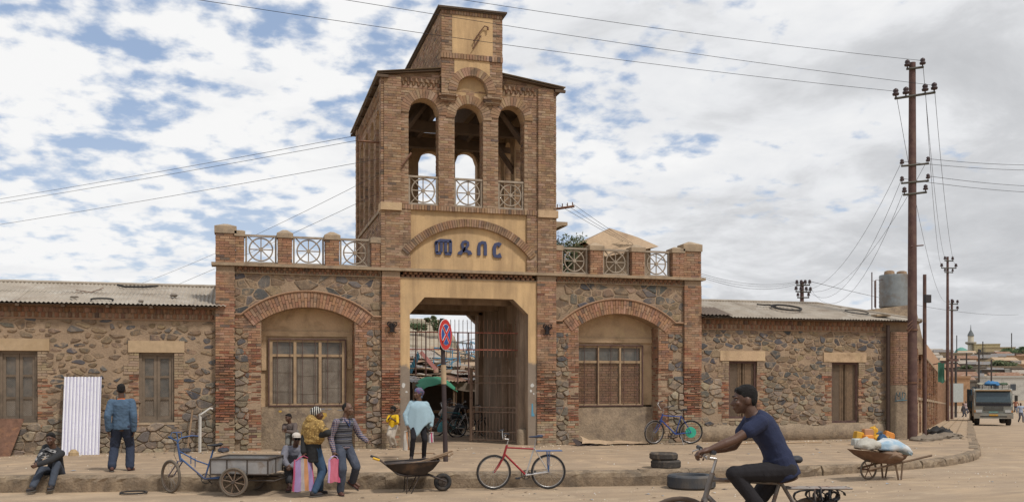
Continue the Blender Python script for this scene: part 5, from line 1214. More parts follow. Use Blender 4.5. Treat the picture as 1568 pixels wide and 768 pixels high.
# ================================================================ ROAD SIGN
sg = empty('road_sign', (4.28, 20.54, .3), label='round red and blue no stopping sign on a dark pole in front of the gateway', cat='road sign')
mb = MB(); mb.path([(4.30, 20.54, .2), (4.26, 20.54, 1.9), (4.22, 20.54, 3.42)], [.055, .05, .05], 10); mb.build('pole', flat('dark_pole_paint', (.055, .04, .04), .6, .2, dirt=[(.12, .09, .07)]), sg)
mb = MB(); mb.path([(4.258, 20.54, 2.0), (4.248, 20.54, 2.42)], .058, 10); mb.build('paint_patch', flat('pale_patch', (.40, .29, .18), .8), sg)
mb = MB(); nrm = Vector((.80, -.60, 0)); c = Vector((4.27, 20.46, 3.08)); U = Vector((.60, .80, 0))
mb.build('dummy', M_white).name = 'x' if False else 'x'
bpy.data.objects.remove(bpy.data.objects['x'])
def disc(r, off, m, nm, r0=0):
    mb = MB(); k = 40; ring = [c+nrm*off+(U*cos(2*pi*i/k)+Vector((0, 0, 1))*sin(2*pi*i/k))*r for i in range(k)]; bk = [p-nrm*.004 for p in ring]
    mb.add(ring+bk, [tuple(range(k))]+[(i, i+k, (i+1) % k+k, (i+1) % k) for i in range(k)]+[tuple(range(2*k-1, k-1, -1))]); mb.build(nm, m, sg)
M_sr = flat('sign_red', (.50, .035, .03), .5); M_sb = flat('sign_blue', (.03, .08, .27), .5); M_sw = flat('sign_white', (.72, .70, .66), .5)
disc(.345, 0, flat('sign_back', (.03, .03, .03), .6), 'backing'); disc(.343, .006, M_sw, 'edge_band'); disc(.33, .012, M_sr, 'red_disc'); disc(.232, .018, M_sw, 'inner_band'); disc(.222, .024, M_sb, 'blue_disc')
for w, o, m, nm in ((.040, .028, M_sw, 'cross_edge'), (.029, .032, M_sr, 'cross')):
    for a in (pi/4, -pi/4):
        mb = MB(); d1 = U*cos(a)+Vector((0, 0, sin(a))); d2 = -U*sin(a)+Vector((0, 0, cos(a))); r = .226 if m is M_sw else .24
        P = [c+nrm*(o+(.001 if a > 0 else 0))+d1*s1*r+d2*s2*w for s1, s2 in ((-1, -1), (1, -1), (1, 1), (-1, 1))]; mb.add(P+[p-nrm*.004 for p in P], [(0, 1, 2, 3), (0, 4, 5, 1), (1, 5, 6, 2), (2, 6, 7, 3), (3, 7, 4, 0)]); mb.build(nm, m, sg)
mb = MB(); mb.box(4.16, 4.26, 20.50, 20.52, 2.75, 3.44); mb.build('bracket_plate', flat('sign_back', (.03, .03, .03), .6), sg)
# plant and shed on the terrace
tp = empty('terrace_plant', (8.95, 26.3, 5.03), label='leafy shrub growing behind the right balustrade next to the tower', cat='shrub'); rr = random.Random(9)
mb = MB()
for k in range(16): a = rr.uniform(0, 6.28); mb.path([(8.95, 26.3, 5.0), (8.95+cos(a)*.25, 26.3+sin(a)*.25, 5.6), (8.95+cos(a)*.5, 26.3+sin(a)*.4, 6.0+rr.uniform(0, .35))], [.02, .012, .004], 4)
mb.build('stem', M_wood, tp)
mb = MB()
for k in range(1500): a = rr.uniform(0, 6.28); h = rr.random(); r = (.15+.5*h)*rr.uniform(.5, 1.1); p = Vector((8.98+cos(a)*r, 26.3+sin(a)*r, 5.1+h*1.15+rr.uniform(-.1, .1))); d_ = Vector((rr.gauss(0, 1), rr.gauss(0, 1), rr.gauss(0, 1))).normalized(); e_ = d_.orthogonal().normalized()*.028; d_ *= .06; mb.add([p-d_, p+e_, p+d_, p-e_], [(0, 1, 2, 3)])
tag(mb.build('leaves', M_leaf[1], tp), kind='stuff')
sh = empty('terrace_shed', (11.4, 28.4, 5.03), label='small shed with a faceted tan roof behind the right balustrade', cat='shed')
mb = MB(); mb.box(10.5, 12.6, 28.2, 30, 5.03, 6.42); mb.build('wall', M_dado, sh)
mb = MB(); mb.add([(10.25, 27.9, 6.40), (10.9, 27.8, 5.95), (12.75, 27.9, 6.35), (12.7, 30.2, 6.35), (10.2, 30.2, 6.4), (11.35, 28.6, 6.98), (12.35, 28.7, 6.75)], [(0, 5, 4), (0, 1, 5), (1, 2, 6, 5), (2, 3, 6), (3, 4, 5, 6)]); mb.build('roof', M_tin[3], sh)
# ================================================================ BICYCLES, CARTS, SMALL THINGS
def heading(dx, dy): return atan2(dy, dx)
def wheel(parent, c, r, tm, rm, name='wheel', tr=.020, spokes=28, axis=(0, 1, 0), ax2=None, hubw=.045, sm=None, rimr=.010):
    """wheel in the local x-z plane turned about z by ax2"""
    a = ax2 or 0; U = Vector((cos(a), sin(a), 0)); V = Vector((0, 0, 1)); c = Vector(c); Nn = U.cross(V)
    mb = MB(); mb.torus(c, U, V, r-tr, tr, 36, 8); w = mb.build(name, tm, parent, world=False)
    mb = MB(); mb.torus(c, U, V, r-tr*2-.006, rimr, 36, 6); mb.build('rim', rm, w, world=False)
    mb = MB(); mb.tube(c-Nn*hubw, c+Nn*hubw, .020, n=8)
    mb.build('hub', rm, w, world=False)
    mb = MB()
    for i in range(spokes):
        t = 2*pi*i/spokes; s_ = hubw*.6*(1 if i % 2 else -1); mb.tube(c+Nn*s_+(U*cos(t+.25)+V*sin(t+.25))*.018, c+(U*cos(t)+V*sin(t))*(r-tr*2), .0016, n=3, cap=False)
    tag(mb.build('spokes', flat('spoke_steel', (.35, .34, .32), .4, .7), w, world=False), kind='stuff')
    return w
M_chrome = flat('dull_chrome', (.42, .40, .38), .35, .8); M_darkm = flat('greasy_metal', (.06, .055, .05), .6, .5); M_sad = flat('black_saddle', (.03, .03, .035), .55)
def bicycle(loc, dx, dy, label, fm, fm2=None, lean=0, r=.335, steer=0, tm=None, rack=None, guards=None, bars='flat', group=None, saddle_m=None, wb=1.04, ladies=False, rise=0):
    t = empty('bicycle', loc, heading(dx, dy), label=label, cat='bicycle', group=group); t.rotation_euler = (lean, 0, heading(dx, dy))
    fm2 = fm2 or fm; tm = tm or M_black; ra = Vector((0, 0, r)); fa = Vector((wb, 0, r)); bb = Vector((.43, 0, r-.06)); st = Vector((.27, 0, .80)); sp_ = Vector((.24, 0, .93+rise)); ht = Vector((.80, 0, .82)); hb = Vector((.84, 0, .68))
    mb = MB(); mb.tube(bb, st, .016, n=8)
    for s in (-1, 1):
        mb.tube(ra+Vector((0, s*.06, 0)), bb+Vector((0, s*.03, 0)), .011, .013, 7); mb.tube(ra+Vector((0, s*.06, 0)), st+Vector((0, s*.02, -.02)), .009, .010, 7)
    mb.tube(bb-Vector((0, .035, 0)), bb+Vector((0, .035, 0)), .022, n=10)
    fr = mb.build('frame', fm2, t, world=False)
    mb = MB(); mb.tube(bb, hb, .019, n=8, cap=False); mb.tube(st-Vector((0, 0, .03)), ht-Vector((0, 0, .02)), .016, n=8); mb.tube(hb-Vector((-.01, 0, .03)), ht+Vector((-.01, 0, .03)), .021, n=8)
    mb.build('main_tubes', fm, t, world=False)
    # fork, turned by the steering angle
    Ms = Matrix.Translation(hb) @ Matrix.Rotation(steer, 4, (ht-hb).normalized()) @ Matrix.Translation(-hb)
    mb = MB(); cr = hb+(hb-ht).normalized()*.04
    for s in (-1, 1): mb.path([Ms @ (cr+Vector((0, s*.045, 0))), Ms @ (cr+(fa-cr)*.6+Vector((-.015, s*.05, 0))), Ms @ (fa+Vector((0, s*.05, 0)))], [.014, .012, .009], 7)
    mb.tube(Ms @ (cr+Vector((0, -.055, 0))), Ms @ (cr+Vector((0, .055, 0))), .016, n=6)
    mb.build('fork', fm, t, world=False)
    d = (ht-hb).normalized(); stem = ht+d*.14; mb = MB(); mb.tube(Ms @ (ht+d*.02), Ms @ stem, .012, n=7); cl = stem+Vector((.08, 0, .01)); mb.tube(Ms @ stem, Ms @ cl, .013, n=7)
    if bars == 'flat': pts = [(-.12, -.29, .05), (-.03, -.26, .05), (0, -.1, .0), (0, .1, .0), (-.03, .26, .05), (-.12, .29, .05)]
    elif bars == 'straight': pts = [(0, -.29, .06), (0, -.20, .055), (.0, -.07, .0), (.0, .07, .0), (0, .20, .055), (0, .29, .06)]
    elif bars == 'up': pts = [(-.20, -.27, .17), (-.08, -.26, .16), (.03, -.16, .12), (0, -.03, 0), (0, .03, 0), (.03, .16, .12), (-.08, .26, .16), (-.20, .27, .17)]
    else: pts = [(-.02, -.28, .13), (0, -.26, .13), (.02, -.06, .0), (.02, .06, .0), (0, .26, .13), (-.02, .28, .13)]
    P = [cl+Vector(p) for p in pts]; mb.path([Ms @ p for p in P], .011, 7); mb.build('handlebar', M_chrome, t, world=False)
    for s in (0, -1):
        a_, b_ = P[s], P[1 if s == 0 else -2]; e = a_+(a_-b_).normalized()*.02; mb = MB(); mb.tube(Ms @ e, Ms @ (a_+(b_-a_).normalized()*.10), .017, n=8); mb.build('grip', M_sad, t, world=False)
        mb = MB(); q = b_; mb.path([Ms @ q, Ms @ (q+Vector((.06, 0, -.02))), Ms @ (a_+Vector((.05, 0, -.05)))], .006, 5); mb.build('brake_lever', M_chrome, t, world=False)
    wheel(t, ra, r, tm, M_chrome)
    c2 = Ms @ fa; wheel(t, c2, r, tm, M_chrome, ax2=steer)
    mb = MB(); mb.tube(st-Vector((0, 0, .03)), sp_, .013, n=7); mb.build('seat_post', M_chrome, t, world=False)
    mb = MB(); rg = []
    for u_, w_, h_ in ((-.13, .04, .02), (-.11, .075, .03), (-.05, .075, .028), (.02, .04, .018), (.10, .020, .015), (.14, .012, .008)):
        rg.append([sp_+Vector((u_, w_*cos(2*pi*k/12), .03+.012*(u_ < -.04)+h_*sin(2*pi*k/12))) for k in range(12)])
    mb.loft(rg); mb.build('saddle', saddle_m or M_sad, t, world=False)
    mb = MB(); mb.torus(bb+Vector((0, -.045, 0)), (1, 0, 0), (0, 0, 1), .085, .008, 22, 5); 
    for k in range(5): a = k*2*pi/5; mb.tube(bb+Vector((0, -.045, 0)), bb+Vector((.085*cos(a), -.045, .085*sin(a))), .007, n=4)
    mb.build('chainring', M_darkm, t, world=False)
    for s, a in ((-1, radians(165)), (1, radians(-15))):
        e = bb+Vector((.17*cos(a), s*.07, .17*sin(a))); mb = MB(); mb.tube(bb+Vector((0, s*.06, 0)), e, .010, n=6); cr_ = mb.build('crank', M_darkm, t, world=False)
        mb = MB(); mb.box(e.x-.045, e.x+.045, e.y+(0 if s > 0 else -.09), e.y+(.09 if s > 0 else 0), e.z-.012, e.z+.012); mb.build('pedal', M_sad, cr_, world=False)
    mb = MB(); 
    for z_ in (.08, -.08): mb.tube(bb+Vector((0, -.045, z_)), ra+Vector((0, -.045, z_*.45)), .004, n=4)
    mb.build('chain', M_darkm, t, world=False)
    if rack:
        mb = MB(); z = .735
        for s in (-.06, 0, .06): mb.tube((.24, s, z), (-.26, s, z+.0), .008, n=5)
        for x in (.2, .05, -.1, -.25): mb.tube((x, -.06, z), (x, .06, z), .007, n=5)
        for s in (-.07, .07):
            for x in (-.02, .03): mb.tube((x, s, z), (0, s, r), .007, n=5)
        mb.build('luggage_rack', rack, t, world=False)
    if guards:
        for c, st_ in ((ra, 0), (c2, steer)):
            mb = MB(); Uu = Vector((cos(st_), sin(st_), 0)); Nn = Uu.cross(Vector((0, 0, 1)))
            rg = [[c+(Uu*cos(a)+Vector((0, 0, 1))*sin(a))*(r+.018-abs(w_)*.25)+Nn*w_ for w_ in (-.03, -.015, 0, .015, .03)] for a in [radians(q) for q in (range(-5, 170, 12) if c is ra else range(10, 200, 12))]]
            mb.loft(rg, closed=False, cap=False); mb.build('mudguard', guards, t, world=False)
    return t
M_bred = flat('red_frame_paint', (.27, .025, .03), .4); M_bsil = flat('silver_frame_paint', (.48, .46, .44), .4, .4); M_bblu = flat('blue_frame_paint', (.035, .07, .24), .4); M_dusty = flat('dusty_tyre', (.13, .105, .08), .9)
def rear_from(front, rear): return Vector(front)-Vector(rear)
d_ = Vector((4.55-5.62, 17.50-17.30)); d_.normalize()
bicycle((5.60, 17.26, .01), d_.x, d_.y, 'red and silver bicycle leaning on the kerb in front of the gatehouse', M_bred, M_bsil, lean=radians(-3), steer=radians(6), rack=flat('blue_rack', (.05, .10, .22), .5), bars='mid', saddle_m=flat('blue_black_saddle', (.03, .04, .07), .5), rise=.04)
b2 = bicycle((12.10, 24.36, .31), -.95, .28, 'blue bicycle with silver mudguards leaning on the right pier of the gatehouse', M_bblu, lean=radians(-6), steer=radians(28), guards=M_chrome, bars='up', r=.335)
mb = MB(); mb.tube((0, -.03, .33), (0, .03, .33), .15, n=20); mb.build('green_bag_in_wheel', flat('mint_green', (.05, .42, .28), .6), b2, world=False)
mb = MB(); mb.tube((.30, .06, .25), (.22, .16, .0), .010, n=6); mb.build('kickstand', M_chrome, b2, world=False)
bicycle((6.55, 29.6, .26), 1, .12, 'silver bicycle parked at the passage wall behind the gate', M_darkm, M_bsil, lean=radians(6), rack=M_darkm)
bicycle((7.05, 30.3, .26), -1, .35, 'teal bicycle parked behind the silver one in the passage', flat('teal_paint', (.03, .18, .22), .5), lean=radians(4), bars='up')
bicycle((6.9, 31.6, .24), .6, 1, 'dark bicycle among the goods beyond the passage', M_darkm, lean=radians(-5), bars='up')

# cargo tricycle
h_ = Vector((-.945, .327, 0)); cb = Vector((.09, 18.12, 0))
tr = empty('cargo_tricycle', (cb.x, cb.y, 0), atan2(h_.y, h_.x), label='blue cargo tricycle with a grey sheet metal box standing at the kerb', cat='cargo tricycle')
M_tb = flat('chipped_blue', (.05, .10, .22), .6, .1, dirt=[(.14, .09, .06)]); M_zinc = flat('zinc_sheet', (.30, .29, .28), .6, .3, dirt=[(.20, .15, .11)], dsc=4); M_dz = flat('dark_angle_iron', (.075, .06, .05), .7, .3)
Lh, Wh, zb, zt_ = .52, .45, .40, .67
for nm, x0, x1, y0, y1 in (('side_panel', -Lh, Lh, -Wh, -Wh+.006), ('side_panel', -Lh, Lh, Wh-.006, Wh), ('end_panel', -Lh, -Lh+.006, -Wh+.008, Wh-.008), ('end_panel', Lh-.006, Lh, -Wh+.008, Wh-.008)):
    mb = MB(); mb.box(x0, x1, y0, y1, zb, zt_); mb.build(nm, M_zinc, tr, world=False)
mb = MB(); mb.box(-Lh+.008, Lh-.008, -Wh+.008, Wh-.008, zb+.01, zb+.03); mb.build('floor_board', M_dz, tr, world=False)
def bar(p, q, r=.012): m_ = MB(); m_.tube(p, q, r, n=4); m_.build('angle_bar', M_dz, tr, world=False)
for s in (-1, 1):
    bar((-Lh-.01, s*(Wh+.005), zt_), (Lh+.01, s*(Wh+.005), zt_), .018); bar((s*(Lh+.005), -Wh, zt_), (s*(Lh+.005), Wh, zt_), .018); bar((-Lh, s*(Wh+.004), zb), (Lh, s*(Wh+.004), zb), .014)
    for x in (-Lh-.002, -.15, .22, Lh+.002): bar((x, s*(Wh+.006), zb-.02), (x, s*(Wh+.006), zt_), .012)
    for y in (-Wh, 0, Wh): bar((s*(Lh+.006), y, zb-.02), (s*(Lh+.006), y, zt_), .012)
    bar((-Lh-.1, s*(Wh-.05), .28), (Lh+.05, s*(Wh-.05), .30), .014)
    for x in (-.06, .30): bar((x, s*(Wh-.05), .29), (x, s*(Wh-.05), zb), .012)
bar((-Lh-.1, -Wh+.05, .28), (-Lh-.1, Wh-.05, .28), .012); bar((-Lh-.02, -Wh, zb-.01), (-Lh-.12, -Wh+.05, .28), .01)
for s in (-1, 1):
    c = Vector((.08, s*(Wh+.06), .265)); mb = MB(); mb.torus(c, (1, 0, 0), (0, 0, 1), .24, .024, 36, 8); w = mb.build('wheel', M_dusty, tr, world=False)
    mb = MB(); mb.torus(c, (1, 0, 0), (0, 0, 1), .21, .014, 36, 6); mb.build('rim', flat('brown_rim', (.17, .12, .085), .8), w, world=False)
    for k in range(8): a = k*pi/4+.2; mb = MB(); mb.tube(c, c+Vector((cos(a), 0, sin(a)))*.205, .011, n=5); mb.build('spoke', flat('brown_rim', (.17, .12, .085), .8), w, world=False)
    mb = MB(); mb.tube(c-Vector((0, .05, 0)), c+Vector((0, .05, 0)), .03, n=10); mb.build('hub', M_dz, w, world=False)
mb = MB(); mb.tube((.08, -Wh-.1, .265), (.08, Wh+.1, .265), .014, n=6); mb.build('axle', M_dz, tr, world=False)
def bl(*pts, r=.017, nm='frame_tube', m=M_tb): m_ = MB(); m_.path(pts, r, 7); m_.build(nm, m, tr, world=False)
BBt = (.80, 0, .27); bl((Lh-.05, -.16, .30), BBt); bl((Lh-.05, .16, .30), BBt); bl(BBt, (.64, 0, .80)); bl(BBt, (1.27, 0, .66)); bl((.70, 0, .52), (.95, 0, .60), (1.29, 0, .78), r=.013); bl((1.25, 0, .58), (1.31, 0, .92), r=.022, nm='head_tube')
for x in (.98, 1.06): bl((x, 0, .30+.36*(x-.80)/.5*1.02+.05), (x, 0, .63+.06*(x-.95)/.1), r=.009)
bl((.64, 0, .78), (.62, 0, .86), r=.012, nm='seat_post', m=M_darkm)
mb = MB(); rg = []
for u_, w__, hh in ((-.15, .05, .02), (-.12, .09, .035), (-.04, .08, .03), (.03, .04, .02), (.13, .018, .012)): rg.append([Vector((.62+u_, w__*cos(2*pi*k/12), .885+hh*sin(2*pi*k/12)+(.02 if u_ < -.1 else 0))) for k in range(12)])
mb.loft(rg); mb.build('saddle', M_sad, tr, world=False)
st_ = radians(35); FX = 1.45
cF = Vector((FX, -.03, .31)); U_ = Vector((cos(st_), -sin(st_), 0)); Nf = Vector((sin(st_), cos(st_), 0))
wheel(tr, cF, .31, M_dusty, flat('brown_rim', (.17, .12, .085), .8), tr=.026, ax2=-st_, spokes=20)
for s in (-1, 1): bl(Vector((1.25, 0, .60))+Nf*.05*s, cF+Nf*.055*s, r=.012, nm='fork_blade')
for s in (-1, 1): bl((1.31, 0, .93), Vector((1.31, 0, .97))+Nf*.02*s, Vector((1.34, 0, 1.02))+Nf*.12*s, Vector((1.26, 0, 1.05))+Nf*.24*s, Vector((1.16, 0, 1.04))+Nf*.27*s, r=.012, nm='handlebar')
bl(Vector((1.33, 0, 1.12))+Nf*.10, Vector((1.33, 0, 1.12))-Nf*.10, r=.008, nm='cross_tube'); bl((1.30, 0, .95), (1.33, 0, 1.12), r=.01, nm='stem')
for s in (-1, 1): bl(Vector((1.33, 0, 1.12))+Nf*.10*s, Vector((1.34, 0, 1.02))+Nf*.12*s, r=.007, nm='cross_tube')
bl((1.36, -.04, .95), (1.42, -.1, .7), (1.30, -.1, .45), (1.46, -.06, .62), r=.005, nm='brake_cable', m=M_wire)
mb = MB(); mb.torus((.80, -.06, .27), (1, 0, 0), (0, 0, 1), .09, .009, 20, 5); mb.build('chainring', M_darkm, tr, world=False)
bl((.80, -.08, .27), (.70, -.10, .17), r=.01, nm='crank', m=M_darkm); bl((.80, .08, .27), (.90, .10, .37), r=.01, nm='crank', m=M_darkm)

# steel wheelbarrow
wbx = empty('wheelbarrow', (3.05, 17.55, 0), radians(-3), label='dark steel wheelbarrow with planks and one yellow grip in front of the gateway', cat='wheelbarrow')
M_wb = flat('dark_barrow_steel', (.055, .045, .042), .6, .4, dirt=[(.15, .10, .07)], dsc=4); rg = []
for (x0, x1, w, z0, z1) in ((-.20, .20, .20, .34, .34), (-.36, .34, .27, .42, .44), (-.50, .46, .33, .55, .60)): rg.append([Vector((x, y, z)) for x, y, z in ((x0, -w, z0), ((x0+x1)/2, -w*1.05, (z0+z1)/2), (x1, -w, z1), (x1+.03, 0, z1), (x1, w, z1), ((x0+x1)/2, w*1.05, (z0+z1)/2), (x0, w, z0), (x0-.03, 0, z0))])
mb = MB(); mb.loft(rg, cap=False); mb.add(rg[0], [tuple(range(8))]); mb.build('tray', M_wb, wbx, world=False)
mb = MB(); mb.path(rg[-1], .013, 6, closed=True); mb.build('tray_rim', M_wb, wbx, world=False)
for s in (-1, 1):
    mb = MB(); mb.path([(-.74, s*.28, .66), (-.62, s*.28, .62), (-.30, s*.24, .36), (-.1, s*.2, .32), (.30, s*.12, .32), (.62, s*.07, .19)], .017, 8); mb.build('handle', M_wb, wbx, world=False)
    mb = MB(); mb.tube((-.76, s*.28, .668), (-.64, s*.28, .628), .022, n=8); mb.build('grip', flat('yellow_grip', (.62, .36, .03), .6) if s < 0 else M_sad, wbx, world=False)
    mb = MB(); mb.path([(-.12, s*.2, .33), (-.14, s*.22, .0), (-.05, s*.22, .0), (.10, s*.18, .32)], .011, 6); mb.build('leg', M_wb, wbx, world=False)
c = Vector((.56, 0, .175)); mb = MB(); mb.torus(c, (1, 0, 0), (0, 0, 1), .125, .045, 28, 8); w = mb.build('wheel', M_black, wbx, world=False); mb = MB(); mb.tube(c-Vector((0, .03, 0)), c+Vector((0, .03, 0)), .085, n=16); mb.tube(c-Vector((0, .08, 0)), c+Vector((0, .08, 0)), .015, n=8); mb.build('hub', M_dz, w, world=False)
for i, (a, b, wd, lab) in enumerate([((-.15, -.05, .47), (.72, -.12, .76), .05, 'pale grey plank sticking out of the dark wheelbarrow, upper one'), ((-.1, .05, .45), (.66, .02, .68), .05, 'second plank lying under the first in the dark wheelbarrow'), ((-.3, .12, .50), (.5, .15, .58), .09, 'wide plank lying flat in the dark wheelbarrow')]):
    A_ = Vector(a)+Vector((3.05, 17.55, 0)); B_ = Vector(b)+Vector((3.05, 17.55, 0)); dd = (B_-A_).normalized(); sd_ = Vector((0, 1, 0))*wd; up = dd.cross(sd_).normalized()*.012; mb = MB(); P = [A_-sd_-up, A_+sd_-up, A_+sd_+up, A_-sd_+up, B_-sd_-up, B_+sd_-up, B_+sd_+up, B_-sd_+up]; mb.add(P, [(0, 1, 2, 3), (7, 6, 5, 4), (0, 4, 5, 1), (1, 5, 6, 2), (2, 6, 7, 3), (3, 7, 4, 0)]); tag(mb.build('plank', M_wood), lab, 'plank', None)
# wooden barrow with sacks
OBX, OBY = 12.13, 16.12
ob = empty('wheelbarrow', (OBX, OBY, road_z(OBX, OBY)), radians(4), label='old rusty wheelbarrow with wooden shafts carrying white and blue sacks', cat='wheelbarrow')
M_ow = flat('old_barrow_wood', (.17, .115, .075), .9, dirt=[(.10, .065, .045)]); M_rt = flat('rusty_tray', (.15, .085, .055), .85, .1, dirt=[(.22, .14, .09)], dsc=4); rg = []
for (x0, x1, w, z0, z1) in ((-.18, .28, .20, .34, .34), (-.42, .36, .28, .48, .42), (-.56, .38, .32, .60, .50)): rg.append([Vector((x, y, z)) for x, y, z in ((x0, -w, z0), ((x0+x1)/2, -w*1.08, (z0+z1)/2-.02), (x1, -w, z1), (x1+.05, 0, z1), (x1, w, z1), ((x0+x1)/2, w*1.08, (z0+z1)/2-.02), (x0, w, z0), (x0-.04, 0, z0))])
mb = MB(); mb.loft(rg, cap=False); mb.add(rg[0], [tuple(range(8))]); mb.build('tray', M_rt, ob, world=False)
for s in (-1, 1):
    mb = MB(); mb.path([(-.42, s*.16, .22), (.30, s*.20, .34), (1.02, s*.26, .47)], .022, 5); mb.build('shaft', M_ow, ob, world=False)
    mb = MB(); mb.path([(.18, s*.20, .33), (.24, s*.22, .0)], .020, 5); mb.build('leg', M_ow, ob, world=False); mb = MB(); mb.path([(.36, s*.20, .35), (.30, s*.22, .0)], .018, 5); mb.build('leg', M_ow, ob, world=False)
c = Vector((-.30, 0, .205)); mb = MB(); mb.torus(c, (1, 0, 0), (0, 0, 1), .18, .020, 28, 6); w = mb.build('wheel', M_dusty, ob, world=False)
for k in range(6): a = k*pi/3; mb = MB(); mb.tube(c, c+Vector((cos(a), 0, sin(a)))*.17, .010, n=5); mb.build('spoke', M_rust, w, world=False)
mb = MB(); mb.tube(c-Vector((0, .16, 0)), c+Vector((0, .16, 0)), .018, n=8); mb.build('axle', M_rust, w, world=False)
def blob(name, c, rx, ry, rz, m, label, cat, seed=0, wr=.14, n=20, droop=0, rot=0, grp=None, flatb=.35):
    rg = []; M = Matrix.Translation(c) @ Matrix.Rotation(rot, 4, 'Z')
    for i in range(13):
        th = pi*i/12; 
        rg.append([M @ Vector((rx*(-cos(th))*(1), ry*sin(th)**.7*cos(a)*(1+wr*mn.noise((i*.5, cos(a)*2, sin(a)*2+seed))), max(-flatb, sin(a))*rz*sin(th)**.7*(1+wr*1.5*mn.noise((i*.7+seed, cos(a)*3, sin(a)*3)))-droop*max(0, -cos(th))**2)) for a in [2*pi*k/n for k in range(n)]])
    mb = MB(); mb.loft(rg); o = mb.build(name, m); merge_smooth(o); return tag(o, label, cat, grp)
M_sackw = flat('white_sackcloth', (.42, .39, .33), .85, dirt=[(.33, .28, .21)], dsc=5, bump=.6, bsc=14)
def sk_extra(t, v, c):
    return mixc(t, ramp(t, noise(t, v, 4.5, 2, .4), [(.44, 0), (.56, 1)]), c, (.27, .38, .46))
M_sackb = mat('white_blue_sack', (.50, .52, .52), .7, var=.12, sc=4, bump=.6, bsc=12, extra=sk_extra)
zb0 = road_z(OBX, OBY)
blob('sack', (OBX-.33, OBY-.03, zb0+.66), .25, .22, .15, M_sackw, 'crumpled cream sack on the left end of the old wheelbarrow', 'sack', 3, .5)
blob('sack', (OBX+.23, OBY, zb0+.63), .45, .24, .16, M_sackb, 'white and blue sack slumped over the old wheelbarrow', 'sack', 8, .3, droop=.16)
blob('sack', (OBX+.11, OBY-.05, zb0+.46), .24, .33, .13, flat('brown_sack', (.20, .13, .085), .9), 'brown sack in the bottom of the old wheelbarrow', 'sack', 5, .3)
mb = MB(); mb.box(-.25, .25, -.03, .03, -.01, .01, M=Matrix.Translation((OBX-.4, OBY-.2, zb0+.60)) @ Matrix.Rotation(.3, 4, 'Z') @ Matrix.Rotation(.15, 4, 'Y')); tag(mb.build('scrap_board', M_ow), 'short dark board at the left end of the old wheelbarrow', 'board')
# tyres
def tyre(x, y, z, Rr, r, h, label, tilt=0, m=M_black):
    mb = MB(); prof = [(-h/2, Rr-r*1.1), (-h/2, Rr-.03), (-h/2+.03, Rr), (h/2-.03, Rr), (h/2, Rr-.03), (h/2, Rr-r*1.1), (h/2-.05, Rr-r*1.2), (-h/2+.05, Rr-r*1.2)]
    M = Matrix.Translation((x, y, z)) @ Matrix.Rotation(tilt, 4, 'Y'); n = 40
    rg = [[M @ Vector((rr_*cos(2*pi*k/n), rr_*sin(2*pi*k/n), zz)) for zz, rr_ in prof] for k in range(n)]; rg.append(rg[0]); mb.loft(rg, cap=False, smooth=False)
    for k in range(60):
        a = 2*pi*k/60; a2 = a+.05; 
        for z0_, z1_ in ((-h/2+.035, -.01), (.01, h/2-.035)): mb.add([M @ Vector(((Rr+.004)*cos(q), (Rr+.004)*sin(q), zz)) for q, zz in ((a, z0_), (a2, z0_), (a2, z1_), (a, z1_))], [(0, 1, 2, 3)])
    o = mb.build('tyre', m); merge_smooth(o); return tag(o, label, 'tyre')
M_tyg = flat('dusty_black_tyre', (.06, .052, .045), .9, dirt=[(.17, .13, .095)], dsc=6)
tyre(8.28, 17.78, .385, .30, .10, .17, 'lower car tyre of the stack of two on the pavement edge', m=M_tyg); tyre(8.24, 17.80, .545, .285, .09, .145, 'upper car tyre of the stack of two on the pavement edge', .02, m=M_tyg)
tyre(8.34, 16.76, .135, .46, .15, .25, 'big truck tyre lying on the road against the kerb', m=flat('blue_black_tyre', (.05, .055, .062), .8, dirt=[(.13, .11, .09)]))
mb = MB(); mb.path([(-1.91+.23*cos(a), 18.62+.23*sin(a), road_z(-1.9, 18.6)+.03) for a in [2*pi*k/28 for k in range(28)]], .016, 6, closed=True); tag(mb.build('old_bicycle_ring', M_black), 'bicycle tyre lying flat on the road left of the tricycle', 'tyre')
# jerrycans
def jerry(x, y, z, col, label, rot=0, pit=0, roll=0, s=1, patch=None):
    t = empty('jerrycan', (x, y, z), label=label, cat='jerrycan', group='pile of jerrycans at the corner building'); t.rotation_euler = (roll, pit, rot)
    W_, D_, H_ = .15*s, .11*s, .19*s; mb = MB(); rg = []
    for zz, k in ((-H_, .86), (-H_+.02, 1), (-.02, .98), (H_-.07, 1), (H_-.02, .8), (H_, .5)):
        rg.append([Vector((W_*k*sg*1.0 if abs(sg) else 0, D_*k*sd, zz)) for sg, sd in ((1, .7), (.8, 1), (-.8, 1), (-1, .7), (-1, -.7), (-.8, -1), (.8, -1), (1, -.7))])
    mb.loft(rg, smooth=False); mb.build('body', col, t, world=False)
    mb = MB(); mb.path([(-.07*s, 0, H_-.03), (-.06*s, 0, H_+.03), (.03*s, 0, H_+.035), (.05*s, 0, H_-.01)], .014*s, 6); mb.build('handle', col, t, world=False)
    mb = MB(); mb.tube((.10*s, 0, H_-.04), (.11*s, 0, H_+.02), .024*s, n=8); mb.build('cap', flat('dark_cap', (.04, .04, .04), .6), t, world=False)
    if patch: mb = MB(); mb.box(-.08*s, .06*s, -D_-.003, -D_+.004, -.08, .05); mb.build('label_patch', patch, t, world=False)
Yl = flat('jerry_yellow', (.60, .32, .03), .6, dirt=[(.40,.24,.06)]); Y2 = flat('jerry_pale_yellow', (.60, .42, .12), .55); Og = flat('jerry_orange', (.62, .24, .05), .55); Tn = flat('jerry_peach', (.42, .22, .12), .6); Bl = flat('jerry_blue', (.045, .10, .19), .6); Gw = flat('jerry_grey_white', (.42, .45, .43), .6); Dk = flat('jerry_slate', (.07, .10, .14), .6)
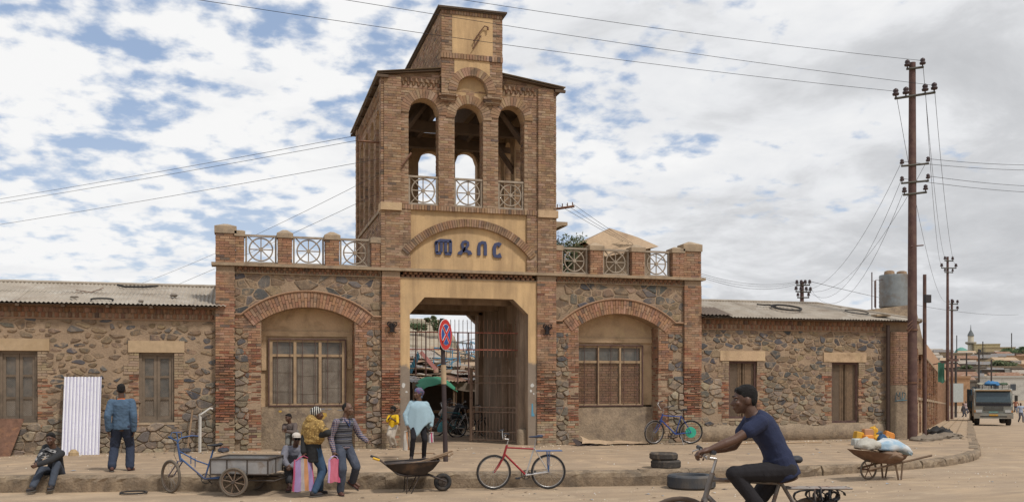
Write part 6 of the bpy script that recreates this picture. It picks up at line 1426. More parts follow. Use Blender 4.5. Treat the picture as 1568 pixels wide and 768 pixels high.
for u_, v_, dy, c, l, ro, pi_, rl in [(1311.5, 677, 0, Gw, 'grey white jerrycan with a blue mark at the left foot of the pile', .1, pi/2, 0), (1314.5, 667, .12, Yl, 'yellow jerrycan lying high on the left of the pile', .1, pi/2+.2, 0), (1328, 662, .1, Tn, 'peach coloured jerrycan in the middle of the pile, upper one', 0, pi/2, .05), (1329, 671.5, .0, Og, 'pale orange jerrycan in the middle under the peach one', 0, pi/2, 0), (1336, 661, .22, Yl, 'bright yellow jerrycan standing on top of the pile', .4, .35, .1), (1330, 679, -.1, Y2, 'mustard jerrycan at the foot of the pile', .1, pi/2, 0), (1341, 673, .05, Yl, 'deep yellow jerrycan beside the blue one', .3, -.5, .1), (1343, 666, .25, Dk, 'slate jerrycan behind the blue one', .2, 1.4, 0), (1350.5, 672, -.08, Bl, 'blue jerrycan leaning in the front of the pile', .1, -.9, .1), (1357, 677, .05, Y2, 'tan yellow jerrycan at the right foot of the pile', .3, .12, .1), (1360, 667, .15, Og, 'orange jerrycan lying on the right top of the pile', -.1, pi/2+.35, 0), (1321, 676, .25, Yl, 'yellow jerrycan wedged behind the left end of the pile', .1, 0.1, 0)]:
    Y_ = 22.75+dy*1.2; x = uvY(u_+1, Y_); d = x*sin(YAW)+Y_*cos(YAW); jerry(x, Y_, CAMZ+(584-v_)/1459*d, c, l, ro, pi_, rl, .78, Bl if c is Gw else None)
# corrugated white sheet, stone, rusty panel, pipe, stick
def lean_sheet(x0, x1, yb, yt, z0, z1, name, label, cat, m, amp=.028, per=.075):
    mb = MB(); U = Vector((1, 0, 0)); V = Vector((0, yt-yb, z1-z0)); mb.corr((x0, yb, z0), U, V, x1-x0, V.length, amp=amp, per=per); mb.c = [(1, 1, 1) if (i % max(4, int((x1-x0)/per*4))) % 4 in (0, 1, 3) else (.46, .44, .55) for i in range(len(mb.c))]; return tag(mb.build(name, m), label, cat)  # trough faces tinted lilac-grey: shading of the ribs put into the face colours
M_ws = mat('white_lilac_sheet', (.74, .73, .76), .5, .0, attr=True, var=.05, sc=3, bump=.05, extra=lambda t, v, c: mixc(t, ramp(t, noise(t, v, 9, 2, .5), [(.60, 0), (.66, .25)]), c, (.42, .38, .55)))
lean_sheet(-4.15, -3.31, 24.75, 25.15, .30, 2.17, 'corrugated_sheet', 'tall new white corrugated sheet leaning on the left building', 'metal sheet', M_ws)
mb = MB(); s_ = .12; mb.loft([[(-3.86+s_*r*cos(a)*(1+.2*sin(3*a)), 24.62+s_*r*sin(a), .29+s_*h) for a in [2*pi*k/8 for k in range(8)]] for h, r in ((0, 1), (.7, .95), (1.3, .4))], smooth=False); tag(mb.build('stone', flat('yellow_stone', (.38, .27, .15), .9)), 'yellowish stone holding the foot of the white corrugated sheet', 'stone')
mb = MB(); mb.add([(-6.2, 24.85, .3), (-5.25, 24.75, .3), (-5.02, 25.12, 1.17), (-6.2, 25.12, 1.19), (-6.2, 24.83, .3), (-5.25, 24.73, .3), (-5.02, 25.10, 1.17), (-6.2, 25.10, 1.19)], [(0, 1, 2, 3), (7, 6, 5, 4), (0, 4, 5, 1), (1, 5, 6, 2), (2, 6, 7, 3)]); tag(mb.build('rusty_panel', M_rust), 'rusty brown metal panel leaning on the wall at the left edge', 'metal panel')
mb = MB(); mb.path([(-1.02, 24.95, .28), (-1.02, 25.15, 1.25)], .035, 4); mb.path([(-1.0, 25.12, 1.22), (-.78, 25.14, 1.38), (-.72, 25.14, 1.36)], .030, 4); tag(mb.build('white_pipe', flat('dirty_white_bar', (.48, .45, .40), .7)), 'white angled bar standing against the wall left of the gatehouse', 'bar')
mb = MB(); mb.path([(-1.32, 24.85, .28), (-1.2, 25.12, 1.34)], .025, 5); tag(mb.build('wooden_stick', M_wood), 'grey stick leaning beside the white angled bar', 'stick')
mb = MB()
def fs(a, b): x = 8.9+a*2.1; return (x+.1*sin(b*3), 24.45+b*.55, .32+.10*b*(1-a)+.045*abs(sin(a*9+b*2))+.14*max(0, .18-a)*4*(.5+b))
mb.sheet(fs, 18, 4); tag(mb.build('crumpled_sheet', M_tin[3]), 'crumpled tan metal sheet on the ground under the right arch', 'metal sheet')
mb = MB()
def fs2(a, b): x = 8.75+a*.9; return (x, 24.4+b*.5, .31+.16*b*(1-a)+.03*sin(a*14))
mb.sheet(fs2, 8, 3); tag(mb.build('dark_scrap_sheet', flat('dark_scrap', (.06, .045, .04), .8)), 'dark scrap under the left end of the crumpled sheet', 'metal sheet')
for (a, b, l) in (((13.35, 23.9, .32), (14.6, 23.85, .33), 'left pale pole lying at the foot of the right building'), ((14.62, 23.8, .33), (15.9, 23.75, .33), 'right pale pole lying at the foot of the right building')):
    mb = MB(); mb.path([a, ((a[0]+b[0])/2, a[1]+.02, .335), b], .022, 6); tag(mb.build('pole_on_ground', flat('peeled_wood', (.42, .30, .19), .85)), l, 'pole')
mb = MB(); mb.path([(4.15, 20.9, .32), (4.5, 21.1, .38), (4.62, 21.3, .42)], .02, 5); mb.box(4.0, 4.5, 22.8, 22.95, .30, .325); tag(mb.build('broken_branch', M_wood), 'broken stick on the pavement beside the sign pole', 'stick')
for i, (x, y) in enumerate([(19.4, 23.9), (19.9, 24.2), (21.6, 25.4), (22.3, 26.4), (21.0, 24.7)]):
    blob('rubble_heap', (x, y, pave_z(x, y)+.02), .35+.1*(i % 3), .25, .10+.03*(i % 2), flat('rubble', (.20, .16, .12), .95, bump=1, bsc=9), ['pale litter heap at the foot of the tall pole', 'small litter heap just right of the tall pole', 'dark rag heap on the side footway', 'black rag heap farther along the side footway', 'low heap of stones by the short brown pole'][i], 'heap', i, .8)
blob('rag', (22.0, 26.3, pave_z(22, 26.3)+.1), .45, .3, .16, M_black, 'black bundle of rags by the long wall', 'rags', 17, .9)
for i, (x, y, l, c) in enumerate([(.05, 24.55, 'dark crumpled bag at the foot of the wall left of the first pier', (.05, .05, .06)), (-.85, 24.6, 'small blue black rag near the left pier', (.06, .07, .11))]):
    blob('bag', (x-.5, y, .35), .14, .1, .07, flat('bag_%d' % i if False else 'dark_bag', c, .6), l, 'bag', i, .7)
# loose pebbles, straw and dust lumps
rr = random.Random(5); mb = MB()
for i in range(2600):
    k = rr.random()
    if k < .35: x = rr.uniform(-7, 20); y = 24.9-abs(rr.gauss(0, .35)); z = pave_z(x, y)
    elif k < .65: x = rr.uniform(-8, 22); y = rr.uniform(18, 24.8); z = pave_z(x, y)
    else: x = rr.uniform(-8, 20); y = rr.uniform(13, 17.2); z = road_z(x, y)
    if 4.0 < x < 7.8 and y > 24.6: continue
    if k < .65 and y < 19.8+(-.22*x if x < 6 else -1.2)+1: 
        if y < 19.2-.2*min(x, 6)+.3: continue
    s = rr.choice([.008, .012, .012, .02, .03 if k < .35 else .015])*rr.uniform(.7, 1.4); c = vary(rr.choice([(.36, .26, .17), (.22, .17, .12), (.48, .38, .27), (.55, .5, .42)]), .2)
    P = [(x+s*rr.uniform(.6, 1)*cos(a), y+s*rr.uniform(.6, 1)*sin(a), z) for a in (0, 1.3, 2.6, 3.9, 5.1)]+[(x, y, z+s*.8)]
    mb.add(P, [(i_, (i_+1) % 5, 5) for i_ in range(5)], c)
for i in range(170):
    x = rr.uniform(-7, 19); y = rr.choice([24.85-abs(rr.gauss(0, .4)), rr.uniform(20, 24.5), rr.uniform(14.5, 17)]); z = (pave_z if y > 19.4 else road_z)(x, y)+.006
    if y > 19.4 and y < 20.3 and x < 0: continue
    s = rr.uniform(.02, .07); a = rr.uniform(0, 6); c = rr.choice([(.50, .48, .44), (.20, .14, .09), (.30, .23, .15), (.12, .10, .09), (.24, .28, .32)])
    mb.add([(x+s*cos(a+q)*k_, y+s*sin(a+q)*k_, z+h_q) for q, k_, h_q in ((0, 1, 0), (1.2, .6, .01), (3.1, .9, .004), (4.5, .5, .015))], [(0, 1, 2), (0, 2, 3)], c)
tag(mb.build('gravel', mat('pebble', (1, 1, 1), .95, attr=True, var=.1, bump=0)), kind='stuff')

# ================================================================ TRUCK
tx_, ty_ = cam_pt(1521, 67); tz = fall(tx_, ty_)+.02
tk = empty('truck', (tx_, ty_, tz), atan2(-ty_-6, -tx_)-pi/2*0, label='white and black cargo truck driving towards us with blue load on its roof', cat='truck')
tk.rotation_euler = (0, 0, atan2(-.735, -.677)-radians(-5)); 
def tbx(nm, x0, x1, y0, y1, z0, z1, m, p=tk, b=0):
    mb = MB()
    if b: rg = [[Vector((x, y, z)) for x, y, z in ((x0, y0+i_, z0+i_), (x0, y1-i_, z0+i_), (x0, y1-i_, z1-i_), (x0, y0+i_, z1-i_))] for i_ in (0,)]
    mb.box(x0, x1, y0, y1, z0, z1); return mb.build(nm, m, p, world=False)
Tw = flat('truck_white', (.27, .27, .235), .5, dirt=[(.25, .2, .15)]); Tb = flat('truck_black', (.02, .02, .025), .3); Tg = flat('windscreen', (.05, .07, .075), .08, spec=.6, bump=0); Tbl = flat('truck_tarp_blue', (.03, .09, .15), .7); Td = flat('truck_dark', (.04, .035, .03), .8)
mb = MB(); W = 1.22
prof = [(0, .62), (.06, 1.35), (-.05, 1.62), (-.30, 2.48), (-.42, 2.58), (-1.7, 2.60), (-1.75, .62)]
rgL = [Vector((x, -W, z)) for x, z in prof]; rgR = [Vector((x, W, z)) for x, z in prof]; mb.loft([rgL, rgR], smooth=False); cabp = mb.build('cab', Tw, tk, world=False)
mb = MB(); mb.add([(.0, -1.10, 1.64), (.0, 1.10, 1.64), (-.24, 1.06, 2.42), (-.24, -1.06, 2.42)], [(0, 1, 2, 3)]); mb.v = [(x+.02, y, z) for x, y, z in mb.v]; mb.build('windscreen', Tg, tk, world=False)
mb = MB(); mb.box(-.28, .0, -1.12, 1.12, 2.44, 2.5); mb.build('sun_visor', flat('orange_strip', (.40, .25, .12), .7), tk, world=False)
tbx('nose_band', .0, .085, -1.1, 1.1, 1.38, 1.58, Tb); 
gr = tbx('radiator_grille', .04, .08, -.62, .62, 1.06, 1.34, Tb)
for i in range(4): tbx('grille_bar', .08, .10, -.6, .6, 1.09+i*.065, 1.11+i*.065, Tw, gr)
tbx('bumper', .0, .22, -1.24, 1.24, .50, .86, Tw); tbx('bumper_gap', .22, .225, -.85, .85, .60, .68, Td); tbx('number_plate', .225, .235, -.28, .28, .69, .80, flat('orange_plate', (.55, .30, .05), .6)); tbx('pale_plate', .06, .09, -.3, .3, .90, 1.0, flat('teal_plate', (.18, .32, .28), .6))
for s in (-1, 1):
    tbx('headlight', .05, .11, s*.92-.20, s*.92+.20, .92, 1.10, flat('headlamp_glass', (.50, .50, .48), .2, .2)); tbx('indicator', .05, .10, s*1.12-.08, s*1.12+.08, .92, 1.08, flat('amber', (.5, .2, .03), .3))
    mb = MB(); mb.path([(-.2, s*1.22, 2.2), (.05, s*1.42, 2.15), (.05, s*1.42, 1.7), (-.1, s*1.22, 1.6)], .015, 5); mr = mb.build('mirror_arm', Td, tk, world=False); tbx('mirror', .04, .09, s*1.42-.10, s*1.42+.10, 1.72, 2.12, Td, mr)
    mb = MB(); mb.tube((-.25, s*.35, 1.62), (-.35, s*.1, 2.0), .012, n=4); mb.build('wiper', Td, tk, world=False)
    for xx in (-.65, -4.1, -5.0):
        mb = MB(); mb.loft([[Vector((xx+r*cos(2*pi*k/24), s*y, .48+r*sin(2*pi*k/24))) for k in range(24)] for y, r in ((.84, .40), (.86, .48), (1.12, .48), (1.16, .42))]); w = mb.build('wheel', M_black, tk, world=False); mb = MB(); mb.loft([[Vector((xx+r*cos(2*pi*k/16), s*y, .48+r*sin(2*pi*k/16))) for k in range(16)] for y, r in ((1.10, .26), (1.17, .24), (1.18, .08))]); mb.build('rim', Tw, w, world=False)
    tbx('side_window', -1.3, -.45, s*1.225-.004, s*1.225+.004, 1.65, 2.35, Tg)
tbx('chassis', -5.8, .0, -.45, .45, .6, .85, Td)
bd = tbx('load_bed', -6.0, -1.85, -1.25, 1.25, .95, 1.15, Td)
tbx('cargo_body', -6.0, -1.85, -1.27, 1.27, 1.16, 2.5, Tbl)
for s in (-1, 1):
    for i in range(6): tbx('body_rib', -5.9+i*.78, -5.84+i*.78, s*1.27-.03, s*1.27+.03, 1.16, 2.52, Td)
rk = tbx('roof_rack', -1.6, -.4, -1.1, 1.1, 2.70, 2.74, Td)
for i in range(6): tbx('rack_bar', -.42, -.38, -1.1+i*.42, -1.06+i*.42, 2.58, 2.86, Td, rk)
Mx = Matrix.Translation((tx_, ty_, tz)) @ Matrix.Rotation(tk.rotation_euler.z, 4, 'Z')
for i, (yy, xx, s_, col, l) in enumerate([(.0, -1.0, .55, (.05, .16, .32), 'bright blue bundle on top of the truck cab'), (-.7, -1.2, .3, (.30, .27, .2), 'tan bundle on the truck roof rack, one side'), (.75, -1.2, .32, (.07, .10, .06), 'dark green bundle on the truck roof rack, other side')]):
    q = Mx @ Vector((xx, yy, 2.88)); blob('bundle', q, s_, s_*.7, s_*.42, flat('bundle_%s' % 'abc'[i], col, .8), l, 'bundle', i+40, .5)
# pedestrian-scale far clutter is added with the people
# ================================================================ PEOPLE
def V3(*a): return Vector(a)
def px3(u, v, Y):
    x = uvY(u, Y); d = x*sin(YAW)+Y*cos(YAW); return Vector((x, Y, CAMZ+(584-v)/1459*d))
_sph = {}
def sph(n, m):
    if (n, m) not in _sph:
        v = [(0, 0, -1)]+[(sin(pi*j/m)*cos(2*pi*i/n), sin(pi*j/m)*sin(2*pi*i/n), -cos(pi*j/m)) for j in range(1, m) for i in range(n)]+[(0, 0, 1)]
        f = [(0, 1+(i+1) % n, 1+i) for i in range(n)]+[(1+j*n+i, 1+j*n+(i+1) % n, 1+(j+1)*n+(i+1) % n, 1+(j+1)*n+i) for j in range(m-2) for i in range(n)]+[(1+(m-2)*n+i, 1+(m-2)*n+(i+1) % n, len(v)-1) for i in range(n)]
        _sph[(n, m)] = (v, f)
    return _sph[(n, m)]
def p_ell(mb, c, r, B=None):
    v, f = sph(14, 9); c = Vector(c)
    if B is None: B = Matrix.Identity(3)
    mb.add([c+B @ Vector((a[0]*r[0], a[1]*r[1], a[2]*r[2])) for a in v], f)
def p_cap(mb, a, b, ra, rb, n=12, flat_=1, side=None):
    a, b = Vector(a), Vector(b); t = b-a
    if t.length < 1e-5: return p_ell(mb, a, (ra, ra, ra))
    t.normalize(); u = (side-t*side.dot(t)).normalized() if side is not None else t.orthogonal().normalized(); w = t.cross(u); rg = []
    for k in (-80, -50, -22, 0): q = radians(k); rg.append([a+t*ra*sin(q)+(u*cos(2*pi*i/n)+w*sin(2*pi*i/n)*flat_)*ra*cos(q) for i in range(n)])
    for k in (0, 22, 50, 80): q = radians(k); rg.append([b+t*rb*sin(q)+(u*cos(2*pi*i/n)+w*sin(2*pi*i/n)*flat_)*rb*cos(q) for i in range(n)])
    mb.loft(rg)
def organic(name, prims, vox, m, parent, sm=4, disp=0, dfreq=(6, 6, 10), seed=0, cut=None, fn=None):
    mb = MB()
    for p in prims:
        if p[0] == 'c': p_cap(mb, *p[1:])
        elif p[0] == 'l': mb.loft(p[1])
        else: p_ell(mb, *p[1:])
    o = mb.build(name+'_src', m); me0 = o.data
    r = o.modifiers.new('r', 'REMESH'); r.mode = 'VOXEL'; r.voxel_size = vox; r.adaptivity = 0
    if sm: q = o.modifiers.new('s', 'SMOOTH'); q.factor = .5; q.iterations = sm
    bpy.context.view_layer.update(); dg = bpy.context.evaluated_depsgraph_get(); me = bpy.data.meshes.new_from_object(o.evaluated_get(dg)); bpy.data.objects.remove(o); bpy.data.meshes.remove(me0)
    n = len(me.vertices); co = np.zeros(n*3); me.vertices.foreach_get('co', co); co = co.reshape(-1, 3)
    if disp:
        no = np.zeros(n*3); me.vertices.foreach_get('normal', no); no = no.reshape(-1, 3)
        d = np.array([mn.noise((a[0]*dfreq[0]+seed, a[1]*dfreq[1], a[2]*dfreq[2]))*.7+.5*mn.noise((a[0]*dfreq[0]*2.3+a[2]*7, a[1]*14+seed, a[2]*dfreq[2]*1.9)) for a in co]); co = co+no*(d*disp*.6)[:, None]
    if fn is not None: co = np.array([fn(*a) for a in co])
    me.vertices.foreach_set('co', co.reshape(-1)); me.polygons.foreach_set('use_smooth', [True]*len(me.polygons)); me.materials.clear(); me.materials.append(m); me.update()
    o = bpy.data.objects.new(name, me); COL.objects.link(o); o.parent = parent
    if parent is not None: o.matrix_parent_inverse = parent.matrix_basis.inverted()
    return o
def ik(a, b, l1, l2, pole):
    a, b = Vector(a), Vector(b); d = b-a; L_ = d.length
    if L_ > (l1+l2)*.995: b = a+d.normalized()*(l1+l2)*.995; d = b-a; L_ = d.length
    t = d.normalized(); x = (l1*l1-l2*l2+L_*L_)/(2*L_); h = sqrt(max(0, l1*l1-x*x)); p = Vector(pole); p = (p-t*p.dot(t)); p.normalize()
    return a+t*x+p*h, b
def fab(name, c, rough=.9, extra=None, var=.10, **k): return MATS.get(name) or mat(name, c, rough, var=var, sc=14, bump=.3, bsc=90, fine=.06, extra=extra, **k)
M_skin = mat('dark_skin', (.095, .048, .030), .52, var=.10, sc=20, bump=.12, bsc=120, spec=.4)
M_skin2 = mat('brown_skin', (.125, .065, .040), .52, var=.10, sc=20, bump=.12, bsc=120, spec=.4)
M_hair = mat('black_hair', (.014, .012, .011), .85, var=.3, sc=50, bump=1, bsc=160)
M_eye = flat('eye_white', (.28, .25, .22), .3, bump=0); M_iris = flat('iris', (.012, .01, .01), .2, bump=0); M_lip = flat('lip', (.12, .045, .04), .5)
M_shoe = fab('dark_shoe', (.035, .03, .03), .7); M_shoeb = fab('brown_shoe', (.10, .045, .035), .6)
def basis(fwd, up=(0, 0, 1)):
    f = Vector(fwd).normalized(); u = Vector(up); u = (u-f*u.dot(f)).normalized(); r = f.cross(u); return Matrix((r, f, u)).transposed()   # columns: right, forward, up
def torso(pel, mid, neck, rt, fw, up, k, g=0, low=.10, waist=1.0, belly=0, top=1.0):
    prof = [(-low, .150, .098), (0, .160, .108), (.18, .152, .104), (.38, .135*waist, .094+belly), (.60, .148, .104), (.78, .160, .108), (.90, .150, .092), (.97, .105, .078), (1.0, .07, .06)]
    L_ = (neck-pel).length; rg = []; pm = mid*2-(pel+neck)/2
    for t, w, d in prof:
        if t > top: break
        c = pel+(pel-mid).normalized()*(-t) if t < 0 else pel*(1-t)**2+pm*2*t*(1-t)+neck*t*t
        tn = ((pm-pel)*(1-max(t, 0))+(neck-pm)*max(t, 0)).normalized(); fz = (fw-tn*fw.dot(tn)).normalized()
        rg.append([c+rt*(w*k+g)*cos(2*pi*i/20)*(abs(cos(2*pi*i/20))**-.12 if abs(cos(2*pi*i/20)) > .05 else 1)+fz*(d*k+g)*sin(2*pi*i/20) for i in range(20)])
    return ('l', rg)
def hand_prims(w, d, pn, side, s=1, curl=.5, grip=False):
    """w wrist, d along the hand, pn palm normal, side: thumb direction"""
    d = Vector(d).normalized(); pn = Vector(pn); pn = (pn-d*pn.dot(d)).normalized(); sd = Vector(side); sd = (sd-d*sd.dot(d)-pn*sd.dot(pn)).normalized(); w = Vector(w); P = []
    B = Matrix((sd, d, pn)).transposed(); P.append(('e', w+d*.05*s, (.040*s, .052*s, .017*s), B)); P.append(('c', w-d*.01, w+d*.03*s, .024*s, .026*s))
    for i, (o, L_) in enumerate(((.030, .072), (.010, .080), (-.011, .074), (-.031, .058))):
        L_ *= s; a = w+d*.088*s+sd*o*s; c1 = curl*(1+.12*i); q = a; dr = d
        for j, (fr, r_) in enumerate(((.45, .0098), (.32, .0088), (.23, .0080))):
            ang = c1*(.55 if j == 0 else .9); dr = (dr*cos(ang)+pn*sin(ang)).normalized(); perp = dr.cross(sd); pn2 = pn; e = q+dr*L_*fr; P.append(('c', q, e, r_*s, r_*.92*s)); q = e; pn = (pn-dr*pn.dot(dr)).normalized() if (pn-dr*pn.dot(dr)).length > .1 else -d
        pn = Vector(B.col[2])
    a = w+d*.03*s+sd*.028*s; t1 = (d*.55+sd*.75+pn*(.35+.4*curl)).normalized(); e = a+t1*.038*s; P.append(('c', a, e, .013*s, .011*s)); t2 = (d*.8+sd*.25+pn*(.3+.6*curl)).normalized(); P.append(('c', e, e+t2*.034*s, .0105*s, .009*s))
    return P
def person(label, pelvis, neck, head, tf, hf, wrists, ankles, poles_a, poles_k, H=1.72, vox=.0095, skin=None, top=None, top_len=.06, top_ease=.016, sleeve=1.0, trou=None, trou_ease=.014, shoes=None, hair='short', toes=None, extra=None, shw=.185, hands=None, face=True, head_up=(0, 0, 1), mid=None, wrinkle=.012, group=None, collar=None, top_name='jacket', trou_name='trousers', belly=0, trou_len=1.0, arm=1.0):
    k = H/1.72; skin = skin or M_skin; root = empty('person', (pelvis[0], pelvis[1], min(a[2] for a in ankles)-.08), label=label, cat='person', group=group)
    pelvis, neck, head = Vector(pelvis), Vector(neck), Vector(head)
    if (head-neck).length > .185*k: neck = head+(neck-head).normalized()*.185*k
    up = (neck-pelvis).normalized(); B = basis(tf, up); rt = B.col[0].normalized(); fw = B.col[1].normalized()
    rt, fw = Vector(rt), Vector(fw); L_ = (neck-pelvis).length; mid = Vector(mid) if mid is not None else (pelvis+neck)/2-fw*.012
    chest = mid*.45+neck*.55-up*.01; sh = [neck-up*.055*k+rt*s*shw*k for s in (-1, 1)]; hip = [pelvis+rt*s*.085*k-up*.02 for s in (-1, 1)]
    wrists, ankles, poles_a, poles_k = list(wrists), list(ankles), list(poles_a), list(poles_k)
    if (Vector(wrists[0])-Vector(wrists[1])).dot(rt) > 0:
        wrists.reverse(); poles_a.reverse(); hands = list(hands)[::-1] if hands else hands
    if (Vector(ankles[0])-Vector(ankles[1])).dot(rt) > 0:
        ankles.reverse(); poles_k.reverse(); toes = list(toes)[::-1] if toes else toes
    UA, FA, TH, SHN = .295*k*arm, .255*k*arm, .43*k, .42*k; el, wr, kn, an = [], [], [], []
    for i in (0, 1):
        e, w = ik(sh[i], wrists[i], UA, FA, poles_a[i]); el.append(e); wr.append(w)
        q, a = ik(hip[i], ankles[i], TH, SHN, poles_k[i]); kn.append(q); an.append(a)
    Hb = basis(hf, head_up); Hr, Hf, Hu = [Vector(Hb.col[i]) for i in range(3)]; hs = k if H > 1.4 else k*1.18
    P = [('e', head+Hu*.020*hs-Hf*.012*hs, (.074*hs, .096*hs, .098*hs), Hb), ('e', head-Hu*.030*hs+Hf*.022*hs, (.060*hs, .070*hs, .078*hs), Hb), ('e', head-Hu*.085*hs+Hf*.055*hs, (.034*hs, .030*hs, .024*hs), Hb),
         ('c', head-Hu*.045*hs-Hf*.022*hs, neck-up*.02, .051*hs, .060*k), ('c', head+Hu*.005*hs+Hf*.083*hs, head-Hu*.028*hs+Hf*.106*hs, .0085*hs, .0135*hs), ('e', head-Hu*.034*hs+Hf*.094*hs, (.020*hs, .014*hs, .010*hs), Hb),
         ('e', head-Hu*.058*hs+Hf*.086*hs, (.026*hs, .016*hs, .0075*hs), Hb), ('e', head-Hu*.070*hs+Hf*.082*hs, (.023*hs, .015*hs, .0075*hs), Hb)]
    for s in (-1, 1):
        P += [('e', head-Hu*.008*hs-Hf*.012*hs+Hr*s*.076*hs, (.012*hs, .022*hs, .033*hs), Hb), ('e', head+Hu*.028*hs+Hf*.078*hs+Hr*s*.030*hs, (.028*hs, .014*hs, .009*hs), Hb), ('e', head-Hu*.022*hs+Hf*.066*hs+Hr*s*.040*hs, (.022*hs, .020*hs, .020*hs), Hb)]
    P += [('c', sh[0], sh[1], .048*k, .048*k), torso(pelvis, mid, neck, rt, fw, up, k*.93)]
    for i in (0, 1):
        P += [('c', sh[i], el[i], .046*k, .036*k), ('c', el[i], el[i]*.6+wr[i]*.4, .037*k, .038*k), ('c', el[i]*.6+wr[i]*.4, wr[i], .037*k, .024*k)]
        P += [('c', hip[i], kn[i], .080*k, .052*k), ('c', kn[i], kn[i]*.65+an[i]*.35, .052*k, .050*k), ('c', kn[i]*.65+an[i]*.35, an[i], .050*k, .032*k)]
        td = Vector(toes[i]) if toes else fw*1.0; td = td.normalized(); hl = an[i]-Vector((0, 0, .045*k)) if abs(td.z) < .5 else an[i]+td*.02; P += [('c', hl-td*.03, hl+td*.13*k, .032*k, .026*k)]
        hd = hands[i] if hands and hands[i] else None; dd = (wr[i]-el[i]).normalized(); s = -1 if i == 0 else 1
        if hd is None: pn = (-rt*s); hd = dict(d=dd, pn=pn, side=fw, curl=.45)
        P += hand_prims(wr[i], hd.get('d', dd), hd.get('pn', -rt*s), hd.get('side', fw), k if H > 1.4 else k*.95, hd.get('curl', .45))
    organic('body', P, vox, skin, root, sm=3)
    if face:
        for s in (-1, 1):
            c = head+Hu*.008*hs+Hf*.0725*hs+Hr*s*.029*hs; mb = MB(); p_ell(mb, c, (.0125*hs, .011*hs, .0065*hs), Hb); e = mb.build('eye', M_eye, root); mb = MB(); p_ell(mb, c+Hf*.006*hs, (.0068*hs, .0072*hs, .0075*hs), Hb); mb.build('iris', M_iris, e)
            mb = MB(); mb.path([head+Hu*(.033+.0*a)*hs+Hf*(.090-.012*a)*hs+Hr*s*(.014+.030*a)*hs+Hu*.004*(1-abs(a-.5)*2) for a in (0, .5, 1)], .0038*hs, 5); mb.build('eyebrow', M_hair, root)
        mb = MB(); mb.path([head-Hu*.064*hs+Hf*(.096-.010*abs(a))*hs+Hr*a*.022*hs for a in (-1, -.5, 0, .5, 1)], .0035*hs, 5); mb.build('mouth', M_lip, root)
    if hair == 'short':
        HP = [('e', head+Hu*.046*hs-Hf*.022*hs, (.079*hs, .094*hs, .086*hs), Hb), ('e', head+Hu*.012*hs-Hf*.052*hs, (.071*hs, .060*hs, .075*hs), Hb), ('c', head+Hu*.080*hs+Hf*.040*hs-Hr*.035*hs, head+Hu*.080*hs+Hf*.040*hs+Hr*.035*hs, .030*hs, .030*hs)]
        organic('hair', HP, max(vox, .007), M_hair, root, sm=2, disp=.004, dfreq=(60, 60, 60))
    elif hair == 'bald': 
        HP = [('e', head+Hu*.030*hs-Hf*.030*hs, (.0765*hs, .090*hs, .088*hs), Hb)]; organic('hair', HP, max(vox, .008), M_hair, root, sm=2)
    if top is not None:
        g = top_ease; T = [('c', sh[0]-rt*.0, sh[1]+rt*.0, .055*k+g*.6, .055*k+g*.6), torso(pelvis, mid, neck, rt, fw, up, k, g, low=.02, waist=1.06, belly=belly), ('c', neck-up*.05, neck-up*.02, .078*k, .066*k)]
        hem = pelvis-up*top_len; ud = (mid-pelvis).normalized(); T += [('l', [[pelvis+ud*z+rt*(w*k+g)*cos(2*pi*i/20)+(fw-ud*fw.dot(ud)).normalized()*(d*k+g)*sin(2*pi*i/20) for i in range(20)] for z, w, d in ((-top_len, .163, .118), (-top_len+.02, .168, .122), (.0, .165, .116), (.10, .158, .108))])]
        for i in (0, 1):
            if sleeve > .3:
                T += [('c', sh[i], el[i], .060*k+g*.7, .046*k+g*.8), ('c', el[i], el[i]+(wr[i]-el[i])*min(1, (sleeve-.5)*2), .046*k+g*.8, .036*k+g*.7)]
            else: T += [('c', sh[i], sh[i]+(el[i]-sh[i])*sleeve*2, .060*k+g*.6, .058*k+g*.8)]
        organic(top_name, T, vox, top, root, sm=4, disp=wrinkle, dfreq=(9, 9, 13), seed=H*7+pelvis[0])
    if collar is not None:
        mb = MB(); rg = [[neck+up*z*k+(rt*cos(a)*r+fw*sin(a)*r*.95)*k-fw*.008 for a in [2*pi*q/16 for q in range(16)]] for z, r in ((-.05, .088), (-.005, .078), (.028, .072))]; mb.loft(rg, cap=False); mb.build('collar', collar, root)
    if trou is not None:
        g = trou_ease; T = [('e', pelvis-up*.0, (.155*k+g, .105*k+g, .105*k), B), ('c', hip[0], hip[1], .095*k, .095*k), ('c', pelvis+up*.06, pelvis, .11*k+g*.5, .11*k+g*.5)]
        for i in (0, 1):
            ae = kn[i]+(an[i]-kn[i])*.96*trou_len; T += [('c', hip[i], kn[i], .090*k+g, .060*k+g), ('c', kn[i], ae, .058*k+g, .044*k+g*1.3)]
        organic(trou_name, T, vox, trou, root, sm=4, disp=wrinkle, dfreq=(12, 12, 9), seed=H*3+pelvis[1])
    for i in (0, 1):
        if shoes is None: break
        td = (Vector(toes[i]) if toes else fw).normalized(); hl = an[i]-Vector((0, 0, .052*k))
        sdv = td.cross(Vector((0, 0, 1))); sdv = sdv.normalized() if sdv.length > .1 else rt; upv = sdv.cross(td).normalized()
        if abs(td.z) > .3: hl = an[i]-upv*.05*k
        Bs = Matrix((sdv, td, upv)).transposed(); T = [('e', hl+td*.045*k, (.044*k, .135*k, .030*k), Bs), ('e', hl-td*.035*k+upv*.02, (.040*k, .050*k, .050*k), Bs), ('e', hl+td*.02*k+upv*.03*k, (.036*k, .055*k, .038*k), Bs), ('e', hl+td*.12*k+upv*.0, (.042*k, .055*k, .030*k), Bs)]
        organic('shoe', T, .009, shoes, root, sm=2)
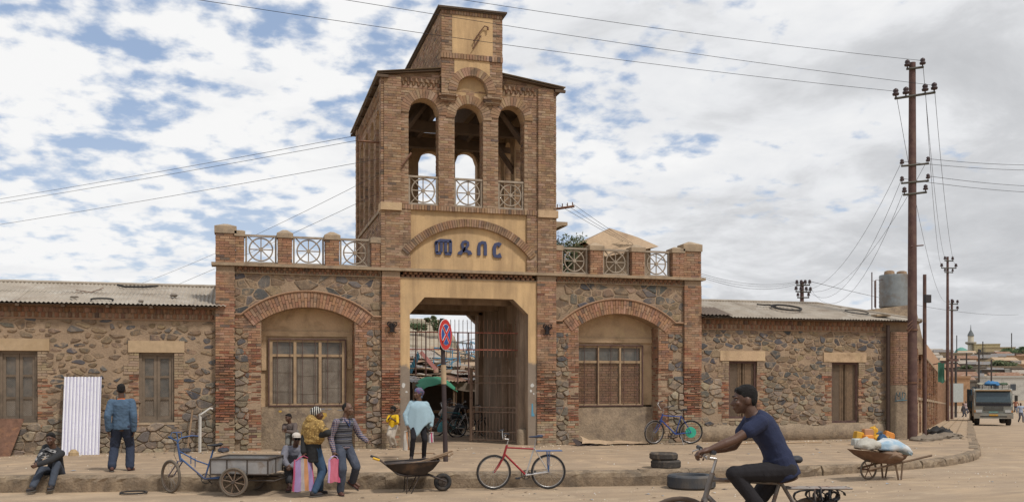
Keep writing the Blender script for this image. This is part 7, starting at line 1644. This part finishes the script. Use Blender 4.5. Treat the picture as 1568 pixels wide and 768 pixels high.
        mb = MB(); n = 20; mb.loft([[hl+upv*z+td*.045*k+(sdv*.047*cos(2*pi*q/n)+td*.142*sin(2*pi*q/n))*k for q in range(n)] for z in (-.038*k, -.020*k)]); mb.build('sole', flat('sole', (.10, .09, .08), .8), root)
    J = dict(lw=min((0, 1), key=lambda i: wr[i].x), root=root, sh=sh, el=el, wr=wr, kn=kn, an=an, rt=rt, fw=fw, up=up, Hr=Hr, Hf=Hf, Hu=Hu, head=head, neck=neck, pelvis=pelvis, chest=chest, mid=mid, hs=hs, k=k)
    return J
def worldz_stripes(stops, per, rot=None, sc=1):
    def ex(t, v, c):
        sp = t.nodes.new('ShaderNodeSeparateXYZ'); t.links.new(v, sp.inputs[0]); z = mth(t, 'ADD', mth(t, 'MULTIPLY', sp.outputs[2], 1/per), mth(t, 'MULTIPLY', noise(t, v, 5, 2), .25)); return ramp(t, mth(t, 'FRACT', z), stops, 'CONSTANT')
    return ex
def plaid(c1, c2, c3, per):
    def ex(t, v, c):
        sp = t.nodes.new('ShaderNodeSeparateXYZ'); t.links.new(v, sp.inputs[0]); a = mth(t, 'FRACT', mth(t, 'MULTIPLY', sp.outputs[2], 1/per)); b = mth(t, 'FRACT', mth(t, 'MULTIPLY', mth(t, 'ADD', sp.outputs[0], sp.outputs[1]), 1/per))
        m = mixc(t, mth(t, 'GREATER_THAN', a, .5), c1, c2); return mixc(t, mth(t, 'MULTIPLY', mth(t, 'GREATER_THAN', b, .6), .6), m, c3)
    return ex
D_ = Vector((0, 0, -1)); UPV = Vector((0, 0, 1))
# --- seated man on the kerb, left
def sweat(t, v, c):
    sp = t.nodes.new('ShaderNodeSeparateXYZ'); t.links.new(v, sp.inputs[0]); return c
M_sweat = fab('charcoal_sweatshirt', (.028, .028, .030)); M_jean1 = fab('dark_jeans', (.055, .065, .085)); M_prt = flat('grey_print', (.30, .29, .28), .8)
p = person('man in a black sweatshirt with white print sitting on the kerb with clasped hands', px3(86, 722, 19.78), px3(82, 687, 19.52), px3(77.5, 672, 19.44), (-.55, -.84, 0), (-.25, -.97, -.05),
    [px3(54, 713, 19.10), px3(58, 711, 19.02)], [px3(50, 744, 19.12), px3(79, 742, 19.20)], [(-.7, .3, -.8), (.8, -.2, -.7)], [(-.2, -.6, 1), (.1, -.7, 1)], top=M_sweat, trou=M_jean1, shoes=M_shoe, hair='short', skin=M_skin, toes=[(-.35, -.9, 0), (-.15, -.98, 0)],
    hands=[dict(d=(-.2, -.9, -.2), pn=(1, 0, -.2), side=(0, 0, 1), curl=.9), dict(d=(-.5, -.75, -.2), pn=(-.9, .2, -.2), side=(0, 0, 1), curl=.9)], top_len=.04)
# printed lettering and yoke on the sweatshirt, wrapped on to its surface
def decal(p, name, quads, m, garment='jacket'):
    o = next(c for c in p['root'].children if c.name.startswith(garment)); mb = MB(); from mathutils.bvhtree import BVHTree
    bv = BVHTree.FromPolygons([v.co for v in o.data.vertices], [tuple(f.vertices) for f in o.data.polygons])
    inv = Vector((0, 0, 0)); 
    for (x0, z0, x1, z1, w) in quads:
        n = max(2, int(max(abs(x1-x0), abs(z1-z0))/.015)); dx, dz = x1-x0, z1-z0; l = sqrt(dx*dx+dz*dz) or 1; nx_, nz_ = -dz/l*w/2, dx/l*w/2; P = []
        for i in range(n+1):
            for s in (-1, 1):
                c = p['chest']+p['rt']*(-(x0+dx*i/n+nx_*s))+p['up']*(z0+dz*i/n+nz_*s)+p['fw']*.5; h = bv.ray_cast(c, -p['fw']); 
                P.append((h[0]+p['fw']*.004) if h[0] is not None else None)
        for i in range(n):
            q = [P[2*i], P[2*i+1], P[2*i+3], P[2*i+2]]
            if all(a is not None for a in q): mb.add(q, [(0, 1, 2, 3)])
    if mb.v: mb.build(name, m, p['root'])
decal(p, 'shirt_print', [(-.11, .09, .11, .09, .05), (-.07, .03, -.07, -.03, .014), (-.07, .03, -.04, .0, .012), (-.035, .03, -.035, -.03, .014), (0, .03, 0, -.03, .014), (0, -.03, .025, -.03, .012), (.04, .03, .04, -.03, .014), (.04, -.03, .065, -.03, .012), (.08, .03, .08, -.03, .014), (-.05, -.09, .05, -.05, .016), (-.05, -.05, .05, -.09, .016), (-.04, -.12, .04, -.12, .03)], M_prt)
# --- man in blue jacket, from behind
M_bj = fab('blue_work_jacket', (.068, .11, .165)); M_nt = fab('navy_trousers', (.030, .038, .062)); M_orc = fab('orange_collar', (.62, .17, .04))
p = person('man in a blue work jacket with an orange collar seen from behind', px3(187, 651, 20.05), px3(186, 614, 20.05), px3(185.5, 597, 20.07), (.12, 1, 0), (-.1, 1, -.1),
    [px3(205, 657, 20.0), px3(166, 657, 20.0)], [px3(199, 714, 20.1), px3(171, 714, 19.95)], [(.35, -1, 0), (-.35, -1, 0)], [(.1, 1, 0), (-.1, 1, 0)], H=1.74, top=M_bj, top_ease=.028, top_len=.07, trou=M_nt, trou_ease=.030, shoes=M_shoeb, toes=[(.35, 1, 0), (-.2, 1, 0)], collar=M_orc, wrinkle=.02)
# --- boy sitting against the wall
p = person('boy in grey brown clothes crouching against the plastered wall under the left arch', px3(449, 676, 25.05), px3(444, 651, 25.0), px3(441.5, 639, 24.93), (-.6, -.8, 0), (-.8, -.6, -.1),
    [px3(436, 657, 24.62), px3(440, 660, 24.60)], [px3(440, 680, 24.62), px3(449, 680, 24.62)], [(-.5, 0, -1), (.8, 0, -.6)], [(-.2, -.3, 1), (.1, -.3, 1)], H=1.50, vox=.011, top=fab('grey_brown_shirt', (.11, .085, .075)), trou=fab('grey_green_trousers', (.13, .125, .11)), shoes=fab('tan_shoe', (.20, .15, .11)), toes=[(-.6, -.8, 0), (-.4, -.9, 0)])
# --- old man with the white cap on the kerb
M_gj = fab('grey_lilac_jacket', (.15, .145, .165))
p = person('old man in a white cap and grey jacket sitting on the kerb beside the tricycle', px3(455, 722, 18.78), px3(452, 686, 18.62), px3(454, 671, 18.52), (-.3, -.95, 0), (.1, -1, -.1),
    [px3(440, 712, 18.25), px3(447, 714, 18.22)], [px3(443, 744, 18.20), px3(458, 744, 18.22)], [(-.8, 0, -.6), (.8, 0, -.6)], [(-.3, -.4, 1), (.3, -.4, 1)], H=1.66, top=M_gj, top_ease=.03, trou=fab('charcoal_trousers', (.05, .05, .055)), trou_ease=.02, trou_len=.75, shoes=M_shoeb, hair='none', hands=[dict(d=(.3, -.9, -.3), pn=(.8, 0, -.5), side=(0, 0, 1), curl=.9), dict(d=(-.6, -.7, -.3), pn=(-.7, .2, -.5), side=(0, 0, 1), curl=.9)], wrinkle=.018)
def capcap(p, m, brim=True):
    h, Hb = p['head'], Matrix((p['Hr'], p['Hf'], p['Hu'])).transposed(); organic('cap', [('e', h+p['Hu']*.058-p['Hf']*.012, (.086, .104, .062), Hb)], .008, m, p['root'], sm=2)
    if brim: mb = MB(); n = 14; mb.loft([[h+p['Hu']*z+p['Hf']*(.07+.075*sin(pi*i/n)*q)+p['Hr']*.075*cos(pi*i/n)*q for i in range(n+1)] for z, q in ((.042, 1), (.050, .98))], closed=False, cap=True); mb.build('cap_peak', m, p['root'])
capcap(p, fab('off_white_cap', (.50, .44, .38)))
mb = MB(); 
for s in (-1, 1): mb.tube(p['head']+p['Hf']*.094+p['Hr']*s*.032+p['Hu']*.008, p['head']+p['Hf']*.104+p['Hr']*s*.032+p['Hu']*.008, .022, n=10)
mb.path([p['head']+p['Hf']*.098-p['Hr']*.075+p['Hu']*.012, p['head']+p['Hf']*.105+p['Hu']*.012, p['head']+p['Hf']*.098+p['Hr']*.075+p['Hu']*.012], .004, 4); mb.build('sunglasses', flat('dark_lens', (.01, .01, .012), .1, bump=0), p['root'])
mb = MB(); mb.torus(p['wr'][1-p['lw']]-(p['wr'][1-p['lw']]-p['el'][1-p['lw']]).normalized()*.02, p['up'].orthogonal().normalized(), (0, 0, 1), .034, .007, 16, 5); mb.build('wristwatch', M_chrome, p['root'])
# --- woman in the golden shawl
def gold(t, v, c):
    vr = t.nodes.new('ShaderNodeTexVoronoi'); vr.inputs['Scale'].default_value = 26; t.links.new(v, vr.inputs['Vector']); return mixc(t, ramp(t, vr.outputs['Distance'], [(.25, 0), (.45, .8)]), c, (.20, .12, .04))
M_gold = fab('golden_patterned_shawl', (.50, .33, .11), extra=gold); M_blk = fab('black_coat', (.022, .022, .022)); M_jean2 = fab('blue_jeans', (.04, .075, .13))
p = person('woman in a golden patterned shawl and black coat carrying a striped shopping bag', px3(479, 684, 17.40), px3(480, 645, 17.40), px3(486.5, 633, 17.38), (.75, .45, 0), (.98, .1, -.1),
    [px3(488, 667, 17.22), px3(462, 706, 17.25)], [px3(490, 748, 17.62), px3(481, 752, 17.25)], [(.3, -.6, -.8), (-.6, -.5, 0)], [(.8, .3, 0), (.9, .2, 0)], H=1.68, top=M_blk, top_ease=.022, top_len=.26, trou=M_jean2, shoes=M_shoe, hair='none', toes=[(.8, .5, -.1), (.9, .4, 0)], top_name='coat',
    hands=[None, dict(d=(0, -.1, -1), pn=(.4, .8, 0), side=(.8, -.3, 0), curl=1.2)])
B = basis(p['fw']); c = p['chest']; n_, r_, u_ = p['neck'], p['rt'], p['up']
organic('shawl', [('e', c-u_*.02, (.225, .175, .20), B), ('e', c-u_*.12, (.225, .17, .15), B), ('c', p['sh'][0]-u_*.03, p['sh'][1]-u_*.03, .095, .095), ('e', n_+u_*.035-p['fw']*.05, (.115, .105, .10), B), ('c', p['sh'][1], p['el'][1]*.8+p['sh'][1]*.2, .085, .065), ('c', p['sh'][0], p['el'][0]*.7+p['sh'][0]*.3, .09, .08), ('e', c-u_*.24, (.215, .165, .09), B), ('c', p['sh'][1], p['sh'][1]-u_*.22, .10, .11), ('c', p['sh'][0], p['sh'][0]-u_*.2, .09, .10), ('e', c-u_*.20, (.20, .15, .06), B)], .010, M_gold, p['root'], sm=5, disp=.026, dfreq=(3, 3, 13), seed=3)
def bw(t, v, c):
    w = t.nodes.new('ShaderNodeTexWave'); w.inputs['Scale'].default_value = 9; w.inputs['Distortion'].default_value = 4; t.links.new(v, w.inputs['Vector']); return mixc(t, mth(t, 'GREATER_THAN', w.outputs['Fac'], .62), (.015, .015, .018), (.50, .48, .42))
Hb = Matrix((p['Hr'], p['Hf'], p['Hu'])).transposed()
organic('head_scarf', [('e', p['head']+p['Hu']*.035-p['Hf']*.030, (.088, .100, .096), Hb), ('e', p['head']-p['Hf']*.085+p['Hu']*.03, (.06, .06, .07), Hb)], .009, fab('black_white_scarf', (.02, .02, .02), extra=bw), p['root'], sm=2, disp=.012, dfreq=(18, 18, 18))
def shopping_bag(top, w, h, t_, stripes, label, rot=0, drop=.12, swing=(0, 0)):
    """stripes: list of (fraction, material); hangs from the hand at top"""
    top = Vector(top); M = Matrix.Translation(top) @ Matrix.Rotation(rot, 4, 'Z'); b = empty('shopping_bag', tuple(top), label=label, cat='bag')
    x = 0; tot = sum(f for f, _ in stripes)
    def P(a, s, z): 
        bul = 1+.10*sin(pi*min(1, z/h)); xx = (a-.5)*w*(1+.22*z/h); return M @ Vector((xx+swing[0]*z, s*t_*sin(pi*min(max(a, .0), 1))**.4*(.35+.65*z/h)*bul+.012*sin(a*19+z*14)+swing[1]*z, -drop-z-.01*sin(a*9)))
    for i, (f, m) in enumerate(stripes):
        a0, a1 = x/tot, (x+f)/tot; x += f; mb = MB()
        for s in (-1, 1): mb.sheet(lambda a, bb: P(a0+(a1-a0)*a, s, bb*h), 6, 8, smooth=True)
        mb.sheet(lambda a, bb: P(a0+(a1-a0)*a, -1+2*bb, h), 6, 2); mb.build('bag_panel', m, b)
    for s in (-1, 1):
        mb = MB(); mb.path([M @ Vector(q) for q in ((-.12*w/.3, s*t_*.3, -drop-.02), (-.05, s*.02, -drop*.4), (0, s*.012, .0), (.05, s*.02, -drop*.4), (.12*w/.3, s*t_*.3, -drop-.02))], .007, 5); mb.build('bag_handle', stripes[0][1], b)
    return b
Mp, Ml, Mo, Mg = flat('bag_pink', (.42, .08, .15), .7), flat('bag_lilac', (.27, .19, .34), .7), flat('bag_orange', (.42, .20, .09), .7), flat('bag_grey', (.32, .28, .27), .6)
hb_ = p['wr'][p['lw']]+Vector((0, -.02, -.07)); shopping_bag(hb_, .33, .56, .09, [(.3, Mp), (1.2, Ml), (.7, Mg), (.9, Mo), (1.0, Ml), (.3, Mp)], 'big pink lilac and orange striped shopping bag held by the woman in the golden shawl', rot=.2, drop=.06)
# --- man in the striped vest
M_vest = fab('striped_vest', (.05, .05, .06), extra=worldz_stripes([(0, (.028, .028, .034)), (.34, (.12, .115, .12)), (.50, (.024, .024, .030)), (.66, (.24, .23, .23)), (.74, (.035, .045, .08)), (.88, (.10, .10, .11))], .105))
M_plaid = fab('plaid_shirt', (.1, .1, .1), extra=plaid((.035, .045, .10), (.20, .13, .13), (.30, .28, .30), .035)); M_jean3 = fab('slate_jeans', (.055, .065, .09), dirt=[(.09, .10, .13)], dsc=5)
p = person('man in a striped knitted vest and plaid shirt walking with a pink bag', px3(525, 680, 17.45), px3(527, 643, 17.42), px3(533, 626, 17.38), (.55, -.83, 0), (.78, -.62, 0),
    [px3(511, 690, 17.25), px3(561, 674, 17.35)], [px3(521, 751, 17.38), px3(540, 736, 17.7)], [(-.6, .6, 0), (.3, .6, -.7)], [(.3, -1, 0), (.4, -1, 0)], H=1.74, top=M_plaid, top_ease=.012, trou=M_jean3, trou_ease=.020, shoes=M_shoeb, hair='bald', toes=[(.2, -1, 0), (.75, -.35, -.55)], collar=M_plaid, top_name='shirt', skin=M_skin2,
    hands=[dict(d=(0, 0, -1), pn=(.6, .6, 0), side=(.5, -.8, 0), curl=1.1), dict(d=(.85, -.1, -.5), pn=(-.2, 0, -1), side=(.2, -.9, .2), curl=.5)])
B = basis(p['fw'], p['up']); k = p['k']
organic('knitted_vest', [torso(p['pelvis'], p['mid'], p['neck'], p['rt'], p['fw'], p['up'], k, .026, low=.06, waist=1.12, top=.92), ('c', p['sh'][0]+p['rt']*.05-p['up']*.005, p['sh'][1]-p['rt']*.05-p['up']*.005, .074, .074)], .0095, M_vest, p['root'], sm=4, disp=.008)
mb = MB()
for s in (-1, 1): mb.path([p['neck']+p['rt']*s*.055-p['up']*.01+p['fw']*.06, p['neck']+p['rt']*s*.035-p['up']*.06+p['fw']*.118, p['neck']-p['up']*.13+p['fw']*.146], .010, 5)
mb.build('vest_neckband', fab('navy_band', (.03, .045, .11)), p['root'])
shopping_bag(p['wr'][p['lw']]+Vector((0, -.02, -.08)), .20, .42, .045, [(.4, flat('bag_lavender', (.42, .30, .50), .5)), (2, flat('bag_rose', (.45, .12, .17), .5)), (.6, Mp)], 'pink plastic bag hanging from the hand of the man in the striped vest', rot=.35, drop=.05)
# --- child in yellow
p = person('small child in a bright yellow top and pale trousers beside the gate pier', px3(602, 651, 24.72), px3(602, 636, 24.72), px3(601.5, 627, 24.72), (-.5, -.6, 0), (-.7, .2, 0),
    [px3(598, 637, 24.52), px3(601, 641, 24.45)], [px3(600, 680, 24.66), px3(605, 681, 24.74)], [(-.6, -.4, -1), (.5, .5, 0)], [(-.5, -.8, 0), (-.5, -.8, 0)], H=1.20, vox=.011, shw=.16, top=fab('yellow_top', (.62, .38, .015)), sleeve=.6, trou=fab('cream_trousers', (.38, .33, .27)), trou_ease=.02, shoes=fab('tan_shoe', (.20, .15, .11)))
# --- woman in the pale blue poncho
M_pon = fab('pale_blue_poncho', (.30, .41, .46), var=.05); M_leg = fab('black_leggings', (.016, .015, .018))
p = person('woman in a pale blue poncho and patterned headscarf before the gateway', px3(640, 642, 20.70), px3(641.5, 615, 20.70), px3(640, 602, 20.66), (-.15, -.98, 0), (-.82, -.55, 0),
    [px3(624, 652, 20.62), px3(660, 654, 20.60)], [px3(630, 698, 20.62), px3(649, 698, 20.75)], [(-.8, .2, 0), (.8, .2, 0)], [(-.1, -1, 0), (.1, -1, 0)], H=1.70, shw=.155, top=M_pon, top_ease=.02, top_len=.04, sleeve=.9, trou=M_leg, trou_ease=.004, trou_name='leggings', shoes=M_shoe, hair='none', skin=M_skin2, toes=[(-.3, -1, 0), (.1, -1, 0)], top_name='jumper')
r_, f_, u_ = p['rt'], p['fw'], UPV; nk = p['neck']; rg = []; n = 48
for j in range(15):
    q = j/14; row = []
    for i in range(n):
        a = 2*pi*i/n; ca, sa = cos(a), sin(a)
        front = max(0, -sa); hem = .50+.30*max(0, cos(a-radians(285)))**7+.16*max(0, cos(a-radians(150)))**5-.04*abs(ca)+.015*sin(5*a)
        sx_ = .075+.115*min(1, q*5)+.105*min(1, q*1.3); sy_ = .070+.075*min(1, q*5)**.8+.05*q; fold = 1+.05*q*sin(9*a+1.5)+.03*q*sin(17*a)
        row.append(nk+r_*(-1)*ca*sx_*fold*(-1)+f_*(-sa)*sy_*fold+u_*(.015-hem*q**1.05-.0))
    rg.append(row)
mb = MB(); mb.loft(rg, cap=False); o = mb.build('poncho', M_pon, p['root']); merge_smooth(o); so_ = o.modifiers.new('t', 'SOLIDIFY'); so_.thickness = .008
def pat(t, v, c):
    vr = t.nodes.new('ShaderNodeTexVoronoi'); vr.inputs['Scale'].default_value = 28; t.links.new(v, vr.inputs['Vector']); return mixc(t, .65, mixc(t, 1, vr.outputs['Color'], (.40, .20, .26), 'MULTIPLY'), (.07, .10, .20))
Hb = Matrix((p['Hr'], p['Hf'], p['Hu'])).transposed()
organic('headscarf', [('e', p['head']+p['Hu']*.045-p['Hf']*.030, (.100, .112, .092), Hb), ('e', p['head']-p['Hf']*.09+p['Hu']*.02, (.075, .075, .085), Hb), ('e', p['head']-p['Hf']*.08-p['Hu']*.06, (.05, .04, .06), Hb)], .009, fab('patterned_scarf', (.1, .1, .2), extra=pat), p['root'], sm=2, disp=.014, dfreq=(16, 16, 16))
shopping_bag(p['wr'][p['lw']]+Vector((-.03, -.02, -.10)), .15, .38, .05, [(1, flat('bag_cream', (.42, .38, .33), .6)), (.8, Mo), (1, flat('bag_cream', (.42, .38, .33), .6))], 'cream and orange bag in the left hanging hand of the woman in the poncho', rot=.8, drop=.03)
shopping_bag(p['wr'][1-p['lw']]+Vector((.0, -.02, -.10)), .10, .20, .04, [(1, flat('bag_white', (.50, .47, .46), .6)), (1, Mp), (1, flat('bag_white', (.50, .47, .46), .6))], 'small white and red bag in the other hand of the woman in the poncho', rot=.3, drop=.02)
# --- people in the yard
person('man in dark clothes bending over the bicycles beyond the gateway', px3(697, 637, 31.0), px3(706, 621, 30.85), px3(712, 626, 30.8), (.8, -.3, -.6), (.7, -.3, -.8), [px3(709, 640, 30.7), px3(713, 640, 30.8)], [px3(696, 659, 31.0), px3(703, 660, 30.8)], [(-.5, 0, -1), (.3, 0, -1)], [(1, -.2, 0), (1, -.2, 0)], vox=.014, top=fab('dark_work_clothes', (.02, .02, .024)), trou=fab('dark_work_clothes', (.02, .02, .024)), shoes=M_shoe, face=False, mid=px3(702, 624, 31.0))
person('person in a pale shirt standing in the shade behind the sign pole', px3(687, 640, 32.6), px3(688, 622, 32.6), px3(689, 614.5, 32.55), (.4, -.9, 0), (.5, -.8, 0), [px3(683, 640, 32.4), px3(692, 639, 32.4)], [px3(686, 658, 32.6), px3(690, 658, 32.5)], [(-1, 0, 0), (1, 0, 0)], [(0, -1, 0), (0, -1, 0)], vox=.016, top=fab('pale_shirt', (.42, .38, .34)), trou=fab('brown_trousers', (.09, .06, .045)), shoes=M_shoe, face=False)
# --- far people on the side street
for i, (u_, d, c1, c2, lab) in enumerate([(1547, 112, (.10, .10, .13), (.03, .03, .04), 'distant walker in dark clothes to the right of the truck'), (1555, 118, (.25, .10, .06), (.04, .04, .06), 'distant walker in a reddish top at the right edge'), (1538, 135, (.40, .38, .35), (.05, .05, .06), 'distant walker in a pale top behind the truck'), (1479, 108, (.40, .30, .28), (.08, .08, .10), 'distant person in a pink pale top left of the truck'), (1484, 112, (.42, .42, .42), (.06, .05, .06), 'distant person in white left of the truck'), (1563, 80, (.30, .34, .42), (.10, .10, .12), 'distant person in pale blue cut by the right edge'), (1475, 98, (.06, .05, .05), (.05, .05, .06), 'distant person in dark clothes by the small board')]):
    X_ = cam_pt(u_, d); z = fall(*X_)+.05; b = Vector((X_[0], X_[1], z)); f = Vector((-.3 if i % 2 else .5, -.8, 0)).normalized(); r = f.cross(UPV)
    person(lab, b+V3(0, 0, .88), b+V3(0, 0, 1.40), b+V3(0, 0, 1.56), f, f, [b-r*.27+V3(0, 0, .86)+f*.1, b+r*.27+V3(0, 0, .86)-f*.1], [b-r*.1+V3(0, 0, .08)+f*.2, b+r*.1+V3(0, 0, .1)-f*.2], [-r, r], [f, f], vox=.028, top=fab('far_top_%s' % 'abcdefg'[i], c1), trou=fab('far_legs_%s' % 'abcdefg'[i], c2), shoes=None, face=False, hair='bald', wrinkle=0)
# --- the cyclist
CR = Vector((cos(YAW), -sin(YAW), 0)); CF = Vector((sin(YAW), cos(YAW), 0)); HD = -CR
def cp(u, v, dd=0, d0=7.3): d = d0+dd; return CF*d+CR*((u-784)/1459*d)+Vector((0, 0, CAMZ+(584-v)/1459*d))
M_rust_b = flat('worn_grey_frame', (.20, .18, .165), .6, .4, dirt=[(.16, .08, .05)], dsc=8)
ra_ = cp(1249, 768); gz = road_z(ra_.x, ra_.y); gz = .505
bk = bicycle((ra_.x, ra_.y, gz), HD.x, HD.y, 'old grey bicycle ridden across the front of the picture', M_rust_b, tm=flat('brown_worn_tyre', (.085, .06, .045), .85), rack=M_rust_b, bars='straight', steer=0, rise=-.02)
M_nav = fab('navy_tshirt', (.020, .026, .058), var=.08); M_bt = fab('black_trousers', (.018, .016, .018))
hz_ = {}
P = person('young cyclist in a navy t-shirt and black trousers riding to the left', cp(1197, 716), cp(1152, 636), cp(1139.5, 612), (-.80*CR-Vector((0, 0, .60))), HD*1.0+Vector((0, 0, -.06)),
    [cp(1082, 690, -.24), cp(1084, 691, .24)], [cp(1172, 788, -.11), cp(1160, 856, .11)], [-CF*.5-Vector((0, 0, 1)), CF*.5-Vector((0, 0, 1))], [HD+Vector((0, 0, .9)), HD+Vector((0, 0, .9))], H=1.60, arm=.90, vox=.0065, top=M_nav, top_ease=.009, top_len=.075, sleeve=.24, trou=M_bt, trou_ease=.006, shoes=M_shoe, hair='short', toes=[HD-Vector((0, 0, .1)), HD-Vector((0, 0, .1))], mid=cp(1178, 671), skin=M_skin, wrinkle=.012, top_name='tshirt', shw=.170,
    hands=[dict(d=HD*.95-Vector((0, 0, .22)), pn=-Vector((0, 0, 1))+HD*-.2, side=CF, curl=1.25), dict(d=HD*.95-Vector((0, 0, .22)), pn=-Vector((0, 0, 1))+HD*-.2, side=-CF, curl=1.25)])
# rubber straps bundled on the rack
rr = random.Random(3); c0 = cp(1262, 755); t = empty('strap_bundle', tuple(c0), label='bundle of black rubber straps tied to the rack of the ridden bicycle', cat='straps'); Ms_ = flat('black_strap', (.022, .022, .024), .6)
for i in range(9):
    a = rr.uniform(0, 6.28); s = rr.uniform(.07, .13); c = c0+CR*rr.uniform(-.13, .10)+Vector((0, 0, rr.uniform(-.03, .0))); mb = MB(); U = (CR*cos(a)+CF*sin(a)).normalized(); Vv = (Vector((0, 0, 1))*.6+CF*rr.uniform(-.6, .6)).normalized(); pts = [c+U*s*cos(q)+Vv*s*.5*sin(q)+CF*.02*sin(3*q+i) for q in [2*pi*k_/14 for k_ in range(15 if i % 2 else 12)]]
    w = CF.cross(U).normalized()*0+Vector((.0, .0, .0))
    for q0, q1 in zip(pts, pts[1:]):
        wd = CF*.022; mb.add([q0-wd, q1-wd, q1+wd, q0+wd], [(0, 1, 2, 3)])
    o = mb.build('strap', Ms_, t); so_ = o.modifiers.new('t', 'SOLIDIFY'); so_.thickness = .006
